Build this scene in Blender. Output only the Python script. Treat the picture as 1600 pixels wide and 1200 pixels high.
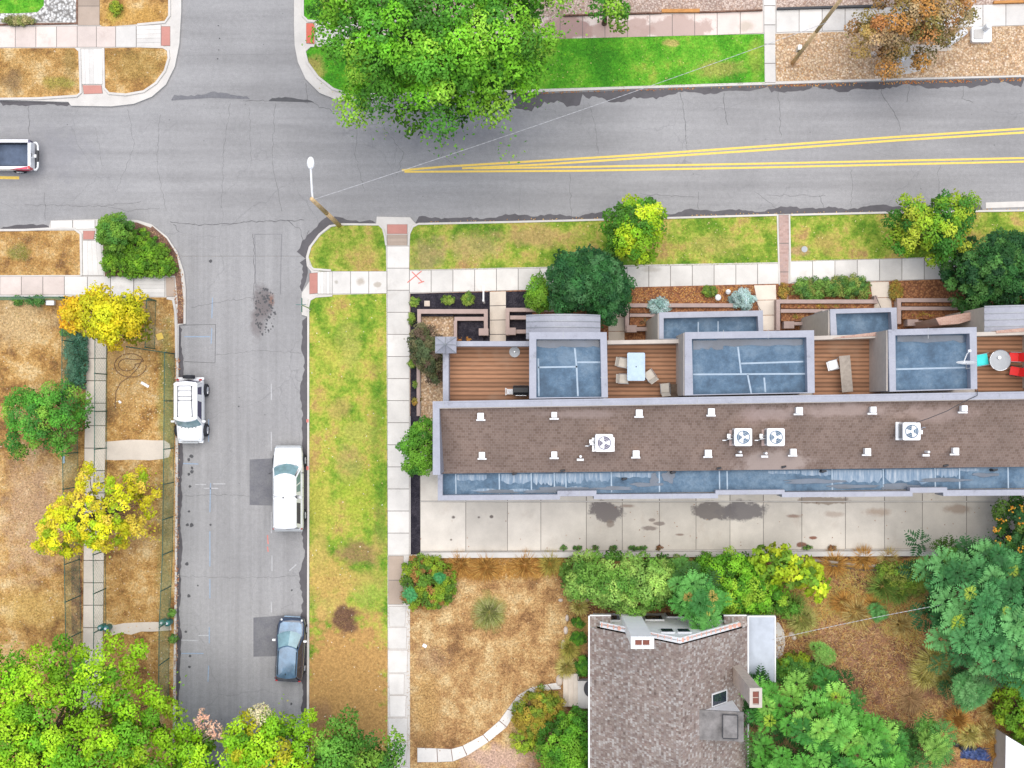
import bpy, math, random
import numpy as np
from mathutils import Vector
R = math.radians
random.seed(7); rng = np.random.default_rng(7)
for o in list(bpy.data.objects): bpy.data.objects.remove(o)
sc = bpy.context.scene
col = sc.collection
# ---------------------------------------------------------------- survey frame: plan units -> metres
CX, CY, S, H = 823.0, 631.0, 25.0, 70.0
def P(px, py, z=0.0):
    k = (H - z) / H / S
    return ((px - CX) * k, -(py - CY) * k, z)
def P2(px, py, z=0.0): return P(px, py, z)[:2]

# ---------------------------------------------------------------- tagging
def tag(o, label=None, cat=None, group=None, kind=None):
    if label: o['label'] = label
    if cat: o['category'] = cat
    if group: o['group'] = group
    if kind: o['kind'] = kind
    return o
def thing(name, label, cat, loc=(0, 0, 0), rz=0.0, group=None):
    o = bpy.data.objects.new(name, None); col.objects.link(o)
    o.empty_display_size = .3
    o.location = loc; o.rotation_euler = (0, 0, rz)
    return tag(o, label, cat, group)
def dup(root, loc, rz=0.0, label=None, group=None):
    r = root.copy(); col.objects.link(r); r.location = loc; r.rotation_euler = (0, 0, rz)
    if label: r['label'] = label
    if group: r['group'] = group
    for ch in list(root.children):
        c = ch.copy(); col.objects.link(c); c.parent = r
        for g in list(ch.children):
            d = g.copy(); col.objects.link(d); d.parent = c
    return r
def wloc(o):
    v = Vector((0, 0, 0))
    while o is not None:
        v += o.location; o = o.parent
    return v

class MB:
    def __init__(s): s.v = []; s.f = []
    def add(s, vs, fs):
        n = len(s.v); s.v += [tuple(p) for p in vs]; s.f += [tuple(i + n for i in f) for f in fs]; return s
    def box(s, x0, x1, y0, y1, z0, z1):
        if x0 > x1: x0, x1 = x1, x0
        if y0 > y1: y0, y1 = y1, y0
        return s.prism([(x0, y0), (x1, y0), (x1, y1), (x0, y1)], z0, z1)
    def prism(s, poly, z0, z1, z1s=None):
        a = sum(poly[i][0] * poly[(i + 1) % len(poly)][1] - poly[(i + 1) % len(poly)][0] * poly[i][1] for i in range(len(poly)))
        if a < 0: poly = poly[::-1]; z1s = z1s[::-1] if z1s else None
        n = len(poly)
        zt = z1s if z1s else [z1] * n
        vs = [(p[0], p[1], z0) for p in poly] + [(p[0], p[1], zt[i]) for i, p in enumerate(poly)]
        fs = [tuple(range(n))[::-1], tuple(range(n, 2 * n))] + [(i, (i + 1) % n, n + (i + 1) % n, n + i) for i in range(n)]
        return s.add(vs, fs)
    def quad(s, a, b, c, d): return s.add([a, b, c, d], [(0, 1, 2, 3)])
    def tube(s, p0, p1, r0, r1=None, n=8, cap=True):
        r1 = r0 if r1 is None else r1
        p0 = Vector(p0); p1 = Vector(p1); d = p1 - p0
        if d.length < 1e-6: return s
        d.normalize(); u = d.orthogonal().normalized(); w = d.cross(u)
        vs = []
        for p, r in ((p0, r0), (p1, r1)):
            for i in range(n):
                a = 2 * math.pi * i / n
                vs.append(p + u * (math.cos(a) * r) + w * (math.sin(a) * r))
        fs = [(i, (i + 1) % n, n + (i + 1) % n, n + i) for i in range(n)]
        if cap: fs += [tuple(range(n))[::-1], tuple(range(n, 2 * n))]
        return s.add(vs, fs)
    def path(s, pts, r, n=6):
        rs = r if isinstance(r, (list, tuple)) else [r] * len(pts)
        for i in range(len(pts) - 1): s.tube(pts[i], pts[i + 1], rs[i], rs[i + 1], n, cap=True)
        return s
    def ball(s, c, rx, ry=None, rz=None, nu=12, nv=8, half=False):
        ry = ry or rx; rz = rz or rx
        vs = []; lo = 0 if half else -math.pi / 2
        for j in range(nv + 1):
            t = lo + (math.pi / 2 - lo) * j / nv
            for i in range(nu):
                a = 2 * math.pi * i / nu
                vs.append((c[0] + rx * math.cos(t) * math.cos(a), c[1] + ry * math.cos(t) * math.sin(a), c[2] + rz * math.sin(t)))
        fs = [(j * nu + i, j * nu + (i + 1) % nu, (j + 1) * nu + (i + 1) % nu, (j + 1) * nu + i) for j in range(nv) for i in range(nu)]
        return s.add(vs, fs)
    def ring(s, outer, inner, zt, zin, zout):
        n = len(outer)
        o = [(p[0], p[1]) for p in outer]; q = [(p[0], p[1]) for p in inner]
        vs = [(p[0], p[1], zout) for p in o] + [(p[0], p[1], zt) for p in o] + [(p[0], p[1], zt) for p in q] + [(p[0], p[1], zin) for p in q]
        fs = []
        for i in range(n):
            j = (i + 1) % n
            fs += [(i, j, n + j, n + i), (n + i, n + j, 2 * n + j, 2 * n + i), (2 * n + i, 2 * n + j, 3 * n + j, 3 * n + i)]
        return s.add(vs, fs)
    def build(s, name, mat, parent=None, smooth=False, world=True):
        me = bpy.data.meshes.new(name)
        off = wloc(parent) if (parent is not None and world) else Vector((0, 0, 0))
        me.from_pydata([(v[0] - off.x, v[1] - off.y, v[2] - off.z) for v in s.v], [], s.f)
        me.materials.append(mat)
        if smooth:
            for p in me.polygons: p.use_smooth = True
        me.validate(); me.update()
        o = bpy.data.objects.new(name, me); col.objects.link(o)
        if parent is not None: o.parent = parent
        return o
def each(mb, name, mat, parent=None, **kw):
    """link every separately added piece of mb as an object of its own"""
    n = len(mb.v); par = list(range(n))
    def find(a):
        while par[a] != a: par[a] = par[par[a]]; a = par[a]
        return a
    for f in mb.f:
        for i in f[1:]: par[find(i)] = find(f[0])
    groups = {}
    for f in mb.f: groups.setdefault(find(f[0]), []).append(f)
    out = []
    for fs in groups.values():
        m = MB(); ids = sorted({i for f in fs for i in f}); mp = {a: k for k, a in enumerate(ids)}
        m.v = [mb.v[i] for i in ids]; m.f = [tuple(mp[i] for i in f) for f in fs]; out.append(m.build(name, mat, parent, **kw))
    return out
def sides(mb, name, mat, parent, **kw):
    for s_ in (-1, 1):
        m = MB(); m.v = mb.v; m.f = [f for f in mb.f if sum(mb.v[i][1] for i in f) * s_ > 0]
        ids = sorted({i for f in m.f for i in f}); mp = {a: k for k, a in enumerate(ids)}; m.v = [mb.v[i] for i in ids]; m.f = [tuple(mp[i] for i in f) for f in m.f]
        m.build(name, mat, parent, **kw)
def rbox(mb, x0, x1, y0, y1, z0, z1, r=.05, n=3):
    pts = []
    for cx, cy, a0 in ((x1 - r, y1 - r, 0), (x0 + r, y1 - r, 90), (x0 + r, y0 + r, 180), (x1 - r, y0 + r, 270)):
        for i in range(n + 1):
            a = R(a0 + 90 * i / n); pts.append((cx + r * math.cos(a), cy + r * math.sin(a)))
    return mb.prism(pts, z0, z1)
def disc(cx, cy, r, n=24): return [(cx + r * math.cos(2 * math.pi * i / n), cy + r * math.sin(2 * math.pi * i / n)) for i in range(n)]

# ---------------------------------------------------------------- materials
def nm(name, rough=.85, spec=.3, metal=0.0):
    m = bpy.data.materials.new(name); m.use_nodes = True
    nt = m.node_tree; b = nt.nodes['Principled BSDF']
    b.inputs['Roughness'].default_value = rough
    b.inputs['Specular IOR Level'].default_value = spec
    b.inputs['Metallic'].default_value = metal
    return m, nt, b
def nd(nt, t, ins=None, **props):
    n = nt.nodes.new(t)
    for k, v in props.items(): setattr(n, k, v)
    if ins:
        for k, v in ins.items():
            if isinstance(v, bpy.types.NodeSocket): nt.links.new(v, n.inputs[k])
            else: n.inputs[k].default_value = v
    return n
def c4(c): return (c[0], c[1], c[2], 1.0)
def pos(nt): return nt.nodes.new('ShaderNodeNewGeometry').outputs['Position']
def noise(nt, vec, scale, detail=4, rough=.6, dist=0.0):
    return nd(nt, 'ShaderNodeTexNoise', {'Vector': vec, 'Scale': scale, 'Detail': detail, 'Roughness': rough, 'Distortion': dist}).outputs['Fac']
def ramp(nt, fac, stops):
    r = nd(nt, 'ShaderNodeValToRGB', {'Fac': fac}); e = r.color_ramp.elements
    while len(e) > 1: e.remove(e[-1])
    e[0].position = stops[0][0]; e[0].color = c4(stops[0][1])
    for p, c in stops[1:]:
        q = e.new(p); q.color = c4(c)
    return r.outputs['Color']
def mix(nt, a, b, fac, mode='MIX'):
    n = nd(nt, 'ShaderNodeMix', data_type='RGBA', blend_type=mode)
    for idx, v in ((6, a), (7, b), (0, fac)):
        if isinstance(v, bpy.types.NodeSocket): nt.links.new(v, n.inputs[idx])
        else: n.inputs[idx].default_value = v if idx == 0 else c4(v)
    return n.outputs[2]
def mth(nt, op, a, b=0.0, clamp=False):
    n = nd(nt, 'ShaderNodeMath', operation=op, use_clamp=clamp)
    for i, v in enumerate((a, b)):
        if isinstance(v, bpy.types.NodeSocket): nt.links.new(v, n.inputs[i])
        else: n.inputs[i].default_value = v
    return n.outputs[0]
def rng_map(nt, v, a, b, c, d):
    return nd(nt, 'ShaderNodeMapRange', {'Value': v, 'From Min': a, 'From Max': b, 'To Min': c, 'To Max': d}).outputs['Result']
def bump(nt, b, h, strength=.4, dist=.03):
    n = nd(nt, 'ShaderNodeBump', {'Height': h, 'Strength': strength, 'Distance': dist}); nt.links.new(n.outputs[0], b.inputs['Normal'])
def spots_in(nt, p, c, spots):
    for s in spots:
        px, py, rx, ry, cc, st = s[:6]; soft = s[6] if len(s) > 6 else .5
        x, y = P2(px, py)
        v = nd(nt, 'ShaderNodeVectorMath', {0: p, 1: (x, y, 0)}, operation='SUBTRACT').outputs[0]
        v = nd(nt, 'ShaderNodeVectorMath', {0: v, 1: (S / rx, S / ry, 0)}, operation='MULTIPLY').outputs[0]
        l = nd(nt, 'ShaderNodeVectorMath', {0: v}, operation='LENGTH').outputs['Value']
        nn = noise(nt, p, 1.1, 6, .7)
        l = mth(nt, 'ADD', l, mth(nt, 'MULTIPLY', mth(nt, 'SUBTRACT', nn, .5), 2.2))
        m = rng_map(nt, l, 1 - soft, 1 + soft * .3, st, 0)
        c = mix(nt, c, cc, m)
    return c
def ground(name, stops, big=.3, small=7, contrast=.35, spots=(), speck=None, rough=.95, bstr=.5, detail=6, fine=28):
    m, nt, b = nm(name, rough, .15)
    p = pos(nt)
    c = ramp(nt, rng_map(nt, noise(nt, p, big, detail, .74), .27, .73, -.05, 1.05), stops)
    c = spots_in(nt, p, c, spots)
    n2 = noise(nt, p, small, 5, .75); n3 = noise(nt, p, fine, 2, .6)
    f = mth(nt, 'MULTIPLY', rng_map(nt, n2, .34, .66, 1 - contrast, 1 + contrast), rng_map(nt, n3, .3, .7, 1 - contrast * .6, 1 + contrast * .6))
    c = mix(nt, c, nd(nt, 'ShaderNodeCombineColor', {0: f, 1: f, 2: f}).outputs[0], 1.0, 'MULTIPLY')
    if speck:
        sc_, col2, th = speck
        vo = nd(nt, 'ShaderNodeTexVoronoi', {'Vector': p, 'Scale': sc_})
        mm = rng_map(nt, vo.outputs['Color'], th, th + .05, 0, 1)
        c = mix(nt, c, col2, mth(nt, 'MULTIPLY', mm, .8))
    nt.links.new(c, b.inputs['Base Color'])
    bump(nt, b, n2, bstr, .05)
    return m
def gravel(name, cols, scale=9, base=(.2, .15, .11)):
    m, nt, b = nm(name, .95, .15); p = pos(nt)
    vo = nd(nt, 'ShaderNodeTexVoronoi', {'Vector': p, 'Scale': scale, 'Randomness': 1.0})
    sp = nd(nt, 'ShaderNodeSeparateColor', {0: vo.outputs['Color']}).outputs[0]
    c = ramp(nt, sp, [(i / (len(cols) - 1), k) for i, k in enumerate(cols)])
    d = rng_map(nt, vo.outputs['Distance'], .35, .75, 0, 1)
    c = mix(nt, c, base, mth(nt, 'MULTIPLY', d, .8))
    n = noise(nt, p, .5, 4); f = rng_map(nt, n, .3, .7, .85, 1.12)
    c = mix(nt, c, nd(nt, 'ShaderNodeCombineColor', {0: f, 1: f, 2: f}).outputs[0], 1.0, 'MULTIPLY')
    nt.links.new(c, b.inputs['Base Color']); bump(nt, b, vo.outputs['Distance'], -.6, .04)
    return m
def simple(name, c, rough=.6, spec=.4, metal=0.0, var=.12, scale=3.0, c2=None, coat=0.0):
    m, nt, b = nm(name, rough, spec, metal)
    p = nt.nodes.new('ShaderNodeTexCoord').outputs['Object']
    n = noise(nt, p, scale, 5, .65)
    a = tuple(x * (1 - var) for x in c); d = c2 or tuple(min(1, x * (1 + var)) for x in c)
    nt.links.new(ramp(nt, n, [(.3, a), (.7, d)]), b.inputs['Base Color'])
    if coat: b.inputs['Coat Weight'].default_value = coat; b.inputs['Coat Roughness'].default_value = .05
    return m
def concrete(name, c, stain=(.3, .25, .21), st=.35, spots=(), var=.1):
    m, nt, b = nm(name, .9, .2); p = pos(nt)
    a = tuple(x * (1 - var) for x in c); d = tuple(x * (1 + var) for x in c)
    cc = ramp(nt, noise(nt, p, .9, 6, .65), [(.3, a), (.7, d)])
    at = nd(nt, 'ShaderNodeAttribute', attribute_name='tint').outputs['Fac']
    f = rng_map(nt, at, 0, 1, .86, 1.06)
    cc = mix(nt, cc, nd(nt, 'ShaderNodeCombineColor', {0: f, 1: f, 2: f}).outputs[0], 1.0, 'MULTIPLY')
    s = rng_map(nt, noise(nt, p, .5, 8, .75, .4), .56, .75, 0, st)
    cc = mix(nt, cc, stain, s)
    cc = spots_in(nt, p, cc, spots)
    n3 = noise(nt, p, 30, 2); f = rng_map(nt, n3, .2, .8, .92, 1.08)
    cc = mix(nt, cc, nd(nt, 'ShaderNodeCombineColor', {0: f, 1: f, 2: f}).outputs[0], 1.0, 'MULTIPLY')
    nt.links.new(cc, b.inputs['Base Color']); bump(nt, b, n3, .2, .01)
    return m
def asphalt(name, c=(.29, .286, .288), spots=()):
    m, nt, b = nm(name, .88, .25); p = pos(nt)
    cc = ramp(nt, noise(nt, p, .18, 7, .62, .3), [(.3, tuple(x * .9 for x in c)), (.5, c), (.72, tuple(x * 1.1 for x in c))])
    # wheel-track streaks along the main street and along the side street
    st = nd(nt, 'ShaderNodeVectorMath', {0: p, 1: (.05, .9, 0)}, operation='MULTIPLY').outputs[0]
    f1 = rng_map(nt, noise(nt, st, 1.0, 5, .65), .36, .64, .88, 1.08)
    st2 = nd(nt, 'ShaderNodeVectorMath', {0: p, 1: (1.9, .05, 0)}, operation='MULTIPLY').outputs[0]
    f2 = rng_map(nt, noise(nt, st2, 1.0, 5, .65), .36, .64, .9, 1.08)
    y = nd(nt, 'ShaderNodeSeparateXYZ', {0: p}).outputs[1]
    w = rng_map(nt, y, 10.5, 12.5, 0, 1)
    f = mth(nt, 'ADD', mth(nt, 'MULTIPLY', f1, w), mth(nt, 'MULTIPLY', f2, mth(nt, 'SUBTRACT', 1.0, w)))
    n3 = noise(nt, p, 22, 3, .8); n4 = noise(nt, p, 4, 5, .7)
    f = mth(nt, 'MULTIPLY', f, rng_map(nt, n3, .3, .7, .8, 1.2)); f = mth(nt, 'MULTIPLY', f, rng_map(nt, n4, .34, .66, .93, 1.07))
    cc = mix(nt, cc, nd(nt, 'ShaderNodeCombineColor', {0: f, 1: f, 2: f}).outputs[0], 1.0, 'MULTIPLY')
    cc = spots_in(nt, p, cc, spots)
    # hairline cracking
    dv = nd(nt, 'ShaderNodeVectorMath', {0: p, 1: nd(nt, 'ShaderNodeTexNoise', {'Vector': p, 'Scale': .9, 'Detail': 4.0}).outputs['Color']}, operation='ADD').outputs[0]
    vo = nd(nt, 'ShaderNodeTexVoronoi', {'Vector': dv, 'Scale': .21}, feature='DISTANCE_TO_EDGE').outputs['Distance']
    k = mth(nt, 'MULTIPLY', rng_map(nt, vo, 0, .006, .3, 0), rng_map(nt, noise(nt, p, .15, 2), .42, .6, 0, 1))
    cc = mix(nt, cc, (.09, .09, .1), k)
    sp = nd(nt, 'ShaderNodeTexVoronoi', {'Vector': p, 'Scale': 1.1})
    k = mth(nt, 'MULTIPLY', rng_map(nt, sp.outputs['Distance'], .02, .05, 1, 0), rng_map(nt, noise(nt, p, .4, 1), .5, .52, 0, .7))
    cc = mix(nt, cc, (.05, .05, .055), k)
    nt.links.new(cc, b.inputs['Base Color']); bump(nt, b, n3, .25, .01)
    return m
def foliage_mat(name, trans=.28, rough=.55):
    m, nt, b = nm(name, rough, .25)
    at = nd(nt, 'ShaderNodeAttribute', attribute_name='Col').outputs['Color']
    p = pos(nt); f = rng_map(nt, noise(nt, p, 9, 2), .3, .7, .9, 1.1)
    c = mix(nt, at, nd(nt, 'ShaderNodeCombineColor', {0: f, 1: f, 2: f}).outputs[0], 1.0, 'MULTIPLY')
    nt.links.new(c, b.inputs['Base Color'])
    t = nd(nt, 'ShaderNodeBsdfTranslucent', {'Color': c}); out = nt.nodes['Material Output']
    mx = nd(nt, 'ShaderNodeMixShader', {0: trans, 1: b.outputs[0], 2: t.outputs[0]})
    nt.links.new(mx.outputs[0], out.inputs[0])
    return m
def shingle(name, cols, sx, sy, mortar, rot=0.0, msz=.04, spots=(), vert=False, bright=.0):
    m, nt, b = nm(name, .92, .15); p = pos(nt)
    mp = nd(nt, 'ShaderNodeMapping', {'Vector': p, 'Rotation': (0, 0, R(90) if vert else R(rot))}).outputs[0]
    v = nd(nt, 'ShaderNodeVectorMath', {0: mp, 1: (1 / sx, 1 / sy, 0)}, operation='MULTIPLY').outputs[0]
    br = nd(nt, 'ShaderNodeTexBrick', {'Vector': v, 'Color1': (0, 0, 0, 1), 'Color2': (1, 1, 1, 1), 'Mortar': (.5, .5, .5, 1), 'Scale': 1.0, 'Mortar Size': msz, 'Brick Width': 1.0, 'Row Height': 1.0, 'Bias': 0.0, 'Mortar Smooth': .3})
    br.offset = .5
    sp = nd(nt, 'ShaderNodeSeparateColor', {0: br.outputs['Color']}).outputs[0]
    wn = nd(nt, 'ShaderNodeTexWhiteNoise', {'Vector': nd(nt, 'ShaderNodeVectorMath', {0: v}, operation='FLOOR').outputs[0]}).outputs['Value']
    fac = mth(nt, 'ADD', mth(nt, 'MULTIPLY', sp, .65), mth(nt, 'MULTIPLY', wn, .35))
    c = ramp(nt, fac, [(i / (len(cols) - 1), k) for i, k in enumerate(cols)])
    c = mix(nt, c, mortar, mth(nt, 'MULTIPLY', br.outputs['Fac'], .75))
    f = rng_map(nt, noise(nt, p, .5, 5, .65), .3, .7, .86, 1.14)
    f = mth(nt, 'MULTIPLY', f, rng_map(nt, noise(nt, p, 18, 3, .8), .25, .75, .88, 1.12))
    c = mix(nt, c, nd(nt, 'ShaderNodeCombineColor', {0: f, 1: f, 2: f}).outputs[0], 1.0, 'MULTIPLY')
    c = spots_in(nt, p, c, spots)
    nt.links.new(c, b.inputs['Base Color']); bump(nt, b, br.outputs['Fac'], -.5, .02)
    return m
def boards(name, c, gap, w, gapc=.35):
    m, nt, b = nm(name, .75, .3); p = pos(nt)
    y = nd(nt, 'ShaderNodeSeparateXYZ', {0: p}).outputs[1]
    t = mth(nt, 'DIVIDE', y, w); fr = mth(nt, 'FRACT', t)
    wn = nd(nt, 'ShaderNodeTexWhiteNoise', {'W': mth(nt, 'FLOOR', t)}, noise_dimensions='1D').outputs['Value']
    st = nd(nt, 'ShaderNodeVectorMath', {0: p, 1: (1.2, 14, 0)}, operation='MULTIPLY').outputs[0]
    n = noise(nt, st, 1.0, 5, .65)
    f = mth(nt, 'MULTIPLY', rng_map(nt, wn, 0, 1, .8, 1.15), rng_map(nt, n, .3, .7, .85, 1.15))
    g = rng_map(nt, mth(nt, 'ABSOLUTE', mth(nt, 'SUBTRACT', fr, .5)), .2, .42, 1, gapc)
    f = mth(nt, 'MULTIPLY', f, g)
    cc = mix(nt, c, nd(nt, 'ShaderNodeCombineColor', {0: f, 1: f, 2: f}).outputs[0], 1.0, 'MULTIPLY')
    w2 = rng_map(nt, noise(nt, p, .35, 4), .55, .68, 0, .35)
    cc = mix(nt, cc, (.34, .24, .17), w2)
    nt.links.new(cc, b.inputs['Base Color'])
    return m

G1 = (.075, .19, .02); G2 = (.17, .30, .03); GY = (.34, .36, .06); GB = (.42, .30, .12); GBR = (.26, .16, .09)
M = {}
M['asphalt'] = asphalt('asphalt road', spots=[(412, 475, 17, 30, (.14, .12, .12), .85, .5), (402, 505, 12, 26, (.17, .15, .15), .7, .5), (425, 468, 6, 12, (.2, .1, .07), .75), (60, 240, 90, 46, (.19, .19, .215), .35), (700, 205, 150, 30, (.15, .15, .17), .45, .8), (420, 1180, 150, 70, (.13, .13, .15), .4)])  # broad soft spots paint the shade of the trees and the pickup
M['wet'] = simple('wet asphalt', (.075, .07, .078), .55, .4, var=.22, scale=1.5)
M['patch'] = ground('asphalt patch', [(.3, (.15, .15, .165)), (.7, (.18, .18, .19))], 1.0, 9, .12, bstr=.2)
M['tar'] = simple('bitumen crack seal', (.08, .08, .085), .7, .3)
M['lawn'] = ground('green lawn', [(.25, (.045, .2, .015)), (.45, (.075, .29, .018)), (.65, (.14, .37, .03)), (.85, (.26, .36, .05))], .35, 7, .4,
    spots=[(1125, 110, 45, 14, (.33, .3, .08), .7), (1050, 68, 14, 6, (.5, .33, .14), .7), (495, 108, 16, 22, (.42, .28, .1), .6), (1180, 95, 14, 40, (.3, .32, .06), .5)])
M['lawn2'] = ground('patchy lawn', [(.25, (.10, .21, .02)), (.42, (.2, .29, .035)), (.53, (.31, .36, .06)), (.64, (.4, .35, .085)), (.8, (.38, .24, .1))], .42, 6, .3,
    spots=[(670, 400, 30, 30, (.32, .24, .12), .7), (740, 385, 50, 24, (.42, .3, .14), .6), (840, 370, 60, 18, (.42, .27, .12), .75), (1115, 385, 50, 20, (.36, .27, .1), .4),
           (1290, 380, 22, 18, (.42, .28, .1), .7), (1250, 392, 16, 10, (.4, .24, .14), .8), (570, 405, 25, 25, (.42, .3, .1), .5), (1530, 390, 26, 30, (.45, .34, .08), .5)])
M['lawn3'] = ground('verge lawn turning to straw', [(.25, (.10, .22, .02)), (.42, (.21, .31, .035)), (.53, (.32, .37, .055)), (.66, (.42, .37, .08)), (.82, (.38, .25, .09))], .36, 6, .3,
    spots=[(545, 1100, 78, 175, (.42, .25, .09), 1.0, .25), (575, 925, 36, 30, (.27, .35, .06), .8), (515, 940, 35, 30, (.46, .33, .11), .7), (512, 905, 42, 45, (.48, .32, .1), .85), (565, 862, 42, 20, (.26, .16, .08), .85), (540, 968, 24, 23, (.12, .065, .045), .95, .4),
           (500, 790, 20, 60, (.46, .4, .08), .7), (560, 780, 30, 40, (.3, .38, .04), .6), (560, 680, 30, 22, (.44, .4, .1), .6), (590, 850, 14, 26, (.44, .32, .1), .6), (520, 560, 22, 30, (.4, .4, .07), .6), (548, 905, 60, 20, (.46, .32, .1), .6), (545, 545, 20, 45, (.42, .38, .1), .6), (530, 640, 22, 18, (.45, .3, .11), .6), (500, 860, 18, 35, (.45, .34, .1), .7), (500, 1120, 25, 28, (.24, .14, .08), .6), (545, 720, 25, 30, (.32, .25, .1), .5), (590, 640, 12, 90, (.08, .2, .02), .5), (595, 800, 10, 60, (.08, .2, .02), .6)])
M['dry'] = ground('dry straw lawn', [(.2, (.19, .1, .04)), (.4, (.36, .2, .065)), (.58, (.47, .29, .11)), (.8, (.57, .42, .22))], .6, 8, .42, speck=(9, (.7, .58, .42), .93),
    spots=[(20, 130, 18, 22, (.2, .14, .08), .7), (110, 100, 12, 40, (.2, .15, .05), .5), (95, 130, 30, 12, (.25, .3, .05), .5), (30, 395, 20, 14, (.14, .16, .03), .8), (215, 100, 40, 30, (.26, .2, .06), .4),
           (30, 500, 60, 45, (.5, .37, .2), .7), (50, 800, 50, 120, (.42, .29, .2), .6), (200, 820, 30, 60, (.24, .14, .07), .6), (50, 950, 60, 35, (.5, .34, .11), .6), (215, 520, 50, 30, (.36, .19, .08), .5), (200, 570, 40, 80, (.42, .28, .12), .5),
           (260, 620, 14, 120, (.2, .23, .06), .6), (258, 860, 14, 200, (.26, .22, .08), .5), (180, 24, 14, 14, (.35, .4, .05), .6), (205, 25, 60, 20, (.46, .27, .07), .6)])
M['yard'] = ground('dry yard grass', [(.2, (.19, .1, .045)), (.4, (.35, .2, .085)), (.58, (.45, .29, .13)), (.8, (.54, .4, .21))], .55, 9, .48,
    spots=[(765, 955, 28, 28, (.3, .33, .09), .8), (760, 890, 110, 14, (.5, .28, .06), .8), (675, 1030, 30, 25, (.28, .18, .11), .5), (780, 1185, 60, 25, (.48, .33, .26), .8), (665, 1100, 22, 60, (.46, .29, .11), .6)])
M['wild'] = ground('straw and bare earth', [(.2, (.11, .05, .032)), (.42, (.21, .105, .06)), (.58, (.33, .18, .085)), (.8, (.48, .32, .12))], .6, 10, .55,
    spots=[(1320, 1010, 70, 60, (.3, .17, .1), .8), (1400, 1070, 60, 50, (.24, .13, .08), .8), (1340, 940, 80, 20, (.45, .27, .09), .6), (1540, 1150, 60, 50, (.45, .22, .07), .7), (900, 985, 22, 50, (.42, .3, .08), .5), (1330, 880, 110, 8, (.48, .24, .06), .8)])
M['gravel_tan'] = gravel('tan rock mulch', [(.36, .24, .15), (.55, .4, .25), (.66, .52, .36), (.5, .3, .16), (.75, .62, .48)], 9, (.28, .18, .11))
M['gravel_pink'] = gravel('pink grey gravel', [(.36, .26, .22), (.5, .4, .34), (.6, .5, .43), (.4, .27, .2)], 10, (.22, .15, .12))
M['gravel_white'] = gravel('white river rock', [(.3, .29, .28), (.7, .7, .68), (.5, .48, .45), (.85, .85, .83)], 7, (.12, .11, .1))
M['mulch_black'] = ground('black mulch', [(.3, (.022, .02, .028)), (.7, (.045, .04, .05))], 2, 14, .5)
M['mulch_red'] = gravel('red bark mulch', [(.2, .08, .04), (.36, .16, .07), (.45, .22, .1), (.26, .11, .06)], 9, (.14, .06, .035))
M['soil'] = ground('brown soil', [(.3, (.13, .075, .055)), (.7, (.24, .14, .1))], 1, 9, .35)
M['pavement'] = concrete('pavement concrete', (.655, .63, .595), spots=[(563, 440, 8, 7, (.33, .27, .2), .6, .4), (591, 445, 6, 4, (.33, .27, .2), .6, .4), (1015, 421, 16, 5, (.38, .35, .3), .6), (526, 441, 3, 3, (.3, .27, .22), .6)])
M['pavement_pink'] = concrete('old pink pavement', (.64, .55, .5), (.34, .22, .19), .5, spots=[(885, 45, 40, 26, (.33, .21, .19), .9, .2), (945, 48, 26, 17, (.42, .28, .24), .8, .2), (985, 45, 34, 18, (.42, .29, .25), .8, .2), (1060, 46, 60, 20, (.43, .31, .27), .8, .2), (1165, 42, 12, 10, (.42, .36, .28), .6)])
M['path_old'] = concrete('weathered path', (.7, .62, .53), (.42, .33, .25), .4)
M['path_tan'] = concrete('tan slab', (.4, .32, .26), (.3, .22, .17), .5)
M['kerb'] = concrete('kerb concrete', (.66, .63, .59), (.32, .26, .22), .55)
M['drive'] = concrete('driveway concrete', (.63, .585, .52), (.4, .31, .24), .4, spots=[
    (948, 800, 26, 16, (.18, .16, .155), .95, .2), (953, 818, 6, 7, (.24, .2, .17), .8, .3), (980, 790, 12, 3, (.3, .23, .19), .8), (1015, 825, 13, 4, (.22, .18, .16), .8, .3), (1030, 818, 9, 3, (.22, .18, .16), .8, .3), (1018, 812, 5, 2.5, (.22, .18, .16), .8, .3),
    (1114, 798, 38, 13, (.19, .17, .16), .95, .2), (1158, 799, 40, 15, (.18, .165, .165), .92, .25), (1062, 835, 8, 2, (.24, .17, .14), .8), (1238, 806, 12, 3, (.26, .17, .13), .8), (1305, 803, 20, 5, (.4, .31, .25), .6), (1370, 800, 22, 7, (.4, .3, .23), .7), (1495, 795, 26, 7, (.36, .27, .21), .7), (1575, 820, 30, 50, (.3, .27, .23), .8, .7), (1285, 782, 40, 6, (.28, .22, .17), .8, .2),
    (1270, 840, 8, 3, (.22, .08, .05), .9, .3), (1252, 851, 9, 4, (.2, .08, .05), .9, .3), (709, 808, 3, 2.5, (.12, .1, .09), .9), (748, 808, 3, 2.5, (.12, .1, .09), .9), (768, 807, 3, 2.5, (.12, .1, .09), .9), (705, 843, 2, 2, (.15, .12, .1), .9)])
M['ramp'] = concrete('red tactile ramp', (.5, .24, .2), (.55, .42, .38), .7)
M['ramp_bright'] = concrete('bright red tactile ramp', (.62, .16, .11), (.55, .3, .25), .3)
M['brickpath'] = shingle('pink brick paving', [(.36, .24, .21), (.46, .32, .28), (.4, .29, .27)], .25, .12, (.34, .28, .25), msz=.04)
M['paint_yellow'] = simple('yellow road paint', (.78, .55, .12), .7, .3, var=.1, scale=6)
M['paint_white'] = simple('worn white survey paint', (.42, .42, .43), .8, .2, var=.2, scale=8)
M['paint_blue'] = simple('blue survey paint', (.27, .345, .45), .8, .2, var=.15, scale=8)
M['paint_red'] = simple('red survey paint', (.62, .2, .17), .8, .2, var=.2, scale=8)
M['joint'] = simple('dark joint', (.2, .18, .165), .9, .1)
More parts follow.
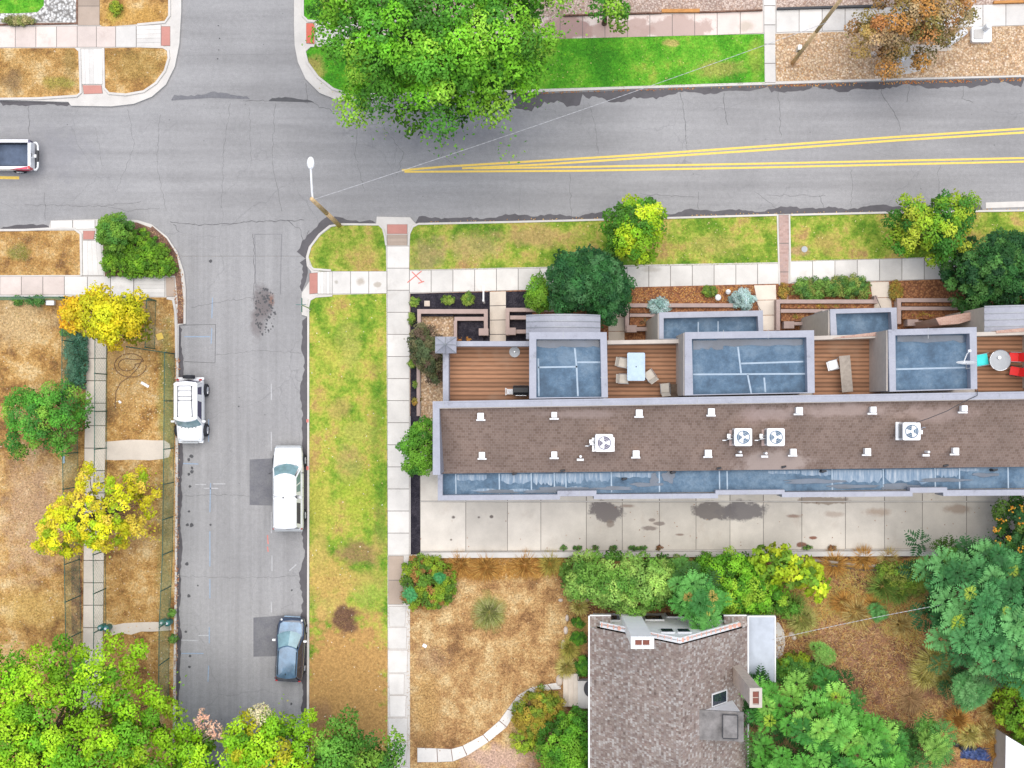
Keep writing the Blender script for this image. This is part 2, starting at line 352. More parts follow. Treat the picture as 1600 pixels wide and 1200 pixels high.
M['parapet'] = ground('lavender grey metal coping', [(.12, (.25, .255, .29)), (.25, (.325, .335, .385)), (.8, (.365, .375, .425))], .6, 3, .05, rough=.5, bstr=.08, fine=12)
M['membrane'] = ground('blue grey roof membrane', [(.2, (.06, .1, .15)), (.5, (.085, .145, .215)), (.8, (.135, .2, .27))], .7, 5, .14, rough=.5, bstr=.1,
    spots=[])
M['wetroof'] = simple('standing water on membrane', (.06, .085, .125), .25, .6, var=.35, scale=.8)
M['chalk'], nt_, b_ = nm('chalky residue', .8, .2); p_ = pos(nt_); v_ = nd(nt_, 'ShaderNodeVectorMath', {0: p_, 1: (7, .8, 0)}, operation='MULTIPLY').outputs[0]
nt_.links.new(ramp(nt_, noise(nt_, v_, 1.0, 5, .7), [(.32, (.12, .19, .28)), (.5, (.22, .29, .37)), (.68, (.4, .45, .5))]), b_.inputs['Base Color'])
M['seam'] = simple('pale membrane seam', (.34, .42, .5), .7, .3)
M['shingle_town'] = shingle('brown asphalt shingles', [(.165, .115, .09), (.2, .142, .114), (.24, .176, .143), (.182, .13, .104)], .24, .15, (.3, .24, .215), .9, .05,
    spots=[(1170, 715, 50, 22, (.42, .34, .3), .75, .4), (1260, 640, 90, 9, (.45, .35, .31), .6), (1380, 645, 55, 12, (.42, .32, .28), .6), (1160, 645, 50, 9, (.42, .33, .3), .55), (1130, 648, 18, 14, (.4, .3, .27), .4), (900, 645, 60, 6, (.38, .3, .27), .5)])
M['shingle_house'] = shingle('mottled grey shingles', [(.15, .115, .1), (.25, .195, .17), (.33, .275, .24), (.22, .16, .14), (.46, .43, .4), (.29, .215, .185), (.36, .34, .33)], .15, .12, (.16, .13, .125), vert=True, msz=.03)
M['deck'] = boards('brown composite decking', (.35, .18, .1), 0.0, .24, .5)
M['beige'] = simple('beige stucco', (.5, .45, .4), .85, .2, var=.08)
M['white_wall'] = simple('white painted siding', (.92, .92, .93), .7, .3, var=.05, scale=1)
M['brick'] = shingle('tan brick', [(.4, .24, .19), (.5, .33, .26), (.36, .2, .16)], .24, .09, (.5, .42, .38))
M['planter'] = simple('pinkish concrete planter', (.42, .32, .29), .85, .2, var=.1)
M['white_metal'] = simple('white painted metal', (.78, .79, .8), .4, .5, var=.04)
M['grey_metal'] = simple('grey metal', (.3, .32, .34), .45, .5, .3, var=.1)
M['steel'] = simple('bright steel', (.55, .57, .6), .3, .5, .7, var=.08)
M['black'] = simple('black plastic', (.02, .021, .024), .5, .4)
M['dark'] = simple('dark grey', (.05, .052, .058), .6, .3)
M['glass_dark'] = simple('dark window glass', (.03, .04, .06), .05, .9)
M['glass_tint'] = simple('tinted violet glass', (.045, .04, .11), .12, .6)
M['windscreen'] = simple('windscreen with painted sky reflection', (.2, .33, .37), .08, .8, var=.35, scale=1.1)  # teal sky reflection is put into the glass colour
M['glass_table'] = simple('pale blue glass table top', (.33, .46, .6), .15, .6)
M['tyre'] = simple('tyre rubber', (.03, .032, .038), .8, .2)
M['rim'] = simple('alloy rim', (.6, .61, .64), .35, .6, .5)
M['paint_car_white'] = simple('white car paint', (.84, .85, .87), .3, .5, var=.015, coat=.5)
M['paint_car_navy'] = simple('navy car paint', (.035, .05, .085), .2, .7, var=.1, coat=1)
M['paint_car_sheen'] = simple('navy with painted sky reflection', (.095, .17, .26), .25, .6, .2, var=.42, scale=1.3, coat=.6)  # lighter copy of the navy, sky reflection painted into its colour
M['red_lens'] = simple('red tail lamp', (.5, .03, .03), .3, .5)
M['red_decal'] = simple('red side stripe', (.62, .03, .08), .4, .5)
M['lens'] = simple('clear lamp lens', (.7, .74, .8), .15, .8)
M['wood_pole'] = simple('weathered wood pole', (.62, .44, .24), .85, .2, var=.25, scale=5)
M['bark'] = simple('tree bark', (.13, .095, .07), .95, .1, var=.3, scale=6)
M['bark_pale'] = simple('pale bark', (.3, .25, .21), .95, .1, var=.25, scale=6)
M['fence_green'] = simple('green coated steel', (.03, .115, .085), .5, .4)
M['fence_grey'] = simple('olive green chain link wire', (.15, .27, .16), .6, .3)
M['teal'] = simple('teal green plastic', (.02, .15, .14), .4, .5)
M['turquoise'] = simple('turquoise plastic', (.03, .62, .6), .5, .4, var=.05)
M['red_plastic'] = simple('bright red plastic', (.7, .02, .02), .45, .4, var=.05)
M['sling'] = simple('pale mesh sling', (.52, .48, .42), .8, .2)
M['silver_wood'] = simple('silvered wood', (.32, .28, .24), .85, .2, var=.2, scale=4)
M['timber'] = simple('orange timber edging', (.5, .24, .08), .85, .2, var=.2)
M['stone'] = simple('pale stone', (.55, .47, .4), .9, .2, var=.15)
M['leaf'] = foliage_mat('leaves')
M['grass'] = foliage_mat('grass blades', .15, .8)
M['cable'] = simple('pale twisted cable', (.48, .48, .5), .6, .3)
M['hose'] = simple('brown garden hose', (.2, .12, .07), .7, .3)
M['terracotta'] = simple('terracotta flue', (.2, .075, .055), .85, .2)
M['porch_roof'] = simple('grey white porch roofing', (.42, .46, .52), .6, .4, var=.12, scale=1.4)
M['slate_roof'] = simple('streaked grey dormer roofing', (.2, .19, .185), .8, .3, var=.4, scale=1.6)

# ---------------------------------------------------------------- generic shapes in plan units
def sheet(name, poly, z, mat, z0=None, kind='structure', depth=None):
    """one ground area: polygon in plan units, top at z, with a skirt down to z0"""
    mb = MB(); mb.prism([P2(a, b) for a, b in poly], -.02 if z0 is None else z0, z)
    return tag(mb.build(name, M[mat]), kind=kind)
def slabs(name, quads, z, mat, gap=.022, jitter=.3, under='joint'):
    """paving: list of (A,B,C,D,nu,nv) quads in plan units, split into slabs with open joints"""
    mb = MB(); tints = []; ub = MB()
    for A, B, C, D, nu, nv in quads:
        A, B, C, D = [Vector(P2(*q)) for q in (A, B, C, D)]
        ub.prism([tuple(A), tuple(B), tuple(C), tuple(D)], -.02, z - .012)
        for i in range(nu):
            for j in range(nv):
                def pt(u, v): return (A * (1 - u) + B * u) * (1 - v) + (D * (1 - u) + C * u) * v
                u0, u1, v0, v1 = i / nu, (i + 1) / nu, j / nv, (j + 1) / nv
                q = [pt(u0, v0), pt(u1, v0), pt(u1, v1), pt(u0, v1)]
                c = sum(q, Vector((0, 0))) / 4
                q = [p + (c - p).normalized() * gap * 1.3 for p in q]
                n0 = len(mb.f); mb.prism([tuple(p) for p in q], z - .05, z + random.uniform(0, .004))
                t = random.random(); tints += [t] * (len(mb.f) - n0)
    o = tag(mb.build(name, M[mat]), kind='structure')
    a = o.data.attributes.new('tint', 'FLOAT', 'FACE')
    if len(a.data) == len(tints): a.data.foreach_set('value', tints)
    tag(ub.build(name + '_bed', M[under]), kind='structure')
    return o
def ribbon(mb, pts, w, z, closed=False):
    pts = [Vector(p) for p in pts]
    for a, b in zip(pts[:-1], pts[1:]):
        d = (b - a)
        if d.length < 1e-5: continue
        n = Vector((-d.y, d.x)).normalized() * w / 2; e = d.normalized() * .001
        mb.quad((*(a - n - e), z), (*(b - n + e), z), (*(b + n + e), z), (*(a + n - e), z))
def kerbline(name, pts, w, z0, z1, mat='kerb'):
    mb = MB(); q = [Vector(P2(*p)) for p in pts]; L = []; Rr = []
    for i, p in enumerate(q):
        d = (q[min(i + 1, len(q) - 1)] - q[max(i - 1, 0)]).normalized(); n = Vector((-d.y, d.x)) * w / S / 2
        L.append(p + n); Rr.append(p - n)
    for i in range(len(q) - 1): mb.prism([tuple(L[i]), tuple(L[i + 1]), tuple(Rr[i + 1]), tuple(Rr[i])], z0, z1)
    return tag(mb.build(name, M[mat], ), kind='structure')

# ================================================================ GROUND
mb = MB(); mb.quad((-400, -400, -.05), (400, -400, -.05), (400, 400, -.05), (-400, 400, -.05))
tag(mb.build('ground', M['yard']), kind='structure')
mb = MB(); mb.prism([P2(-900, 100), P2(2600, 60), P2(2600, 400), P2(-900, 400)], -.04, 0)
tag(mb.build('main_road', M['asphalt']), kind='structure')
mb = MB(); mb.prism([P2(255, 400.3), P2(500, 400.3), P2(500, 2100), P2(255, 2100)], -.04, 0)
mb.prism([P2(255, -900), P2(480, -900), P2(480, 84.1), P2(255, 86.7)], -.04, 0)
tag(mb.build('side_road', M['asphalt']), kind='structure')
ZK = .12
NW = [(-900, 160), (0, 157), (108, 160), (112, 166), (175, 167), (210, 163), (238, 152), (260, 133), (274, 105), (281, 70), (284, 20), (284, -900), (-900, -900)]
NE = [(460, -900), (460, 40), (461, 72), (466, 98), (478, 124), (500, 146), (530, 158), (560, 160), (600, 152), (800, 146), (1000, 139), (1200, 133), (1400, 126), (1600, 121), (2600, 90), (2600, -900)]
SW = [(-900, 362), (0, 360), (78, 357), (80, 345), (150, 343), (215, 344), (238, 351), (262, 370), (278, 394), (288, 425), (291, 450), (291, 506), (280, 508), (279, 700), (277, 900), (275, 1120), (274, 2100), (-900, 2100)]
SE = [(2600, 300), (1600, 328), (1560, 329), (1400, 331), (1230, 335), (1000, 341), (800, 346), (650, 350), (641, 340), (589, 339), (588, 351), (530, 350), (515, 352), (498, 366), (483, 386), (478.5, 402), (480, 416), (487, 425), (484, 440), (472, 458), (472, 492), (481, 495), (481, 700), (480, 1000), (479, 2100), (2600, 2100)]
for nme, pl in (('kerb', NW), ('kerb', NE), ('kerb', SW), ('kerb', SE)): sheet(nme, pl, ZK, 'kerb')
Z1 = ZK + .012
# NW
sheet('dry_verge', [(-900, 78), (118, 76), (124, 82), (127, 146), (118, 152), (0, 155), (-900, 157)], Z1, 'dry')
sheet('dry_verge', [(163, 76), (254, 75), (263, 80), (264, 92), (257, 112), (243, 130), (224, 143), (198, 147), (172, 145), (164, 136)], Z1, 'dry')
sheet('dry_verge', [(158, -900), (264, -900), (264, 26), (258, 34), (215, 39), (163, 43), (157, 40)], Z1, 'dry')
sheet('lawn', [(-900, -900), (72, -900), (70, 10), (60, 20), (30, 22), (-900, 20)], Z1 + .004, 'lawn')
sheet('rock_bed', [(-900, -890), (120, -890), (120, 36), (-900, 38)], Z1, 'gravel_white')
kerbline('bed_edging', [(-200, 40), (0, 40), (122, 38), (122, -60)], 3, .1, .2, 'soil')
slabs('pavement', [((-200, 43), (122, 42), (122, 75), (-200, 76), 10, 1), ((122, 42), (182, 42), (182, 75), (122, 75), 2, 1)], Z1 + .006, 'pavement_pink')
slabs('pavement', [((182, 42), (214, 41), (214, 75), (182, 75), 1, 1), ((214, 41), (253, 40), (253, 74), (214, 75), 1, 5), ((126, 77), (161, 77), (161, 133), (129, 133), 5, 1)], Z1 + .008, 'pavement')
slabs('pavement', [((122, -80), (157, -80), (157, 41), (122, 41), 1, 4)], Z1 + .006, 'path_tan')
slabs('ramp', [((253, 42), (267, 42), (267, 73), (253, 73), 1, 1), ((130, 134), (160, 134), (162, 147), (132, 148), 1, 1)], Z1 + .01, 'ramp')
kerbline('kerb_edge', [(126, 78), (128, 146), (122, 151), (60, 155), (-100, 157)], 3.5, .1, .2)
kerbline('kerb_edge', [(163, 77), (164, 138), (172, 147), (198, 149), (226, 144), (245, 131), (259, 112), (265, 92), (264, 80), (256, 75), (222, 74)], 3.5, .1, .2)
kerbline('kerb_edge', [(266, -200), (266, 26), (259, 36), (216, 40)], 3.5, .1, .2)
# NE
sheet('lawn', [(479, 82), (487, 74), (560, 72), (800, 64), (862, 62), (1193, 54), (1194, 129), (1000, 135), (810, 141), (600, 146), (548, 147), (522, 138), (499, 120), (483, 98)], Z1, 'lawn')
sheet('lawn', [(475, -900), (530, -900), (530, 33), (483, 33), (475, 26)], Z1, 'lawn')
sheet('rock_bed', [(530, -900), (1191, -900), (1191, 18), (870, 27), (530, 34)], Z1, 'gravel_pink')
sheet('rock_bed', [(1212, -900), (2600, -900), (2600, -8), (1600, 7), (1212, 16)], Z1, 'gravel_pink')
sheet('rock_bed', [(1210, 54), (1335, 50), (1600, 41), (2600, 15), (2600, 88), (1600, 118), (1400, 123), (1212, 128)], Z1, 'gravel_tan')
slabs('pavement', [((840, 28), (1120, 21), (1120, 56), (840, 63), 8, 1)], Z1 + .006, 'pavement_pink')
slabs('pavement', [((560, 36), (840, 28), (840, 63), (560, 71), 8, 1), ((1120, 21), (1192, 18), (1192, 53), (1120, 56), 2, 1)], Z1 + .006, 'pavement_pink')
slabs('pavement', [((1212, 17), (2000, -4), (2000, 29), (1212, 52), 22, 1), ((1192, -80), (1211, -80), (1211, 130), (1194, 130), 1, 7), ((493, 37), (560, 36), (560, 71), (493, 70), 1, 5)], Z1 + .006, 'pavement')
slabs('ramp', [((479, 37), (492, 37), (492, 70), (479, 69), 1, 1)], Z1 + .01, 'ramp_bright')
kerbline('kerb_edge', [(473, -200), (474, 26), (482, 34), (520, 35)], 3.5, .1, .2)
kerbline('kerb_edge', [(520, 72), (486, 73), (477, 81), (481, 99), (497, 121), (521, 140), (547, 149), (600, 149), (640, 147)], 3.5, .1, .2)
kerbline('timber_edging', [(880, 26), (1033, 22), ], 2, .1, .3, 'soil'); kerbline('timber_edging', [(1033, 19.5), (1092, 19)], 5, .1, .34, 'timber')
kerbline('timber_edging', [(1092, 21), (1190, 18)], 2, .1, .3, 'soil'); kerbline('timber_edging', [(1213, 16), (1380, 11)], 3, .1, .34, 'dark'); kerbline('timber_edging', [(1550, 6), (2000, -6)], 4, .1, .34, 'timber')
sheet('pavement', [(1388, 92), (1402, 75), (1440, 72), (1450, 90), (1449, 108), (1420, 116), (1390, 120)], Z1 + .006, 'pavement')
sheet('pavement', [(1405, 70), (1484, 72), (1487, 78), (1482, 81), (1405, 80)], Z1 + .012, 'path_old')
# SW
sheet('dry_verge', [(-900, 364), (0, 362), (80, 361), (118, 361), (126, 367), (127, 430), (-900, 432)], Z1, 'dry')
sheet('shrub_bed', [(160, 346), (215, 348), (236, 356), (258, 376), (272, 398), (277, 431), (165, 432)], Z1, 'soil')
sheet('dry_yard', [(-900, 465), (262, 465), (272, 470), (276, 560), (275, 700), (274, 900), (271, 1120), (270, 2100), (-900, 2100)], Z1, 'dry')
slabs('pavement', [((-200, 433), (102, 432), (102, 461), (-200, 462), 9, 1)], Z1 + .006, 'pavement_pink')
slabs('pavement', [((102, 432), (210, 433), (210, 464), (102, 461), 3, 1), ((210, 433), (259, 433), (259, 464), (210, 464), 1, 5), ((131, 376), (158, 376), (163, 431), (131, 431), 4, 1), ((80, 345), (150, 344), (150, 358), (80, 360), 2, 1)], Z1 + .008, 'pavement')
slabs('ramp', [((131, 361), (150, 361), (148, 375), (131, 375), 1, 1)], Z1 + .01, 'ramp')
slabs('ramp', [((260, 433), (274, 433), (275, 464), (261, 464), 1, 1)], Z1 + .01, 'path_tan')
kerbline('kerb_edge', [(-100, 361), (40, 360), (78, 358), (118, 358), (128, 366), (129, 431)], 3.5, .1, .2)
kerbline('kerb_edge', [(262, 466), (272, 469), (276, 490), (277, 560)], 3.5, .1, .2)
kerbline('gutter_dirt', [(236, 357), (258, 376), (273, 400), (279, 430), (283, 470), (283, 506)], 9, .1, .128, 'soil')
slabs('garden_path', [((137, 525), (168, 525), (166, 700), (133, 700), 1, 5), ((133, 700), (166, 700), (161, 1120), (130, 1120), 1, 12)], Z1 + .012, 'path_old')
sheet('garden_path', [(166, 690), (180, 689), (203, 687), (225, 687), (240, 688), (258, 688), (266, 693), (268, 703), (265, 714), (255, 717), (235, 719), (205, 718), (180, 719), (166, 718)], Z1 + .012, 'path_old')
sheet('garden_path', [(166, 974), (180, 976), (195, 973), (215, 972), (240, 971), (268, 972), (269, 984), (242, 986), (222, 986), (206, 991), (190, 988), (176, 992), (166, 989)], Z1 + .012, 'path_old')
sheet('soil_strip', [(112, 800), (130, 800), (130, 1120), (114, 1120)], Z1 + .004, 'wild')
# SE
sheet('verge_lawn', [(483, 402), (487, 387), (502, 368), (519, 355), (534, 353), (591, 352), (598, 357), (603, 370), (604, 424), (500, 424), (489, 419)], Z1, 'lawn2')
sheet('verge_lawn', [(641, 368), (645, 357), (654, 352), (800, 349), (1000, 344), (1215, 338), (1217, 410), (1000, 414), (640, 422)], Z1, 'lawn2')
sheet('verge_lawn', [(1234, 338), (1400, 334), (1600, 331), (2600, 303), (2600, 372), (1600, 396), (1400, 404), (1235, 408)], Z1, 'lawn2')
sheet('verge_lawn', [(484, 468), (493, 463), (520, 461), (604, 459), (606, 867), (606, 2100), (483, 2100), (484, 1000)], Z1, 'lawn3')
sheet('garden_bed', [(641, 459), (980, 449), (1340, 441), (2600, 400), (2600, 560), (657, 560), (657, 650), (641, 650)], Z1, 'mulch_red')
sheet('garden_bed', [(641.5, 459), (832, 455), (832, 552), (641.5, 552)], Z1 + .005, 'mulch_black')
sheet('garden_bed', [(641.5, 552), (656, 552), (657, 866), (642, 866)], Z1 + .005, 'mulch_black')
sheet('garden_bed', [(658, 490), (709, 490), (709, 540), (700, 700), (658, 700)], Z1 + .01, 'gravel_tan')
sheet('yard_grass', [(641, 868), (930, 868), (930, 1300), (2100, 1500), (2100, 2100), (641, 2100)], Z1, 'yard')
sheet('wild_yard', [(885, 868), (2600, 862), (2600, 2000), (885, 2000)], Z1 + .004, 'wild')
q = lambda a, b, c, d, nu, nv: (a, b, c, d, nu, nv)
slabs('pavement', [q((605, 385), (640, 385), (640, 867), (606, 867), 1, 14), q((520, 424), (605, 424), (605, 459), (520, 460), 3, 1), q((497, 425), (520, 424), (520, 460), (497, 460), 5, 1),
    q((640, 423), (1217, 412), (1217, 444), (640, 458), 17, 1), q((1234, 409), (2000, 388), (2000, 425), (1234, 442), 22, 1)], Z1 + .006, 'pavement')
slabs('front_walk', [q((765, 456), (791, 455), (791, 545), (765, 545), 1, 4), q((950, 452), (976, 451), (976, 540), (950, 540), 1, 4), q((1177, 446), (1212, 445), (1215, 540), (1195, 540), 1, 4), q((1358, 441), (1388, 440), (1400, 540), (1372, 540), 1, 4)], Z1 + .01, 'path_old')
slabs('brick_path', [q((1216, 336), (1232, 336), (1231, 470), (1217, 470), 1, 3)], Z1 + .012, 'brickpath')
kerbline('kerb_edge', [(1214, 337), (1217, 445)], 2.5, .1, .17); kerbline('kerb_edge', [(1232.5, 337), (1234.5, 443)], 2.5, .1, .17)
slabs('ramp', [q((484, 427), (497, 426), (497, 459), (484, 460), 1, 1), q((605, 351), (637, 351), (637, 366), (605, 366), 1, 1)], Z1 + .01, 'ramp')
slabs('ramp', [q((605, 367), (637, 367), (637, 384), (605, 384), 1, 3)], Z1 + .01, 'path_tan')
kerbline('kerb_edge', [(604, 384), (602, 370), (599, 358), (592, 351.5), (534, 351), (517, 354), (501, 366), (486, 386), (481.5, 402), (484, 415), (491, 421), (518, 423)], 3, .1, .2)
kerbline('kerb_edge', [(638.5, 384), (640, 366), (645, 355), (654, 350.5), (800, 347.5), (1000, 342.5), (1213, 336.5)], 3, .1, .2)
kerbline('kerb_edge', [(1235, 336.5), (1400, 332.5), (1600, 329.5), (2200, 313)], 3, .1, .2)
kerbline('kerb_edge', [(520, 462), (494, 464), (485, 469), (482.5, 480), (482.5, 800), (482, 1300), (481, 1600)], 3, .1, .2)
slabs('garden_path', [q((607, 868), (631, 868), (630, 944), (607, 944), 1, 2)], Z1 + .012, 'path_tan')
mbp = []
yy = 947
for hgt, x0, x1 in ((33, 608, 635), (35, 606, 636), (37, 606, 637), (34, 608, 632), (35, 609, 635), (38, 607, 637), (38, 609, 637), (38, 607, 638), (40, 607, 638), (40, 607, 638)):
    mbp.append(q((x0, yy), (x1, yy), (x1 + random.uniform(-2, 1), yy + hgt - 2), (x0 + 1, yy + hgt - 2), 1, 1)); yy += hgt
slabs('garden_path', mbp, Z1 + .014, 'pavement', gap=.01, under='soil')
cur = [(652, 1167, 652, 1190), (683, 1168, 684, 1190), (705, 1169, 708, 1189), (723, 1164, 730, 1180), (755, 1147, 764, 1158), (780, 1125, 792, 1135), (793, 1107, 806, 1112), (808, 1086, 822, 1094), (830, 1073, 842, 1082), (855, 1068, 862, 1077), (874, 1065, 877, 1076)]
slabs('garden_path', [q(cur[i][:2], cur[i + 1][:2], cur[i + 1][2:], cur[i][2:], 1, 1) for i in range(len(cur) - 1)], Z1 + .014, 'pavement', under='soil')
# driveway
dx = [657, 728, 793, 845, 916, 972, 1030, 1087, 1140, 1192, 1252, 1320, 1381, 1440, 1509, 1575, 1650, 1730]
slabs('driveway', [q((dx[i], 783.5 if i < 2 else 784), (dx[i + 1], 784), (dx[i + 1], 861 - i * .3), (dx[i], 861 - i * .3), 1, 1) for i in range(len(dx) - 1)] +
      [q((dx[i], 700 if i == 0 else 757), (dx[i + 1], 757 if i else 700), (dx[i + 1], 782.5), (dx[i], 782.5), 1, 1) for i in range(len(dx) - 1)], Z1 + .006, 'drive')
# paint, gutters, patches, cracks on the road
def stripe(mb, pts, w, z=.006): ribbon(mb, [P2(*p) for p in pts], w / S, z)
mb = MB()
stripe(mb, [(628, 266), (700, 260), (850, 251), (1000, 242), (1200, 228), (1400, 214), (1600, 201), (2300, 158)], 3.2)
stripe(mb, [(722, 263), (850, 257), (1000, 247), (1200, 234), (1400, 219.5), (1600, 207), (2300, 164)], 3.2, .0075)
stripe(mb, [(632, 268.5), (900, 267), (1200, 261.5), (1600, 252.5), (2300, 236)], 3, .009)
stripe(mb, [(740, 263.3), (900, 261), (1200, 255.5), (1600, 247), (2300, 230)], 3, .0105)
stripe(mb, [(-600, 276), (0, 277.5), (30, 278)], 4.5)
tag(mb.build('road_marking', M['paint_yellow']), kind='structure')
def survey(pts, w, m, nme='survey_mark', z=.006):
    mb = MB(); stripe(mb, pts, w, z); tag(mb.build(nme, M[m]), kind='structure')
for pts, m in (([(332, 465), (331, 497)], 'paint_blue'), ([(331, 513), (330, 537)], 'paint_blue'), ([(288, 526), (328, 526)], 'paint_blue'), ([(329, 755), (328, 800)], 'paint_blue'), ([(328, 830), (328, 885)], 'paint_blue'), ([(328, 905), (328, 935)], 'paint_blue'), ([(327, 980), (327, 1005)], 'paint_blue'), ([(326, 1040), (325, 1065)], 'paint_blue'),
        ([(285, 724), (310, 725)], 'paint_blue'), ([(305, 757), (322, 757)], 'paint_white'), ([(333, 756), (352, 756)], 'paint_white'), ([(319, 763), (341, 763)], 'paint_white'), ([(282, 1000), (310, 1001)], 'paint_white'), ([(310, 993), (326, 993)], 'paint_white'), ([(282, 1021), (318, 1021)], 'paint_blue'),
        ([(424, 600), (424, 625)], 'paint_white'), ([(424, 675), (424, 705)], 'paint_white'), ([(424, 800), (424, 833)], 'paint_white'), ([(425, 868), (425, 892)], 'paint_white'), ([(424, 940), (424, 958)], 'paint_white'), ([(418, 836), (419, 850)], 'paint_red'), ([(418, 854), (419, 862)], 'paint_red'), ([(452, 892), (463, 882)], 'paint_white'), ([(326, 655), (326, 690)], 'paint_blue')):
    survey(pts, 1.6, m)
survey([(637, 442), (659, 424)], 1.6, 'paint_red', z=Z1 + .016); survey([(644, 425), (660, 441)], 1.6, 'paint_red', z=Z1 + .018); survey([(654, 443), (663, 440)], 1.6, 'paint_red', z=Z1 + .02)
survey([(481.5, 655), (481.5, 660)], 3.4, 'paint_red', z=.205); survey([(481.5, 728), (481.5, 734)], 3.4, 'paint_red', z=.205)
for poly in ([(390, 718), (430, 716), (430, 790), (390, 789)], [(396, 965), (450, 961), (460, 970), (450, 1025), (396, 1026)]): sheet('road_patch', poly, .005, 'patch', 0.0)
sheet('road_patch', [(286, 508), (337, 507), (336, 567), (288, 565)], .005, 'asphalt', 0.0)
kerbline('road_patch', [(286, 508), (337, 507), (336, 567), (288, 565)], .8, 0, .007, 'tar'); kerbline('road_patch', [(398, 366), (440, 366), (438, 460), (400, 452), (398, 366)], .7, 0, .006, 'patch')
def gutter(pts, side, w0, w1, mat='wet', z=.008, step=5):
    """wet gutter: follows a kerb, with a ragged edge towards the road (side=+1 left of travel)"""
    out = []; n = 0; seed = random.random() * 99
    base = []
    for (a, b), (c, d) in zip(pts[:-1], pts[1:]):
        L = math.hypot(c - a, d - b); k = max(1, int(L / step))
        for i in range(k): base.append((a + (c - a) * i / k, b + (d - b) * i / k, -(d - b) / L, (c - a) / L))
    c, d = pts[-1]; base.append((c, d, base[-1][2], base[-1][3]))
    N = len(base)
    for i, (x, y, nx, ny) in enumerate(base):
        t = i / (N - 1); w = (w0 + (w1 - w0) * t) * 1.35
        w *= .75 + .35 * math.sin(i * .33 + seed) * math.sin(i * .11 + seed * 2) + random.uniform(-.12, .16)
        if i in (0, N - 1): w *= .2
        out.append((x + nx * side * w, y + ny * side * w))
    mb = MB()
    for i in range(N - 1):
        a, b = base[i], base[i + 1]
        qd = [P(a[0], a[1], z), P(b[0], b[1], z), P(*out[i + 1], z), P(*out[i], z)]
        if side > 0: qd = qd[::-1]
        mb.quad(*qd)
    tag(mb.build('wet_gutter', M[mat]), kind='structure')
gutter([(800, 147), (850, 146), (910, 144)], 1, 18, 20); gutter([(910, 144), (980, 141), (1200, 134)], 1, 15, 4)
gutter([(1200, 134), (1400, 127), (1600, 122)], 1, 9, 10)
gutter([(0, 158), (60, 159), (110, 161)], 1, 6, 5)
gutter([(650, 349), (800, 345), (1000, 340), (1230, 334), (1400, 330), (1535, 328)], -1, 7, 8)
gutter([(479, 404), (484, 385), (498, 366), (515, 352), (530, 349.5), (588, 350.5)], -1, 13, 6)
gutter([(472, 455), (478, 440), (481, 425), (479, 404)], -1, 4, 14)
gutter([(0, 359.5), (78, 356.5)], -1, 5, 6)
gutter([(481, 1180), (481, 1000), (481, 700), (481, 496)], -1, 9, 9)
gutter([(280, 510), (279, 700), (277, 900), (275, 1130)], -1, 5, 5.5)
gutter([(268, 157), (330, 153), (390, 155)], -1, 8, 5, 'patch'); gutter([(420, 158), (490, 160)], -1, 6, 3, 'tar')
mbc = MB()
def crack(pts, w=.03, jit=1.6, z=.0065):
    w *= .62
    out = []
    for (a, b), (c, d) in zip(pts[:-1], pts[1:]):
        k = max(1, int(math.hypot(c - a, d - b) / 5))
        for i in range(k): out.append((a + (c - a) * i / k + random.uniform(-jit, jit), b + (d - b) * i / k + random.uniform(-jit, jit)))
    out.append(pts[-1])
    for i in range(len(out) - 1):
        ribbon(mbc, [P2(*out[i]), P2(*out[i + 1])], w * random.uniform(.5, 1.1), z)
for pts, w in (([(1064, 146), (1070, 190), (1073, 225)], .05), ([(1130, 144), (1133, 175), (1137, 195)], .05), ([(1215, 140), (1218, 165), (1220, 215)], .04), ([(1376, 138), (1380, 152), (1392, 168), (1404, 190), (1406, 206)], .05), ([(1421, 136), (1417, 160)], .04), ([(1504, 133), (1504, 155), (1520, 160)], .04), ([(920, 160), (930, 195), (935, 240)], .03),
        ([(265, 346), (300, 351), (350, 350), (400, 346), (475, 344)], .07), ([(380, 157), (470, 156), (480, 160), (478, 130)], .05), ([(480, 155), (500, 168), (530, 175)], .04), ([(450, 345), (470, 360), (475, 378), (483, 360)], .05), ([(270, 350), (280, 362)], .05),
        ([(45, 165), (46, 210)], .04), ([(70, 300), (71, 345)], .03), ([(620, 275), (630, 240), (600, 200)], .03), ([(560, 160), (555, 240), (570, 300)], .025), ([(430, 160), (425, 250), (440, 330)], .03), ([(360, 160), (350, 230), (345, 330)], .025), ([(200, 170), (210, 230), (180, 300)], .025), ([(390, 170), (392, 260)], .025),
        ([(280, 775), (330, 773), (390, 775)], .03), ([(1090, 300), (1092, 340)], .03), ([(1180, 300), (1225, 334)], .03), ([(1280, 305), (1290, 330)], .04), ([(1330, 265), (1332, 300), (1328, 331)], .03), ([(890, 270), (893, 338)], .03), ([(1000, 303), (1085, 308)], .035), ([(1200, 305), (1290, 306)], .03), ([(700, 180), (690, 245), (720, 260)], .025), ([(280, 900), (380, 903), (480, 900)], .025), ([(337, 555), (400, 548), (470, 552)], .025), ([(300, 480), (350, 470), (400, 465)], .03), ([(396, 365), (398, 420), (396, 470)], .05),
        ([(1470, 330), (1465, 270), (1470, 258)], .025), ([(150, 200), (160, 260)], .02), ([(250, 180), (245, 260), (260, 330)], .025), ([(40, 320), (160, 322), (220, 315)], .03), ([(160, 322), (200, 330), (250, 325)], .03)):
    crack(pts, w)
M['crack'] = simple('crack in asphalt', (.12, .12, .125), .9, .1); tag(mbc.build('road_crack', M['crack']), kind='structure')
mbd = MB()
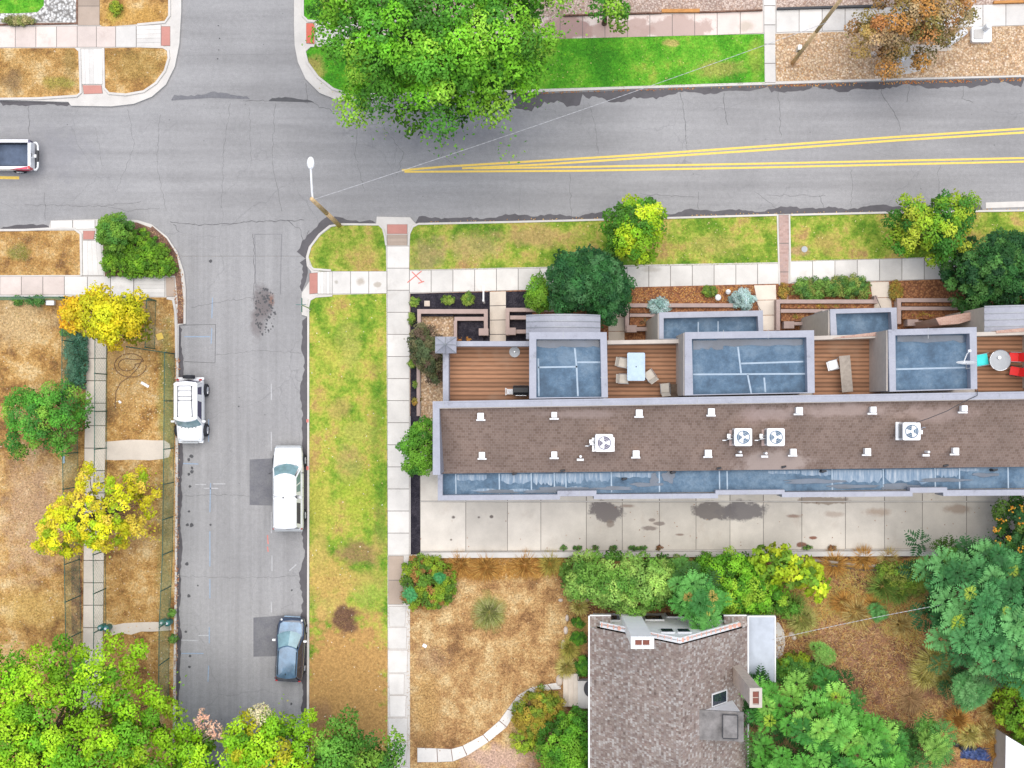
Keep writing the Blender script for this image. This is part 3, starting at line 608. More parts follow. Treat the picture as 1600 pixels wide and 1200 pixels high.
for px, py, r in [(299, 713, 3), (295, 718, 2.5), (300, 731, 2.4), (300, 737, 2.6), (295, 741, 2), (297, 760, 2), (295, 799, 2), (293, 820, 2.4), (299, 821, 3.2), (292, 881, 2.6), (329, 820, 1.6), (295, 931, 2.6), (309, 915, 1.4), (290, 987, 2), (297, 1025, 2), (296, 1042, 2), (340, 92, 1.2), (343, 60, 1), (341, 40, 1), (342, 78, 1), (329, 408, 2.6), (455, 1100, 1.8), (456, 922, 1.5), (373, 635, 1.4)]:
    x, y = P2(px, py)
    pts = [(x + r / S * (1 + random.uniform(-.3, .3)) * math.cos(a / 9 * 6.283), y + r / S * (1 + random.uniform(-.3, .3)) * math.sin(a / 9 * 6.283)) for a in range(9)]
    mbd.prism(pts, 0, .0085)
for k in range(110):
    a = random.uniform(0, 6.283); r_ = math.sqrt(random.random()); X, Y = P2(414 + 17 * r_ * math.cos(a), 486 + 38 * r_ * math.sin(a)); e_ = random.uniform(.02, .085)
    mbd.prism([(X + e_ * random.uniform(.5, 1.3) * math.cos(q_), Y + e_ * random.uniform(.5, 1.6) * math.sin(q_)) for q_ in (0, 1.1, 2.2, 3.2, 4.3, 5.3)], 0, .0065 + .00002 * k)
tag(mbd.build('oil_drip', M['tar']), kind='structure')
x, y = P2(1256, 390); mb = MB(); mb.prism(disc(x, y, .19), .13, .16)
tag(mb.build('valve_cover', M['grey_metal']), 'round grey metal cover in the verge lawn right of the brick path', 'cover')
kerbline('kerb_edge', [(1540, 321), (1600, 319), (1700, 316)], 9, .0, .03)

# ================================================================ vegetation generators
def inpoly(pts, poly):
    x, y = pts[:, 0], pts[:, 1]; inside = np.zeros(len(pts), bool); n = len(poly)
    for i in range(n):
        x0, y0 = poly[i]; x1, y1 = poly[(i + 1) % n]
        if y0 == y1: continue
        c = ((y0 > y) != (y1 > y)) & (x < (x1 - x0) * (y - y0) / (y1 - y0) + x0)
        inside ^= c
    return inside
def edist(pts, poly):
    d = np.full(len(pts), 1e9); n = len(poly)
    for i in range(n):
        a = np.array(poly[i]); b = np.array(poly[(i + 1) % n]); ab = b - a
        t = np.clip(((pts - a) @ ab) / max(ab @ ab, 1e-9), 0, 1)
        d = np.minimum(d, np.linalg.norm(pts - (a + t[:, None] * ab), axis=1))
    return d
def sample(poly, n):
    a = np.array(poly); lo = a.min(0); hi = a.max(0); out = []
    tot = 0
    while tot < n:
        p = rng.uniform(lo, hi, (n * 2 + 20, 2)); p = p[inpoly(p, poly)]; out.append(p); tot += len(p)
    return np.concatenate(out)[:n]
def poisson(poly, r, maxn=900):
    a = np.array(poly); area = abs(sum(a[i][0] * a[(i + 1) % len(a)][1] - a[(i + 1) % len(a)][0] * a[i][1] for i in range(len(a)))) / 2
    cand = sample(poly, int(min(6000, 14 * area / (r * r)) + 30)); keep = []
    for p in cand:
        if all((p[0] - k[0]) ** 2 + (p[1] - k[1]) ** 2 > r * r for k in keep): keep.append(p)
        if len(keep) >= maxn: break
    return np.array(keep)
def unit(v): return v / np.maximum(np.linalg.norm(v, axis=1, keepdims=True), 1e-9)
def leaves(c, nrm, size, asp=.55, tdir=None, cup=.12):
    """diamond leaves: centre, normal, length -> verts (N*4,3)"""
    n = len(c); nrm = unit(nrm)
    t = tdir if tdir is not None else rng.normal(size=(n, 3))
    t = unit(t - (t * nrm).sum(1, keepdims=True) * nrm); b = np.cross(nrm, t)
    L = (size * .5)[:, None]; W = L * asp
    v = np.stack([c - t * L, c + b * W + nrm * L * cup - t * L * .1, c + t * L, c - b * W + nrm * L * cup - t * L * .1], 1)
    return v.reshape(-1, 3)
def qmesh(name, verts, cols, mat, parent=None, k=4, world=True):
    n = len(verts) // k
    me = bpy.data.meshes.new(name)
    if parent is not None and world: verts = verts - np.array(wloc(parent))
    me.vertices.add(n * k); me.vertices.foreach_set('co', verts.astype(np.float32).ravel())
    me.loops.add(n * k); me.loops.foreach_set('vertex_index', np.arange(n * k, dtype=np.int32))
    me.polygons.add(n); me.polygons.foreach_set('loop_start', np.arange(0, n * k, k, dtype=np.int32))
    me.update(calc_edges=True)
    at = me.attributes.new('Col', 'FLOAT_COLOR', 'FACE')
    at.data.foreach_set('color', np.concatenate([np.clip(cols, 0, 1), np.ones((n, 1))], 1).astype(np.float32).ravel())
    me.materials.append(mat)
    o = bpy.data.objects.new(name, me); col.objects.link(o)
    if parent is not None: o.parent = parent
    return o
def pick(pal, n, w=None):
    pal = np.array(pal); i = rng.choice(len(pal), n, p=w); return pal[i]
def clump_leaves(C, rad, n, lsize, pal, w=None, flat=.8, jit=.16, under=.5, tintfn=None):
    """leaves on the skin of clumps C (m,3) -> verts, cols"""
    m = len(C); r = rad * rng.uniform(.75, 1.2, m)
    idx = np.repeat(np.arange(m), n); N = m * n
    d = unit(rng.normal(size=(N, 3)) + np.array([0, 0, .45])); rr = r[idx] * (rng.uniform(.25, 1, N) ** .45)
    rr *= 1 + .25 * np.sin(d[:, 0] * 5 + idx) * np.sin(d[:, 1] * 5 + idx * 2)
    c = C[idx] + d * rr[:, None] * np.array([1, 1, flat])
    nr = d * .55 + np.array([0, .12, .85]) + rng.normal(size=(N, 3)) * .3
    cc = pick(pal, m, w)
    if tintfn is not None: cc = tintfn(C, cc)
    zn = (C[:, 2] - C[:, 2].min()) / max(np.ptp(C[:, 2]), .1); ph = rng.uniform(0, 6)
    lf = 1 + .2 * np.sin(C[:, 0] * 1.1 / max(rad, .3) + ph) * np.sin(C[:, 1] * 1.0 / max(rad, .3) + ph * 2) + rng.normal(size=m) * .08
    cc = cc * (lf * (.82 + .22 * zn))[:, None]; cols = cc[idx]  # low clumps get darker leaf colour, as painted shade
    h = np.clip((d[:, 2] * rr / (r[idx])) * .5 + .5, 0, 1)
    cols = cols * (under + (1.12 - under) * h)[:, None] * rng.uniform(1 - jit, 1 + jit, (N, 1)) * rng.uniform(.94, 1.06, (N, 3))  # shade painted into leaf colour: dark clump undersides, bright tops
    return leaves(c, nr, lsize * rng.uniform(.7, 1.25, N)), cols
def limbs(mb, base, top, C, r0, frac=.35, maxn=60):
    base = Vector(base); top = Vector(top); mid = base.lerp(top, .5) + Vector((random.uniform(-.15, .15), random.uniform(-.15, .15), 0))
    mb.tube(base - Vector((0, 0, .05)), base + Vector((0, 0, .25)), r0 * 1.35, r0, 9); mb.tube(base + Vector((0, 0, .25)), mid, r0, r0 * .8, 9); mb.tube(mid, top, r0 * .8, r0 * .55, 9)
    ids = list(range(len(C))); random.shuffle(ids)
    for i in ids[:min(maxn, max(3, int(len(C) * frac)))]:
        c = Vector(C[i]); t = random.uniform(.45, 1); s = base.lerp(top, t)
        e = s.lerp(c, .55) + Vector((random.uniform(-.3, .3), random.uniform(-.3, .3), random.uniform(0, .3))) * min(1, r0 * 5)
        mb.tube(s, e, r0 * .32, r0 * .18, 5, False); mb.tube(e, c, r0 * .18, r0 * .06, 5, False)
def tree(name, label, cat, outline, zlo, ztop, rad, n, lsize, pal, w=None, group=None, gap=.06, trunk_r=.16, bark='bark', tintfn=None, under=.5, fill=.6, spacing=.85, trunk_px=None, crown_name='crown', dome=1.0, stray=0, inset=.14):
    zm = zlo + (ztop - zlo) * .45
    poly = [P2(a, b, zm) for a, b in outline]
    C2 = poisson(poly, rad * spacing)
    d = edist(C2, poly); D = max(d.max(), .01)
    keep = (d > rad * inset) & (rng.random(len(C2)) > gap); C2, d = C2[keep], d[keep]
    u = np.clip(d / D, 0, 1); z = zlo + (ztop - zlo - rad) * np.sqrt(1 - (1 - u) ** 2) ** dome + rng.normal(size=len(u)) * rad * .35
    C = np.column_stack([C2, z])
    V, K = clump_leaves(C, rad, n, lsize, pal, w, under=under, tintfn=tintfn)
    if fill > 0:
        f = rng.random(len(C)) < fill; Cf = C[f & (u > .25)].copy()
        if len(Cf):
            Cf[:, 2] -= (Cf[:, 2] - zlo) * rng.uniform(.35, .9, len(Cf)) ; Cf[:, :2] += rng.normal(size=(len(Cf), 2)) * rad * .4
            V2, K2 = clump_leaves(Cf, rad * 1.05, max(20, int(n * .5)), lsize * 1.25, np.array(pal) * .55, w, under=under)  # inner layer in a darkened palette, painting shade into the crown gaps
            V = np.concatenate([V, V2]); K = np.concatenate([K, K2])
    if stray:
        ps = sample(poly, stray); dd = edist(ps, poly); ps = ps[dd < D * .35]
        zz = rng.uniform(zlo, zlo + (ztop - zlo) * .5, len(ps)); c = np.column_stack([ps + rng.normal(size=ps.shape) * rad * .35, zz])
        V = np.concatenate([V, leaves(c, rng.normal(size=c.shape) + np.array([0, 0, .8]), lsize * rng.uniform(.7, 1.2, len(c)))]); K = np.concatenate([K, pick(pal, len(c), w) * rng.uniform(.7, 1.1, (len(c), 1))])
    bx, by = (P2(*trunk_px) if trunk_px else tuple(C2.mean(0)))
    g0 = .1
    t = thing(name, label, cat, (bx, by, g0), group=group)
    mb = MB(); cen = C2.mean(0); limbs(mb, (bx, by, g0), (bx * .4 + cen[0] * .6, by * .4 + cen[1] * .6, g0 + (ztop - g0) * .62), C - np.array([0, 0, rad * .3]), trunk_r)
    mb.build('trunk' if ztop > 2.2 else 'stem', M[bark], t, smooth=True)
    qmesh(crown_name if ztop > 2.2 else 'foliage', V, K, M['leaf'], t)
    return t
def rosette(C, up, R_, nf, npair, pal, w=None, droop=.35, lw=.3, jit=.12, narrow=1.0):
    """compound-leaf rosettes (sumac, tree of heaven): fronds radiate from a growing tip"""
    m = len(C); V = []; K = []
    cc = pick(pal, m, w); Rr = R_ * rng.uniform(.7, 1.2, m)
    for k in range(nf):
        a = 2 * np.pi * (k + rng.uniform(-.3, .3, m)) / nf + np.arange(m) * 1.7
        el = rng.uniform(.05, .55, m)
        dr = np.column_stack([np.cos(a) * np.cos(el), np.sin(a) * np.cos(el), np.sin(el)]) + up * .25
        dr = unit(dr); side = unit(np.cross(dr, np.array([0, 0, 1.0]))); L = Rr * rng.uniform(.75, 1.1, m)
        fc = cc * rng.uniform(.8, 1.15, (m, 1))
        for j in range(1, npair + 1):
            t = j / npair; p = C + dr * (L * t)[:, None] - np.array([0, 0, 1.0]) * (droop * L * t * t)[:, None]
            ll = L * lw * (math.sin(math.pi * min(1, t * .85 + .12)) * .8 + .25)
            for s in ((-1, 1) if j < npair else (0,)):
                td = unit(side * s * .9 + dr * (.55 if s else 1) - np.array([0, 0, .15]))
                q_ = p + td * (ll * .5)[:, None]
                nr = np.array([0, 0, 1.0]) + rng.normal(size=(m, 3)) * .22 + dr * .1
                V.append(leaves(q_, nr, ll, .36 * narrow, td, .06)); K.append(fc * rng.uniform(1 - jit, 1 + jit, (m, 1)) * (.75 + .35 * t))
    return np.concatenate(V), np.concatenate(K)
def sumac(name, label, outline, zlo, ztop, R_, pal, w=None, group=None, spacing=.8, nf=10, npair=7, cat='tree', fill=True, lw=.4, gap=.03, tops=None, narrow=1.0, trunk_r=.1):
    zm = zlo + (ztop - zlo) * .45; poly = [P2(a, b, zm) for a, b in outline]
    C2 = poisson(poly, R_ * spacing); d = edist(C2, poly); keep = (rng.random(len(C2)) > gap) & (d > R_ * .35 if d.max() > R_ * .6 else d > -1); C2, d = C2[keep], d[keep]
    if len(C2) == 0: C2 = np.array(poly).mean(0)[None, :]; d = np.array([.3])
    D = max(d.max(), .01); u = np.clip(d / D, 0, 1)
    z = zlo + (ztop - zlo) * np.sqrt(1 - (1 - u) ** 2) + rng.normal(size=len(u)) * .25 * min(1, R_); C = np.column_stack([C2, z])
    cen = C2.mean(0); up = unit(np.column_stack([(C2 - cen), np.full(len(C2), D * 1.2)]))
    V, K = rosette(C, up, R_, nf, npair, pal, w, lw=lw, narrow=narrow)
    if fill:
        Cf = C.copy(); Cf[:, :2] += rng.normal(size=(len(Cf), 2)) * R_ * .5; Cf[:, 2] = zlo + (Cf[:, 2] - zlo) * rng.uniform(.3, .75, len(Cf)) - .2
        V2, K2 = rosette(Cf, up, R_ * 1.05, max(5, nf - 3), max(4, npair - 1), np.array(pal) * .38, w, lw=lw, narrow=narrow); V = np.concatenate([V, V2]); K = np.concatenate([K, K2])  # lower rosettes darkened in colour to paint the shade between fronds
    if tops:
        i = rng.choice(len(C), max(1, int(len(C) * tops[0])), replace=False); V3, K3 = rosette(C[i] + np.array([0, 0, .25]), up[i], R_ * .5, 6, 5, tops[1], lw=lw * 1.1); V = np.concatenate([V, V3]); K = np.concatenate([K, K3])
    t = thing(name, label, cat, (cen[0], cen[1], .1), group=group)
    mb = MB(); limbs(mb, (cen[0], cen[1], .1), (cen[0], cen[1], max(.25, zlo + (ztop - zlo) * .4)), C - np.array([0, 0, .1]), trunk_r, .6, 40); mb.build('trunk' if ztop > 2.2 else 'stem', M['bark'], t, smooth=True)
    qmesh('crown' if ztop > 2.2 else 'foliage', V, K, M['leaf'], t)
    return t
def spray(t, outline, z, rad, n, lsize, pal, frm):
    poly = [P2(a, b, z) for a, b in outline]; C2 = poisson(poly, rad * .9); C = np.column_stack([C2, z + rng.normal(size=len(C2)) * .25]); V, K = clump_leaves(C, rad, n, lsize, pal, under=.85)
    o = qmesh('dead_foliage', V, K, M['leaf'], t); mb = MB(); f = Vector(P(*frm, z - 1.2)); [mb.path([f, f.lerp(Vector(c), .5) + Vector((0, 0, .2)), c], [.05, .03, .012], 5) for c in C]; mb.build('dead_branch', M['bark_pale'], t)
def blades(pts, base_z, length, width, lean, pal, w=None, dirs=None, jit=.2):
    """triangular blades from points -> verts(N*3), cols"""
    n = len(pts); a = rng.uniform(0, 2 * np.pi, n); L = length * rng.uniform(.6, 1.3, n); ln = np.clip(rng.normal(lean, .22, n), .05, 1.45)
    dr = np.column_stack([np.cos(a), np.sin(a)]) if dirs is None else dirs
    tip = np.column_stack([pts + dr * (L * np.sin(ln))[:, None], base_z + L * np.cos(ln)])
    s = np.column_stack([-dr[:, 1], dr[:, 0]]) * (width * .5)
    b0 = np.column_stack([pts + s, np.full(n, 0.0) + base_z]); b1 = np.column_stack([pts - s, np.full(n, 0.0) + base_z])
    V = np.stack([b0, b1, tip], 1).reshape(-1, 3)
    return V, pick(pal, n, w) * rng.uniform(1 - jit, 1 + jit, (n, 1))
STRAW = [(.5, .36, .17), (.42, .27, .11), (.6, .46, .26), (.3, .18, .08)]
def field(name, outline, n, length, lean, pal, w=None, width=.022, z=.13, holes=(), excl=None):
    poly = [P2(a, b) for a, b in outline]; p = sample(poly, n)
    for h in holes: p = p[~inpoly(p, [P2(a, b) for a, b in h])]
    k = noise2(p); p = p[rng.random(len(p)) < k]
    V, K = blades(p, z, length, width, lean, pal, w)
    return tag(qmesh(name, V, K, M['grass'], None, 3), kind='stuff')
def noise2(p):
    return np.clip(.55 + .35 * np.sin(p[:, 0] * 1.3 + 2 * np.sin(p[:, 1] * .7)) * np.sin(p[:, 1] * 1.1 + 1.7 * np.sin(p[:, 0] * .5)) + .25 * np.sin(p[:, 0] * 4.1 + p[:, 1] * 3.3), .12, 1)
def tuft(name, label, px, py, r, pal, h=.6, n=260, w=None, cat='ornamental grass', group=None, width=.03, lean=.8):
    x, y = P2(px, py); t = rng.uniform(0, 2 * np.pi, n); rr = r * .3 * np.sqrt(rng.random(n)); d = np.column_stack([np.cos(t), np.sin(t)])
    p = d * rr[:, None] + np.array([x, y]); V1 = []
    L = h * rng.uniform(.6, 1.2, n); ln = np.clip(rng.uniform(.1, 1.0, n) * lean, 0, 1.3)
    dr = unit(np.column_stack([d + rng.normal(size=(n, 2)) * .35])) if False else d
    s = np.column_stack([-d[:, 1], d[:, 0]]) * width * .5
    out = r * rng.uniform(.5, 1.05, n)
    mid = np.column_stack([p + d * (out * .45)[:, None], .13 + L * .8]); tip = np.column_stack([p + d * out[:, None], .13 + L * np.clip(1 - ln, .1, 1)])
    b0 = np.column_stack([p + s, np.full(n, .13)]); b1 = np.column_stack([p - s, np.full(n, .13)]); m0 = mid + np.column_stack([s * .8, np.zeros(n)]); m1 = mid - np.column_stack([s * .8, np.zeros(n)])
    tp = tip + np.column_stack([s * .15, np.zeros(n)]); tq = tip - np.column_stack([s * .15, np.zeros(n)])
    V = np.concatenate([np.stack([b0, b1, m1, m0], 1).reshape(-1, 3), np.stack([m0, m1, tq, tp], 1).reshape(-1, 3)])
    c = pick(pal, n, w) * rng.uniform(.8, 1.2, (n, 1)); K = np.concatenate([c * .8, c])
    o = qmesh(name, V, K, M['grass'], None); return tag(o, label, cat, group)
def circ(px, py, rx, ry=None, n=14, jit=.12, rot=0):
    ry = ry or rx; out = []
    for i in range(n):
        a = 2 * math.pi * i / n; k = 1 + random.uniform(-jit, jit); out.append((px + rx * k * math.cos(a), py + ry * k * math.sin(a)))
    return out
def shrub(name, label, px, py, rx, ry, h, pal, w=None, lsize=.1, rad=None, n=60, group=None, cat='shrub', outline=None, zlo=.25, under=.45, gap=.0, fill=.4, stray=0):
    rad = rad or max(.12, min(rx, ry) / S * .35)
    return tree(name, label, cat, outline or circ(px, py, rx, ry), zlo, h, rad, n, lsize, pal, w, group, gap, .04, under=under, fill=fill, stray=stray)

# ================================================================ TOWNHOUSE ROW
ZT, ZD, ZL = 9.5, 6.3, 6.4
town = thing('townhouse_row', 'long flat roofed townhouse row with brown shingle strip and lavender grey parapets beside the driveway', 'building', (*P2(1150, 690, ZT), 0))
def Q(pts, z): return [P2(a, b, z) for a, b in pts]
mb = MB()
mb.prism(Q([(678, 629), (1790, 610), (1790, 741), (678, 741)], ZT), 0, 6.3)                     # main block body
mb.prism(Q([(686, 738), (1790, 728), (1790, 768), (686, 778)], ZL), 0, ZL - .12)
mb.prism(Q([(693, 537), (1790, 519), (1790, 640), (693, 640)], ZD), 0, ZD - .12)
mb.build('wall', M['beige'], town)
# shingle plane: falls from the north parapet to the lower membrane
def zsh(py): return 9.1 - (py - 637) / 103 * 2.25
mb = MB(); a, b, c, d = P(687, 637, 9.1), P(1790, 619, 9.1), P(1790, 727, 6.72), P(691, 740, 6.72)
mb.quad(d, c, b, a); mb.build('shingle_roof', M['shingle_town'], town)
mb = MB(); mb.add([P(683.5, 742, 9.2)[:2] + (0,)] * 0, []) if False else None
# parapets of the high roof
mb.ring(Q([(676, 627), (1792, 608.5), (1792, 620), (676, 637.5)], ZT), Q([(679, 629.5), (1790, 611), (1790, 617), (679, 635.5)], ZT), ZT, ZT - .04, 6.0)
mb.prism(Q([(679, 629), (1791, 610.5), (1791, 619), (679, 637)], ZT), 6.1, ZT - .02)
mb.prism(Q([(676.2, 637), (686.5, 637), (688, 742), (676.2, 742)], ZT), 5.9, ZT - .003)
mb.build('parapet', M['parapet'], town)
mb = MB(); mb.prism(Q([(676.5, 636.4), (1791, 618.6), (1791, 621), (676.5, 638.8)], ZT), ZT - .3, ZT - .06); mb.build('flashing', M['beige'], town)
# lower membrane strip and its stepped parapet
mb = MB(); mb.prism(Q([(688, 737), (1790, 724), (1790, 760), (688, 774)], ZL), 6.2, ZL); mb.build('membrane_roof', M['membrane'], town)
ZP = 6.95
mb = MB()
mb.prism(Q([(684, 741), (691.5, 741), (691.5, 782), (684, 782)], ZP), 5.6, ZP - .002)
steps = [(684, 875, 774, 782), (871, 932, 767, 775.5), (928, 1122, 772.5, 780), (1118, 1226, 766, 773), (1222, 1426, 769, 777), (1422, 1480, 762, 770), (1474, 1790, 766, 775)]
for i, (x0, x1, y0, y1) in enumerate(steps): mb.prism(Q([(x0, y0), (x1, y0 - (x1 - x0) * .007), (x1, y1 - (x1 - x0) * .007), (x0, y1)], ZP), 5.6, ZP + .003 * (i % 2))
each(mb, 'lower_parapet', M['parapet'], town)
mb = MB()
for k in range(14):
    px = 700 + k * 78 + random.uniform(-14, 14); yt = 627 - (px - 676) * .0166; a = P2(px, yt, ZT); b = P2(px + .5, yt + 10, ZT); mb.box(a[0], a[0] + .025, a[1], b[1], ZT, ZT + .004)
for px in (735, 800, 905, 985, 1050, 1170, 1290, 1350, 1450, 1540):
    i_ = [q_ for q_ in steps if q_[0] <= px <= q_[1]][0]; yy_ = i_[2] - (px - i_[0]) * .007; a = P2(px, yy_, ZP); b = P2(px, yy_ + 8, ZP); mb.box(a[0], a[0] + .025, a[1], b[1], ZP + .003, ZP + .008)
for px in (880, 1130, 1200, 1450): a = P2(px, 518.5 - (px - 827) * .01, ZT); b = P2(px, 529, ZT); mb.box(a[0], a[0] + .025, a[1], b[1], ZT, ZT + .004)
for px, py in ((827, 560), (938, 590), (1070, 570), (1261, 560), (1388, 560), (1516, 575)): a = P2(px, py, ZT); b = P2(px + 11, py, ZT); mb.box(a[0], b[0], a[1], a[1] + .025, ZT, ZT + .004)
each(mb, 'coping_joint', M['grey_metal'], town)
mb = MB()
for x in (712, 780, 830, 866, 884, 955, 1030, 1124, 1136, 1300, 1380, 1461, 1499, 1575): mb.prism(Q([(x - 1, 741 - (x - 690) * .012), (x + 1, 741 - (x - 690) * .012), (x + 1.5, 772 - (x - 690) * .01), (x - .5, 772 - (x - 690) * .01)], ZL), ZL, ZL + .006)
each(mb, 'membrane_seam', M['seam'], town)
def blob(mb, cx, cy, rx, ry, z0, z1, n=22, amp=.25, zref=None):
    zr = zref if zref is not None else z1; ph = random.random() * 9; pts = []
    for i in range(n):
        a = 2 * math.pi * i / n; k = 1 + amp * math.sin(3 * a + ph) * .6 + amp * .5 * math.sin(5 * a + ph * 2) + random.uniform(-amp, amp) * .35
        pts.append(P2(cx + rx * k * math.cos(a), cy + ry * k * math.sin(a), zr))
    mb.prism(pts, z0, z1)
mb = MB()
for x0, x1, dy in ((714, 760, 10), (783, 829, 15), (833, 865, 17), (868, 883, 18), (886, 912, 15), (914, 953, 13), (957, 1020, 8), (1200, 1250, 5), (1252, 1298, 9), (1302, 1378, 20), (1383, 1459, 22), (1463, 1497, 14), (1500, 1530, 5)):
    yt = 742 - (x0 - 690) * .0125; n_ = 12
    mb.prism(Q([(x0, yt), (x1, yt)] + [(x1 - (x1 - x0) * k / n_, yt + dy * (1 + random.uniform(-.28, .1)) * (.75 if k in (0, n_) else 1)) for k in range(n_ + 1)], ZL), ZL, ZL + .006)
for cx, cy, rx, ry in ((760, 766, 22, 2.5), (815, 766, 22, 2.2), (900, 762, 14, 2)): blob(mb, cx, cy, rx, ry, ZL, ZL + .009)
each(mb, 'chalky_stain', M['chalk'], town)
mb = MB()
for i, (cx, cy, rx, ry) in enumerate(((780, 768, 30, 3), (865, 764, 22, 4), (845, 768, 30, 2.5), (905, 764, 26, 2.5), (960, 763, 30, 3), (1010, 757, 26, 3), (1045, 745, 10, 9), (1022, 748, 6, 9), (1270, 752, 46, 4), (1330, 760, 40, 3), (1405, 760, 28, 5), (1475, 750, 40, 3), (1540, 742, 22, 3))): blob(mb, cx, cy, rx, ry, ZL, ZL + .012 + .003 * i)
each(mb, 'puddle', M['wetroof'], town)
mb = MB(); mb.build
# high box roofs
def box_roof(outer, inner, ztop, zfl, beige=None, zb=0):
    m1 = MB(); m1.ring(Q(outer, ztop), Q(inner, ztop), ztop, zfl, ZD - .3 if zb == 0 else zb); m1.build('parapet', M['parapet'], town)
    m2 = MB(); m2.prism(Q(inner, ztop), zfl - .1, zfl); m2.build('membrane_roof', M['membrane'], town)
    m3 = MB(); o = Q(outer, ztop); c = (sum(p[0] for p in o) / 4, sum(p[1] for p in o) / 4)
    o2 = [(p[0] + (.06 if c[0] > p[0] else -.06) * 1.0, p[1] + (.06 if c[1] > p[1] else -.06)) for p in o]
    m3.prism([(c[0] + (p[0] - c[0]) * 1.0, c[1] + (p[1] - c[1])) for p in o2], zb, zfl - .12); m3.build('wall', M['beige'], town)
    # pale side wall facing the decks
B = [([(827, 519), (948, 519), (950, 621), (827, 623)], [(838, 530), (938, 530), (940, 620), (838, 621)]),
     ([(1070, 519), (1272, 516), (1273, 614), (1070, 618)], [(1081, 529.5), (1260, 527), (1262, 613), (1083, 616.5)]),
     ([(1388, 515), (1526, 511), (1527, 608), (1390, 612)], [(1399, 524), (1515, 521), (1517, 607), (1400, 610)]),
     ([(1640, 508), (1780, 505), (1780, 603), (1640, 606)], [(1651, 518), (1770, 515), (1770, 602), (1651, 604)])]
for o_, i_ in B: box_roof(o_, i_, ZT, 9.0, zb=4)
# outer skin of box side walls in beige, just outside the coping plane
mb = MB()
for xa, xb, y0, y1 in ((1070, 1273, 519, 618), (1388, 1527, 515, 611), (1640, 1700, 508, 605)):
    X0 = P2(xa, 560, ZT)[0]; Y0 = P2(xa, y0, ZT)[1]; Y1 = P2(xa, y1, ZT)[1]
    mb.box(X0 - .05, X0 + .02, Y0 - .03, Y1, ZD - .2, ZT - .16)
each(mb, 'side_wall', M['beige'], town)
# seams and wet patches on the box roofs
mb = MB()
for x0, y0, x1, y1 in ((898, 544, 901, 574), (841, 574, 902, 573), (901, 574, 903, 619), (902, 566, 938, 566), (1153, 542, 1158, 583), (1083, 585, 1262, 584), (1168, 585, 1174, 615), (1158, 568, 1255, 565), (1400, 577, 1516, 574), (1194, 590, 1196, 613), (841, 560, 842, 619)):
    a = Vector(P2(x0, y0, 9.0)); b = Vector(P2(x1, y1, 9.0)); d = (b - a).normalized(); n = Vector((-d.y, d.x)) * .045
    mb.prism([tuple(a - n), tuple(b - n), tuple(b + n), tuple(a + n)], 9.0, 9.006 + .002 * (len(mb.f) % 3))
each(mb, 'membrane_seam', M['seam'], town)
mb = MB()
for i, (x0, x1, y0, y1) in enumerate(((839, 937, 531, 543), (1083, 1130, 532, 545), (1120, 1255, 530, 540), (1402, 1512, 524, 534))):
    top = [(x0, y0), (x1, y0)]; bot = [(x1 - (x1 - x0) * k / 10, y1 + random.uniform(-2.5, 2)) for k in range(11)]
    mb.prism(Q(top + bot, 9.0), 9.0, 9.012 + .002 * i)
each(mb, 'puddle', M['wetroof'], town)
# lower bays and barrel roofs
box_roof([(1030, 488), (1192, 485), (1193, 528), (1030, 530)], [(1037, 497), (1184, 494), (1186, 528), (1037, 529)], 6.9, 6.35, zb=.1)
box_roof([(1297, 483), (1401, 480.5), (1402, 522), (1298, 525)], [(1306, 490), (1392, 487.5), (1394, 521), (1308, 524)], 6.9, 6.35, zb=.1)
mb = MB()
for x0, x1, y in ((1030, 1193, 488), (1297, 1402, 483)):
    X0 = P2(x0, y, 6.9)[0]; mb.box(X0 - .06, X0 + .02, P2(x0, y, 6.9)[1] - .05, P2(x0, 530, 6.9)[1], .1, 6.75)
each(mb, 'side_wall', M['beige'], town)
mb = MB()
for x0, y0, x1, y1 in ((1090, 503, 1092, 524), (1121, 502, 1123, 522)):
    a, b = P2(x0, y0, 6.35), P2(x1, y1, 6.35); mb.box(a[0], b[0], a[1], b[1], 6.35, 6.358)
each(mb, 'membrane_seam', M['seam'], town)
def barrel(x0, x1, y0, y1, zb, rise):
    mb = MB(); sm = MB(); X0, Y0 = P2(x0, y0, zb); X1, Y1 = P2(x1, y1, zb); n = 20; pr = []
    for i in range(n + 1):
        t = i / n; x = X0 + (X1 - X0) * t; pr.append((x, zb + rise * math.sin(math.pi * t) ** .9))
    for i in range(n):
        (a, za), (b, zb_) = pr[i], pr[i + 1]
        mb.add([(a, Y0, za), (b, Y0, zb_), (b, Y1, zb_), (a, Y1, za)], [(0, 3, 2, 1)])
        mb.add([(a, Y0, zb - .1), (b, Y0, zb - .1), (b, Y0, zb_), (a, Y0, za)], [(0, 1, 2, 3)])
        for yy in np.linspace(Y0 - .04, Y1, 5)[:-1]:
            sm.add([(a, yy, za + .05), (b, yy, zb_ + .05), (b, yy - .035, zb_ + .05), (a, yy - .035, za + .05), (a, yy, za), (b, yy, zb_), (b, yy - .035, zb_), (a, yy - .035, za)], [(0, 3, 2, 1), (0, 1, 5, 4), (3, 7, 6, 2)])
    o = mb.build('barrel_roof', M['parapet'], town, smooth=False)
    k_ = len(sm.f) // 4 // 20
    for q_ in range(4):
        m4 = MB()
        for i in range(20):
            b_ = (i * 4 + q_); m4.add(sm.v[b_ * 8:b_ * 8 + 8], [(0, 3, 2, 1), (0, 1, 5, 4), (3, 7, 6, 2)])
        m4.build('seam', M['grey_metal'], o)

    w = MB(); w.box(X0 + .05, X1 - .05, Y0 - .05, Y1, .1, zb - .1); w.build('wall', M['beige'], town)
barrel(822, 938, 492, 530, 6.6, .75); barrel(1538, 1680, 478, 520, 6.6, .75)
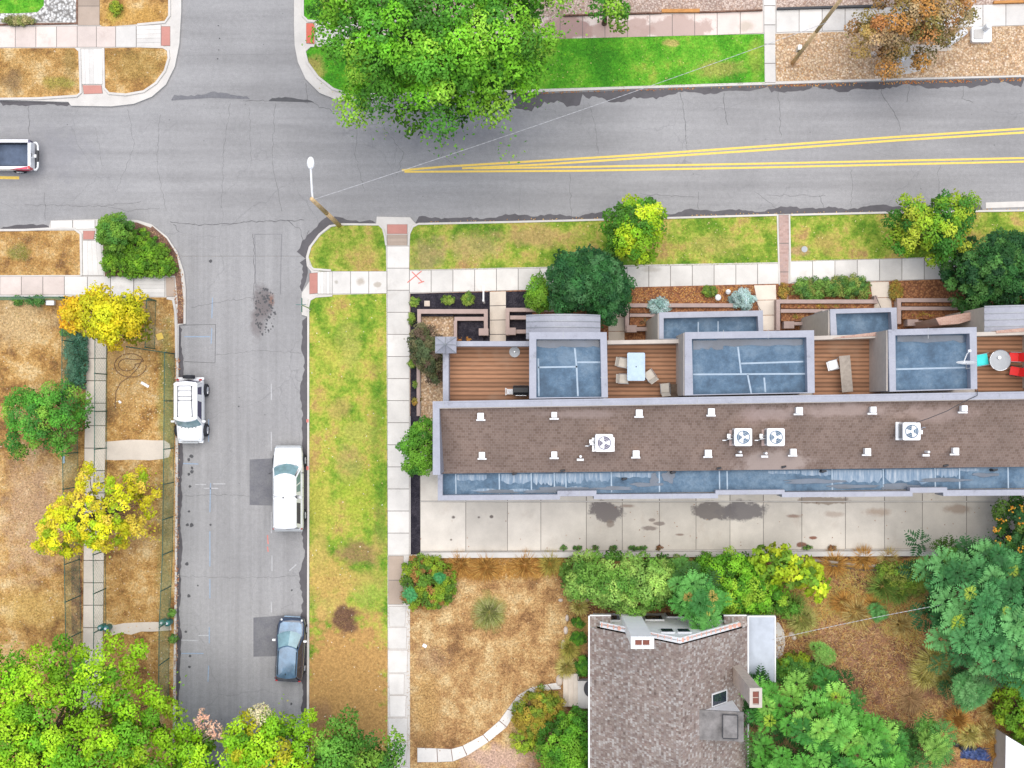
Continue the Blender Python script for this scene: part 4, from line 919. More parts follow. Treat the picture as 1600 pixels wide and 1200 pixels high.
# decks and their parapets
mb = MB()
for pts in ([(700, 541), (830, 541), (830, 628), (700, 628)], [(949, 539), (1066, 537), (1068, 624), (949, 626)], [(1271, 530), (1374, 528), (1376, 617), (1271, 619)], [(1525, 522), (1640, 519), (1640, 610), (1525, 612)]):
    mb.prism(Q(pts, ZD), ZD - .15, ZD)
each(mb, 'deck', M['deck'], town)
mb = MB()
for pts in ([(692, 534), (701, 534), (701, 630), (692, 630)], [(692.3, 533), (828, 533), (828, 541), (692.3, 541)]): mb.prism(Q(pts, 7.4), 5.9, 7.4 + .003 * (pts[0][0] > 692.1))
each(mb, 'deck_parapet', M['parapet'], town)
mb = MB()
for i, pts in enumerate(([(949, 532), (1066, 530), (1066, 536), (949, 538)], [(1272, 525), (1372, 522), (1372, 528), (1272, 531)], [(1526, 519), (1640, 516), (1640, 522), (1526, 525)], [(1060, 528), (1068, 528), (1068, 538), (1060, 538)])): mb.prism(Q(pts, 7.4), 5.9, 7.4 + .004 * i)
each(mb, 'deck_wall', M['beige'], town)
# brick returns beside the decks
mb = MB()
mb.prism(Q([(1320, 525), (1385, 517), (1385, 524), (1300, 529)], 7.3), 6, 7.46); mb.prism(Q([(1555, 517), (1604, 512), (1604, 518), (1555, 521)], 7.3), 6, 7.46)
mb.prism(Q([(1462, 497), (1538, 484), (1538, 494), (1498, 506), (1468, 508)], 4.5), .1, 4.5)
each(mb, 'brick_wall', M['brick'], town)
# corner tower cap
x0, y0 = P2(680, 526, 7.9); x1, y1 = P2(713, 552, 7.9); cx, cy = (x0 + x1) / 2, (y0 + y1) / 2
mb = MB(); mb.box(x0 + .1, x1 - .1, y0 - .1, y1 + .1, 0, 7.8); mb.build('corner_pier', M['beige'], town)
mb = MB(); mb.prism([(x0, y0), (x1, y0), (x1, y1), (x0, y1)], 7.75, 7.9); mb.add([(x0, y0, 7.901), (x1, y0, 7.901), (x1, y1, 7.901), (x0, y1, 7.901), (cx, cy, 8.35)], [(0, 4, 1), (1, 4, 2), (2, 4, 3), (3, 4, 0)])
cp = mb.build('pier_cap', M['parapet'], town); mb = MB()
for a, b in ((x0, y0), (x1, y0), (x1, y1), (x0, y1), (cx, y0), (cx, y1), (x0, cy), (x1, cy)): mb.tube((a, b, 7.92), (cx, cy, 8.37), .018, .018, 5)
mb.build('seam', M['grey_metal'], cp)
# garage doors and windows (seen only when the viewpoint shifts)
for px in (740, 860, 980, 1110, 1240, 1370, 1500):
    x = P2(px, 770)[0]; y = P2(px, 778 - (px - 684) * .012, ZL)[1]; mb = MB(); mb.box(x, x + 2.5, y - .06, y - .002, .13, 2.4); mb.build('garage_door', M['white_wall'], town)
xw = P2(678, 690, ZT)[0]
for y0 in (-.9, -2.8): mb = MB(); mb.box(xw - .06, xw - .003, y0 - 1.1, y0, 3.4, 4.8); mb.build('window', M['glass_dark'], town)
# roof vents
for i, (x, y) in enumerate([(751, 650), (866, 648), (999, 645), (1112, 643), (1249, 641), (1365, 640), (1507, 638), (753, 711), (866, 710), (994, 709), (1107, 708), (1240, 706), (1356, 705), (1494, 704)]):
    z = zsh(y); X, Y = P2(x, y, z + .2); mb = MB(); e_ = random.uniform(.15, .185); rbox(mb, X - e_, X + e_, Y - e_, Y + e_, z - .12, z + random.uniform(.16, .27), .03)
    mb.box(X - .25, X + .25, Y - .27, Y - .18, z - .14, z - .0); v = mb.build('roof_vent', M['white_metal'], town)
for x, y in ((907, 713), (1156, 706), (1196, 708), (1449, 706)):
    z = zsh(y); X, Y = P2(x, y, z + .2); mb = MB(); mb.tube((X, Y, z - .1), (X, Y, z + .45), .07, .07, 10); mb.box(X - .19, X + .19, Y - .26, Y - .14, z - .12, z + .02); mb.build('vent_pipe', M['white_metal'], town)
for x, y in ((877, 736), (1050, 739), (1121, 732), (1222, 730), (1285, 737), (1475, 728), (1552, 735), (802, 741), (974, 749)):
    z = 6.75; X, Y = P2(x, y, z); mb = MB(); mb.tube((X, Y, z - .4), (X, Y, z + .1), .09, .06, 9); mb.tube((X - .05, Y, z + .1), (X + .2, Y + .06, z + .14), .07, .05, 8); mb.build('drain_pipe', M['dark'], town)
# ---- air conditioners
def fan_unit(label, px, py, rz, base):
    z = zsh(py) - .05; t = thing('air_conditioner', label, 'air conditioner', (*P2(px, py, z + .8), z), rz, 'condenser units on the shingle roof')
    m = MB(); m.box(-.62, .62, -.5, .5, 0, .1); m.build('platform', M[base], t, world=False)
    m = MB(); rbox(m, -.48, .48, -.48, .48, .1, .86, .08); cas = m.build('casing', M['white_metal'], t, world=False)
    m = MB(); m.box(-.495, -.475, -.38, .38, .18, .78); m.box(.475, .495, -.38, .38, .18, .78); m.box(-.38, .38, -.495, -.475, .18, .78); m.build('coil_grille', M['grey_metal'], t, world=False)
    m = MB(); m.prism(disc(0, 0, .37), .86, .866); m.build('fan_well', M['glass_tint'] if base == 'steel' else M['membrane'], t, world=False)
    m = MB()
    for k in range(3):
        a0 = 2 * math.pi * k / 3; pts = [(.07 * math.cos(a0 - .5), .07 * math.sin(a0 - .5))] + [(.32 * math.cos(a0 + u), .32 * math.sin(a0 + u)) for u in (-.42, -.2, .05, .3, .5)] + [(.07 * math.cos(a0 + .7), .07 * math.sin(a0 + .7))]
        m.prism(pts, .872, .885)
    m.prism(disc(0, 0, .09), .872, .905); m.build('fan', M['white_metal'], t, world=False)
    m = MB()
    for r in (.37, .28, .19):
        p = [(r * math.cos(2 * math.pi * i / 24), r * math.sin(2 * math.pi * i / 24), .93) for i in range(25)]; m.path(p, .006, 4)
    m.build('fan_guard', M['steel'], t, world=False)
    m = MB(); m.path([(-.5, -.1, .3), (-.75, -.12, .3), (-.8, -.2, .15), (-1.0, -.2, .1)], .035, 6); m.path([(-.5, .05, .4), (-.7, .05, .42), (-.72, 0, .12)], .025, 6); m.box(-.78, -.6, -.05, .16, .1, .34); m.build('refrigerant_pipe', M['steel'], t, world=False)
    return t
fan_unit('white condenser with dark violet fan well, standing alone on the shingles at the left', 944, 692, 0, 'steel')
fan_unit('left condenser of the close pair on the shingles, near the pale stained patch', 1161, 683, 0, 'planter')
fan_unit('right condenser of the close pair on the shingles', 1212, 683, R(0), 'planter')
fan_unit('condenser at the right end of the shingle roof with a wire running from it', 1424, 674, R(180), 'white_metal')
mb = MB(); pts = [P(1432, 660, 9.5), P(1450, 654, 9.2), P(1480, 642, 9.35), P(1505, 628, 9.5), P(1527, 618, 9.6), P(1527, 608, 9.6)]; mb.path(pts, .02, 5)
tag(mb.build('roof_wire', M['dark']), 'thin dark wire trailing over the shingles from the right condenser to the parapet', 'wire')
# ---- satellite dish
t = thing('satellite_dish', 'white satellite dish on the parapet corner beside the right hand deck', 'satellite dish', P(1516, 575, 9.5))
x, y, z = P(1510, 567, 10.1); mb = MB()
ax = Vector((-.05, .97, .22)).normalized(); u = ax.orthogonal().normalized(); w = ax.cross(u); vs = [Vector((x, y, z)) - ax * .07]; fs = []
for r_, o_ in ((.25, -.045), (.52, .02)):
    for i in range(20):
        a = 2 * math.pi * i / 20; vs.append(Vector((x, y, z)) + u * r_ * math.cos(a) + w * r_ * math.sin(a) + ax * o_)
fs = [(0, 1 + i, 1 + (i + 1) % 20) for i in range(20)] + [(1 + i, 21 + i, 21 + (i + 1) % 20, 1 + (i + 1) % 20) for i in range(20)]
mb.add(vs, fs); mb.build('reflector', M['white_metal'], t)
mb = MB(); mb.path([(x, y, z - .4), (x + .05, y + .45, z - .1), (x + .12, y + .62, z + .1)], .03, 6); mb.box(x + .05, x + .2, y + .58, y + .7, z + .05, z + .15); mb.build('feed_arm', M['white_metal'], t)
mb = MB(); mb.path([(x, y - .05, z), (x + .1, y - .3, z - .3), P(1516, 575, 9.45)], .035, 7); mb.build('mast', M['grey_metal'], t)

# ---- deck furniture
def chair(label, px, py, rz, mat, frame='grey_metal', group=None, w=.5, back=.45, name='patio_chair'):
    t = thing(name, label, 'chair', (*P2(px, py, ZD + .5), ZD), rz, group)
    m = MB(); m.prism([(-w / 2, -w / 2), (w / 2, -w / 2), (w / 2, w / 2), (-w / 2, w / 2)], .4, .43); m.build('seat', M[mat], t, world=False)
    m = MB(); m.add([(-w / 2, -w / 2 - .01, .44), (w / 2, -w / 2 - .01, .44), (w / 2, -w / 2 - .2, .44 + back), (-w / 2, -w / 2 - .2, .44 + back), (-w / 2, -w / 2 - .04, .44), (w / 2, -w / 2 - .04, .44), (w / 2, -w / 2 - .23, .44 + back), (-w / 2, -w / 2 - .23, .44 + back)], [(0, 1, 2, 3), (4, 7, 6, 5), (0, 4, 5, 1), (3, 2, 6, 7), (0, 3, 7, 4), (1, 5, 6, 2)]); m.build('backrest', M[mat], t, world=False)
    for sx in (-1, 1):
        for sy in (-1, 1): m = MB(); m.tube((sx * w * .48, sy * w * .48, .42), (sx * w * .52, sy * w * .56, 0), .014, .014, 6); m.build('leg', M[frame], t, world=False)
        m = MB(); m.path([(sx * (w / 2 + .02), -w / 2 - .08, .65), (sx * (w / 2 + .02), w / 2, .64), (sx * (w / 2 + .02), w / 2, .4)], .017, 6); m.build('armrest', M[frame], t, world=False)
    return t
g = 'pale sling chairs round the blue table'
chair('pale sling chair left of the blue glass table, upper one', 974, 567, R(-100), 'sling', group=None)
chair('pale sling chair left of the blue glass table, lower one', 975, 592, R(-92), 'sling')
chair('pale sling chair turned askew at the right side of the blue glass table', 1015, 586, R(35), 'sling')
chair('pale sling chair alone in the corner of the deck below the blue glass table', 1039, 606, R(5), 'sling')
chair('dark brown framed chair against the pale wall beside the lone sling chair', 1054, 607, R(0), 'bark', 'black')
def table(name, label, px, py, lx, ly, mat, zt=.74, rnd=.08, hole=True):
    t = thing(name, label, 'table', (*P2(px, py, ZD + zt), ZD)); m = MB(); rbox(m, -lx / 2, lx / 2, -ly / 2, ly / 2, zt - .03, zt, rnd); m.build('table_top', M[mat], t, world=False)
    if hole: m = MB(); m.prism(disc(0, 0, .035, 12), zt, zt + .012); m.build('umbrella_hole', M['dark'], t, world=False)
    for sx in (-1, 1):
        for sy in (-1, 1): m = MB(); m.tube((sx * (lx / 2 - .12), sy * (ly / 2 - .12), zt - .03), (sx * (lx / 2 - .06), sy * (ly / 2 - .06), 0), .02, .02, 6); m.build('leg', M['grey_metal'], t, world=False)
    return t
table('patio_table', 'rectangular pale blue glass table on the second deck from the left', 994, 573, 1.0, 1.58, 'glass_table')
t = table('plank_table', 'long narrow silvery wooden table on the third deck from the left', 1322, 584, .62, 2.05, 'silver_wood', rnd=.02, hole=False); t.rotation_euler = (0, 0, R(5))
chair('white chair pushed against the left side of the long wooden table', 1303, 570, R(-75), 'white_metal', back=.4)
chair('turquoise folding chair on the right hand deck beside the parapet', 1536, 562, R(-80), 'turquoise', w=.62)
chair('red chair above, right of the round glass table', 1585, 558, R(88), 'red_plastic', w=.5)
chair('red chair below, right of the round glass table', 1586, 580, R(80), 'red_plastic', 'black', w=.5)
t = thing('round_table', 'round dark glass table with a white centre on the right hand deck', 'table', (*P2(1563, 563, ZD + .75), ZD)); m = MB(); m.prism(disc(0, 0, .58, 32), .72, .75); m.build('table_top', M['grey_metal'], t, world=False)
m = MB(); m.path([(.58 * math.cos(2 * math.pi * i / 28), .58 * math.sin(2 * math.pi * i / 28), .745) for i in range(29)], .02, 5); m.build('rim', M['steel'], t, world=False)
m = MB(); m.prism(disc(-.08, .15, .1, 14), .75, .85); m.build('candle_bowl', M['white_metal'], t, world=False)
for k in range(3): m = MB(); a = k * 2.1; m.tube((.3 * math.cos(a), .3 * math.sin(a), .72), (.45 * math.cos(a), .45 * math.sin(a), 0), .02, .02, 6); m.build('leg', M['grey_metal'], t, world=False)
t = thing('umbrella_base', 'round blue grey umbrella base on the left deck by the parapet', 'umbrella base', (*P2(804, 550, ZD), ZD)); m = MB(); m.prism(disc(0, 0, .3), .0, .06); m.prism(disc(0, 0, .22), .06, .1); m.build('plate', M['grey_metal'], t, world=False)
m = MB(); m.tube((0, 0, .1), (0, 0, .42), .035, .035, 10); m.build('tube', M['steel'], t, world=False)
t = thing('grill', 'black lidded grill on the left deck against the roof parapet', 'grill', (*P2(814, 610, ZD), ZD)); m = MB(); rbox(m, -.45, .45, -.27, .27, .55, .85, .06); m.build('firebox', M['black'], t, world=False)
m = MB(); m.add([(-.42, -.25, .852), (.42, -.25, .852), (.42, .25, .852), (-.42, .25, .852), (-.4, -.12, 1.08), (.4, -.12, 1.08), (.4, .14, 1.08), (-.4, .14, 1.08)], [(0, 1, 5, 4), (1, 2, 6, 5), (2, 3, 7, 6), (3, 0, 4, 7), (4, 5, 6, 7)]); m.build('lid', M['black'], t, world=False)
for sx in (-1, 1): m = MB(); m.box(sx * .4 - .03, sx * .4 + .03, -.2, .2, 0, .55); m.build('leg', M['dark'], t, world=False)
m = MB(); m.tube((-.3, -.3, .95), (.3, -.3, .95), .015, .015, 6); m.build('handle', M['steel'], t, world=False)
t = thing('folding_stool', 'white folding stool frame beside the grill on the left deck', 'stool', (*P2(797, 612, ZD), ZD)); m = MB()
for a, b in (((-.25, -.2), (.25, .2)), ((-.25, .2), (.25, -.2)), ((-.25, -.2), (-.25, .2)), ((.25, -.2), (.25, .2))): m.tube((*a, .45), (*b, .45), .02, .02, 6)
m.build('frame', M['white_metal'], t, world=False); m = MB(); m.box(-.2, .2, -.15, .15, .0, .02); m.build('foot', M['white_metal'], t, world=False)

# ---- front garden planters
def planter(label, rects, h=.75):
    t = thing('planter_wall', label, 'planter wall', P(rects[0][0], rects[0][1], .1)); m = MB()
    for i, (x0, y0, x1, y1) in enumerate(rects):
        hh = h + .004 * i + (.12 if abs(x1 - x0) > 11 and abs(y1 - y0) > 9 else 0); a = P2(x0, y0, hh); b = P2(x1, y1, hh); m.box(a[0], b[0], a[1], b[1], .08, hh)
    m.build('wall', M['planter'], t); return t
planter('stepped pinkish planter wall at the left end by the black mulch', [(652, 483, 762, 490), (756, 490, 762, 514), (748, 513, 763, 524), (710, 495, 757, 501), (709, 501, 714, 540), (652, 490, 657.5, 512)])
planter('pinkish planter wall left of the first barrel roof', [(790, 481, 870, 487), (790, 487, 796, 524), (790, 512, 806, 523), (797, 493, 826, 499), (806, 515, 826, 521)])
planter('pinkish planter wall behind the two blue dwarf spruces', [(977, 474, 1150, 480), (977, 480, 983, 518), (984, 490, 1024, 495), (979, 508, 995, 519), (995, 511, 1024, 517), (1020, 500, 1025, 516)])
planter('pinkish planter wall below the long low hedge', [(1213, 468, 1372, 474), (1213, 474, 1219, 516), (1220, 483, 1298, 488.5), (1225, 502, 1241, 513), (1241, 503, 1256, 508), (1366, 462, 1371, 474)])
planter('pinkish planter wall left of the dark round tree', [(1402, 466, 1495, 472), (1402, 472, 1408, 506), (1408, 479, 1497, 484.5), (1418, 499, 1435, 509), (1435, 501, 1460, 506)])
planter('low narrow pinkish wall beside the gravel bed at the west end', [(651, 560, 656, 650)], .4)
mb = MB()
for x0, y0, x1, y1, i in ((716, 502, 755, 535, 0), (658, 491, 708, 494, 1)): a = P2(x0, y0, .5); b = P2(x1, y1, .5); mb.box(a[0], b[0], a[1], b[1], .1, .45 + .01 * i)
[tag(o_, kind='structure') for o_ in each(mb, 'planter_soil', M['mulch_black'])]
mb = MB()
for x0, y0, x1, y1 in ((984, 481, 1146, 489), (984, 496, 1020, 510), (1220, 475, 1365, 482), (1220, 489, 1284, 502), (1409, 473, 1495, 478), (1409, 485, 1495, 499)): a = P2(x0, y0, .4); b = P2(x1, y1, .4); mb.box(a[0], b[0], a[1], b[1], .1, .5)
[tag(o_, kind='structure') for o_ in each(mb, 'planter_soil', M['mulch_red'])]
mb = MB(); a = P2(1285, 485, 2.5); b = P2(1296, 512, 2.5); mb.box(a[0], b[0], a[1], b[1], .1, 2.5); tag(mb.build('garden_pier', M['beige']), 'tall beige pier between the hedge planter and the small flat roofed bay', 'pier')
mb = MB(); a = P2(1270, 500, .8); b = P2(1284, 508, .8); rbox(mb, a[0], b[0], b[1], a[1], .1, .9, .06); mb.ball(((a[0] + b[0]) / 2, (a[1] + b[1]) / 2, .92), .22, .14, .06, half=True)
tag(mb.build('meter_box', M['white_metal']), 'rounded white metal box beside the beige pier', 'utility box')
x, y = P2(667, 474, .3); mb = MB(); mb.box(x - .17, x + .17, y - .17, y + .17, .14, .22); mb.box(x - .09, x + .09, y - .09, y + .09, .22, .25); tag(mb.build('stepping_block', M['stone']), 'small square tan block on the black mulch', 'paving block')
mb = MB(); mb.path([P(1180, 470, 1), P(1188, 484, 1.0), P(1188, 484, .1)], .02, 6); mb.path([P(1180, 470, 1), P(1180, 470, .1)], .02, 6); tag(mb.build('handrail', M['dark']), 'thin dark handrail beside the right dwarf spruce and the walk', 'handrail')
mb = MB(); mb.path([P(1368, 462, 1), P(1376, 480, 1.0), P(1376, 480, .1)], .02, 6); mb.path([P(1368, 462, 1), P(1368, 462, .1)], .02, 6); tag(mb.build('handrail', M['dark']), 'thin dark handrail at the right end of the hedge planter', 'handrail')
# yard sign post
t = thing('sign_post', 'white sign post with a horizontal arm at the edge of the black mulch bed', 'sign post', (*P2(757, 474), .12)); m = MB(); x, y = P2(757, 474); m.box(x - .05, x + .05, y - .05, y + .05, .12, 1.9); m.build('post', M['white_metal'], t)
m = MB(); m.box(x - .045, x + .045, y + .052, y + .95, 1.62, 1.72); m.build('arm', M['white_metal'], t); m = MB(); m.box(x - .012, x + .012, y + .15, y + .85, .95, 1.58); m.build('panel', M['white_metal'], t)

# ================================================================ RETAINING WALL AND BACK GARDEN EDGE
mb = MB(); mb.prism(Q([(657, 863.5), (1500, 861), (1500, 868.5), (657, 872)], .5), .05, .5); tag(mb.build('retaining_wall', M['kerb']), 'low pale concrete wall along the lower edge of the driveway', 'wall')
mb = MB(); mb.path([P(1250, 873, .25), P(1300, 878, .3), P(1360, 884, .3), P(1410, 885, .3), P(1452, 880, .3)], .09, 6); tag(mb.build('log_edging', M['silver_wood']), 'line of weathered rails lying in dry grass below the driveway wall', 'log')
mb = MB(); mb.path([P(1262, 878, .25), P(1350, 891, .3), P(1405, 890, .25)], .06, 6); tag(mb.build('log_edging', M['bark']), 'dark fallen pole lying below the weathered rails', 'log')
# rock border of the lower lawn
for i, (x, y, a, b) in enumerate([(876, 937, 4, 3), (892, 937, 5, 3), (912, 937, 10, 4), (886, 965, 3, 6), (884, 984, 4, 7), (880, 1007, 4, 9), (874, 1062, 6, 10), (1236, 990, 5, 4), (1240, 996, 4, 4)]):
    mb = MB(); X, Y = P2(x, y); mb.ball((X, Y, .12), a / S, b / S, .16, 9, 5); o = mb.build('border_stone', M['stone'], smooth=True)
    tag(o, ['pale stone in the border beside the lawn, upper end', 'second pale stone at the upper end of the border', 'long pale stone below the willowy shrub', 'pale upright stone left of the round clipped shrubs', 'pale stone left of the upper clipped shrub pair', 'longest pale stone of the border, left of the yellow grass', 'round pinkish stone beside the porch steps', 'small stone right of the concrete pad', 'smaller stone under the first one right of the concrete pad'][i], 'stone', 'border stones')

# ================================================================ HOUSE
xw, xr, xe, ze, zr = 3.73, 8.36, 13.0, 4.0, 9.0; yn, ys = -13.15, -27.0
house = thing('house', 'white gabled house with mottled grey shingle roof and two chimneys', 'house', (xr, -19, 0))
mb = MB(); mb.add([(xw + .4, -13.05, 0), (xe - .3, -13.05, 0), (xe - .3, -13.05, 4.1), (xr, -13.05, 8.85), (xw + .4, -13.05, 4.2), (xw + .4, -26.8, 0), (xe - .3, -26.8, 0), (xe - .3, -26.8, 4.1), (xr, -26.8, 8.85), (xw + .4, -26.8, 4.2)], [(0, 4, 3, 2, 1), (5, 6, 7, 8, 9), (0, 5, 9, 4), (1, 2, 7, 6)])
mb.build('wall', M['white_wall'], house)
rf = MB(); th = .14
rf.add([(xw, yn, ze), (xr, yn, zr), (xr, ys, zr), (xw, ys, ze), (xw, yn, ze - th), (xr, yn, zr - th), (xr, ys, zr - th), (xw, ys, ze - th)], [(0, 3, 2, 1), (4, 5, 6, 7), (0, 1, 5, 4), (0, 4, 7, 3)])
rf.add([(xe, yn, ze), (xr, yn, zr), (xr, ys, zr), (xe, ys, ze), (xe, yn, ze - th), (xr, yn, zr - th), (xr, ys, zr - th), (xe, ys, ze - th)], [(0, 1, 2, 3), (7, 6, 5, 4), (0, 4, 5, 1), (3, 7, 4, 0)])
# cornice returns
for x0, x1 in ((xw, xw + 1.25), (xe - 1.35, xe)): rf.add([(x0, -12.56, 3.75), (x1, -12.56, 3.75), (x1, -13.1, 4.15), (x0, -13.1, 4.15), (x0, -12.56, 3.6), (x1, -12.56, 3.6), (x1, -13.1, 3.6), (x0, -13.1, 3.6)], [(0, 3, 2, 1), (0, 1, 5, 4), (0, 4, 7, 3), (1, 2, 6, 5)])
roof = rf.build('roof', M['shingle_house'], house)
mb = MB(); mb.box(xw - .1, xw - .01, ys, -12.5, ze - .12, ze + .03); mb.box(xe + .01, xe + .09, ys, -12.5, ze - .12, ze + .03); mb.box(xw, xw + 1.25, -12.55, -12.48, 3.62, 3.8); mb.box(xe - 1.35, xe, -12.55, -12.48, 3.62, 3.8); each(mb, 'gutter', M['white_metal'], house)
mb = MB()
for s in (0, 1):
    for a, b, w_, dz in ((.12, .98, .09, .06), ):
        x0 = xw + (xr - xw) * a if s == 0 else xe + (xr - xe) * a; x1 = xr; z0 = ze + (zr - ze) * a
        for off, hh in ((.08, .14), (.26, .12)):
            mb.add([(x0, -13.14 + off, z0 - .1), (x1, -13.14 + off, zr - .02), (x1, -13.0 + off, zr - .02), (x0, -13.0 + off, z0 - .1), (x0, -13.14 + off, z0 - .3), (x1, -13.14 + off, zr - .22), (x1, -13.0 + off, zr - .22), (x0, -13.0 + off, z0 - .3)], [(0, 1, 2, 3), (4, 7, 6, 5), (0, 4, 5, 1), (3, 2, 6, 7), (0, 3, 7, 4)])
mb.build('rake_trim', M['white_metal'], house)
mb = MB(); red = simple('orange red trim', (.6, .33, .25), .7, .3, var=.15); M['trim_red'] = red
for s in (0, 1):
    for k in range(13):
        a = .14 + .84 * k / 12; xx = xw + (xr - xw) * a if s == 0 else xe + (xr - xe) * a; zz = ze + (zr - ze) * a
        if 5 < k < 8 and s == 0: continue
        L = random.choice((.06, .08, .26)); mb.box(xx - L / 2, xx + L / 2, -13.0, -12.78, zz - .09, zz - .04)
    a0 = xw + .7 if s == 0 else xe - .7
    mb.add([(a0, -12.85, 4.75), (xr, -12.85, zr - .03), (xr, -12.82, zr - .03), (a0, -12.82, 4.75)], [(0, 1, 2, 3)])
mb.build('rake_lattice', M['trim_red'], house)
def wbox(x0, x1, z0, z1, nme='window'):
    m = MB(); m.box(x0 - .08, x1 + .08, -13.048, -12.96, z0 - .08, z1 + .08); f = m.build(nme, M['white_metal'], house); m = MB(); m.box(x0, x1, -12.958, -12.94, z0, z1); m.build('pane', M['glass_dark'], f)
for a in ((7.7, 8.35, 5.5, 6.3), (8.65, 9.3, 5.5, 6.3), (7.2, 8.2, 1.5, 2.6), (8.6, 9.6, .5, 1.7), (5, 5.8, 1.5, 2.8), (11, 12, 1.5, 2.8)): wbox(*a)
def chimney(x0, x1, y0, y1, z0, z1, mat, n=2, vert=False):
    m = MB(); m.prism([(x0, y0), (x1, y0), (x1, y1), (x0, y1)], z0, z1); c = m.build('chimney', M[mat], house)
    m = MB(); m.ring([(x0 - .05, y0 - .05), (x1 + .05, y0 - .05), (x1 + .05, y1 + .05), (x0 - .05, y1 + .05)], [(x0 + .12, y0 + .12), (x1 - .12, y0 + .12), (x1 - .12, y1 - .12), (x0 + .12, y1 - .12)], z1 + .1, z1 + .01, z1 - .06); m.build('chimney_cap', M['white_metal'] if mat == 'white_wall' else M['beige'], c)
    m = MB()
    for k in range(n):
        if not vert: u0 = x0 + .16 + (x1 - x0 - .32) * k / n; m.box(u0 + .03, u0 + (x1 - x0 - .32) / n - .03, y0 + .15, y1 - .15, z1 + .002, z1 + .05)
        else: v0 = y0 + .14 + (y1 - y0 - .28) * k / n; m.box(x0 + .13, x1 - .13, v0 + .03, v0 + (y1 - y0 - .28) / n - .03, z1 + .002, z1 + .05)
    m.build('flue', M['terracotta'], c)
chimney(5.62, 6.76, -13.05, -12.5, 0, 10, 'white_wall'); chimney(11.93, 12.5, -16.15, -15.2, 3.5, 10.2, 'stone', 2, True)
# shed dormer with hatch
def zroof(x): return zr - (x - xr) * (zr - ze) / (xe - xr)
m = MB(); x0, x1, y0, y1 = 9.74, 11.9, -17.05, -18.7
m.add([(x0, y0 - .1, zroof(x0) - .1), (x1, y0 - .1, 8.0), (x1, y0 - .1, zroof(x1) - .2), (x0, y1 + .1, zroof(x0) - .1), (x1, y1 + .1, 8.0), (x1, y1 + .1, zroof(x1) - .2)], [(0, 1, 2), (3, 5, 4), (1, 4, 5, 2)])
dm = m.build('dormer', M['white_wall'], house); m = MB(); m.add([(x0 - .3, y0, 7.62), (x1 + .1, y0, 8.05), (x1 + .1, y1, 8.05), (x0 - .3, y1, 7.62), (x0 - .3, y0, 7.5), (x1 + .1, y0, 7.95), (x1 + .1, y1, 7.95), (x0 - .3, y1, 7.5)], [(0, 3, 2, 1), (4, 5, 6, 7), (0, 1, 5, 4), (1, 2, 6, 5), (2, 3, 7, 6)]); m.build('dormer_roof', M['slate_roof'], dm)
m = MB(); m.prism([(10.85, -17.2), (11.65, -17.2), (11.65, -18.5), (10.85, -18.5)], 7.9, 8.08, [8.04, 8.14, 8.14, 8.04]); m.build('roof_hatch', M['slate_roof'], dm)
m = MB()
for (ax_, ay_), (bx_, by_) in (((10.85, -17.2), (11.65, -17.2)), ((11.65, -17.2), (11.65, -18.5)), ((11.65, -18.5), (10.85, -18.5)), ((10.85, -18.5), (10.85, -17.2))): m.tube((ax_, ay_, 8.05 + (ax_ - 10.85) * .12), (bx_, by_, 8.05 + (bx_ - 10.85) * .12), .025, .025, 5)
m.build('hatch_frame', M['dark'], dm)
m = MB(); X0, X1, Y0, Y1 = 10.42, 11.5, -16.35, -17.1
m.add([(X0, Y0, zroof(X0) + .18), (X1, Y0, zroof(X1) + .18), (X1, Y1, zroof(X1) + .18), (X0, Y1, zroof(X0) + .18), (X0, Y0, zroof(X0) - .05), (X1, Y0, zroof(X1) - .05), (X1, Y1, zroof(X1) - .05), (X0, Y1, zroof(X0) - .05)], [(0, 3, 2, 1), (0, 1, 5, 4), (1, 2, 6, 5), (2, 3, 7, 6), (3, 0, 4, 7)]); sk = m.build('skylight', M['white_metal'], house)
m = MB(); e = .07; m.add([(X0 + e, Y0 - e, zroof(X0 + e) + .19), (X1 - e, Y0 - e, zroof(X1 - e) + .19), (X1 - e, Y1 + e, zroof(X1 - e) + .19), (X0 + e, Y1 + e, zroof(X0 + e) + .19)], [(0, 3, 2, 1)]); m.build('pane', M['glass_dark'], sk)
# east porch roof and west porch
m = MB(); a = P2(1168, 964, 3.3); b = P2(1210, 1066, 3.3); m.box(a[0], b[0], a[1], b[1], 3.15, 3.3); pr = m.build('porch_roof', M['porch_roof'], house)
m = MB(); m.box(a[0], b[0] + .05, a[1] - .0, a[1] + .08, 3.1, 3.36); m.box(b[0] + .002, b[0] + .08, b[1], a[1], 3.1, 3.355); m.build('gutter', M['white_metal'], pr)
m = MB(); m.box(xe - .3, b[0] - .3, b[1] + .2, a[1] - .2, 0, 3.1); m.build('porch_wall', M['white_wall'], house)
mb = MB(); pts = [(1200, 968), (1216, 972), (1224, 985), (1226, 1005), (1222, 1022), (1212, 1030), (1200, 1030)]; mb.prism(Q(pts, 0), 0, .16); tag(mb.build('pavement', M['pavement']), kind='structure')
m = MB(); a = P2(903, 1064, .8); b = P2(930, 1107, .8); m.box(a[0], b[0], a[1], b[1], .1, .8); m.build('porch', M['pavement'], house)
m = MB(); X, Y = P2(921, 1076, .8); m.prism([(X + .35 * math.cos(t_), Y + .5 * math.sin(t_)) for t_ in np.linspace(math.pi / 2, 1.5 * math.pi, 12)], .8, .83); m.build('door_mat', M['dark'], house)
m = MB()
for k, zz in enumerate((.3, .5, .65)): a = P2(880 + k * 8, 1053, zz); b = P2(888.5 + k * 8, 1104, zz); m.box(a[0], b[0], a[1], b[1], .1, zz)
m.build('step', M['path_old'], house)
mb = MB()
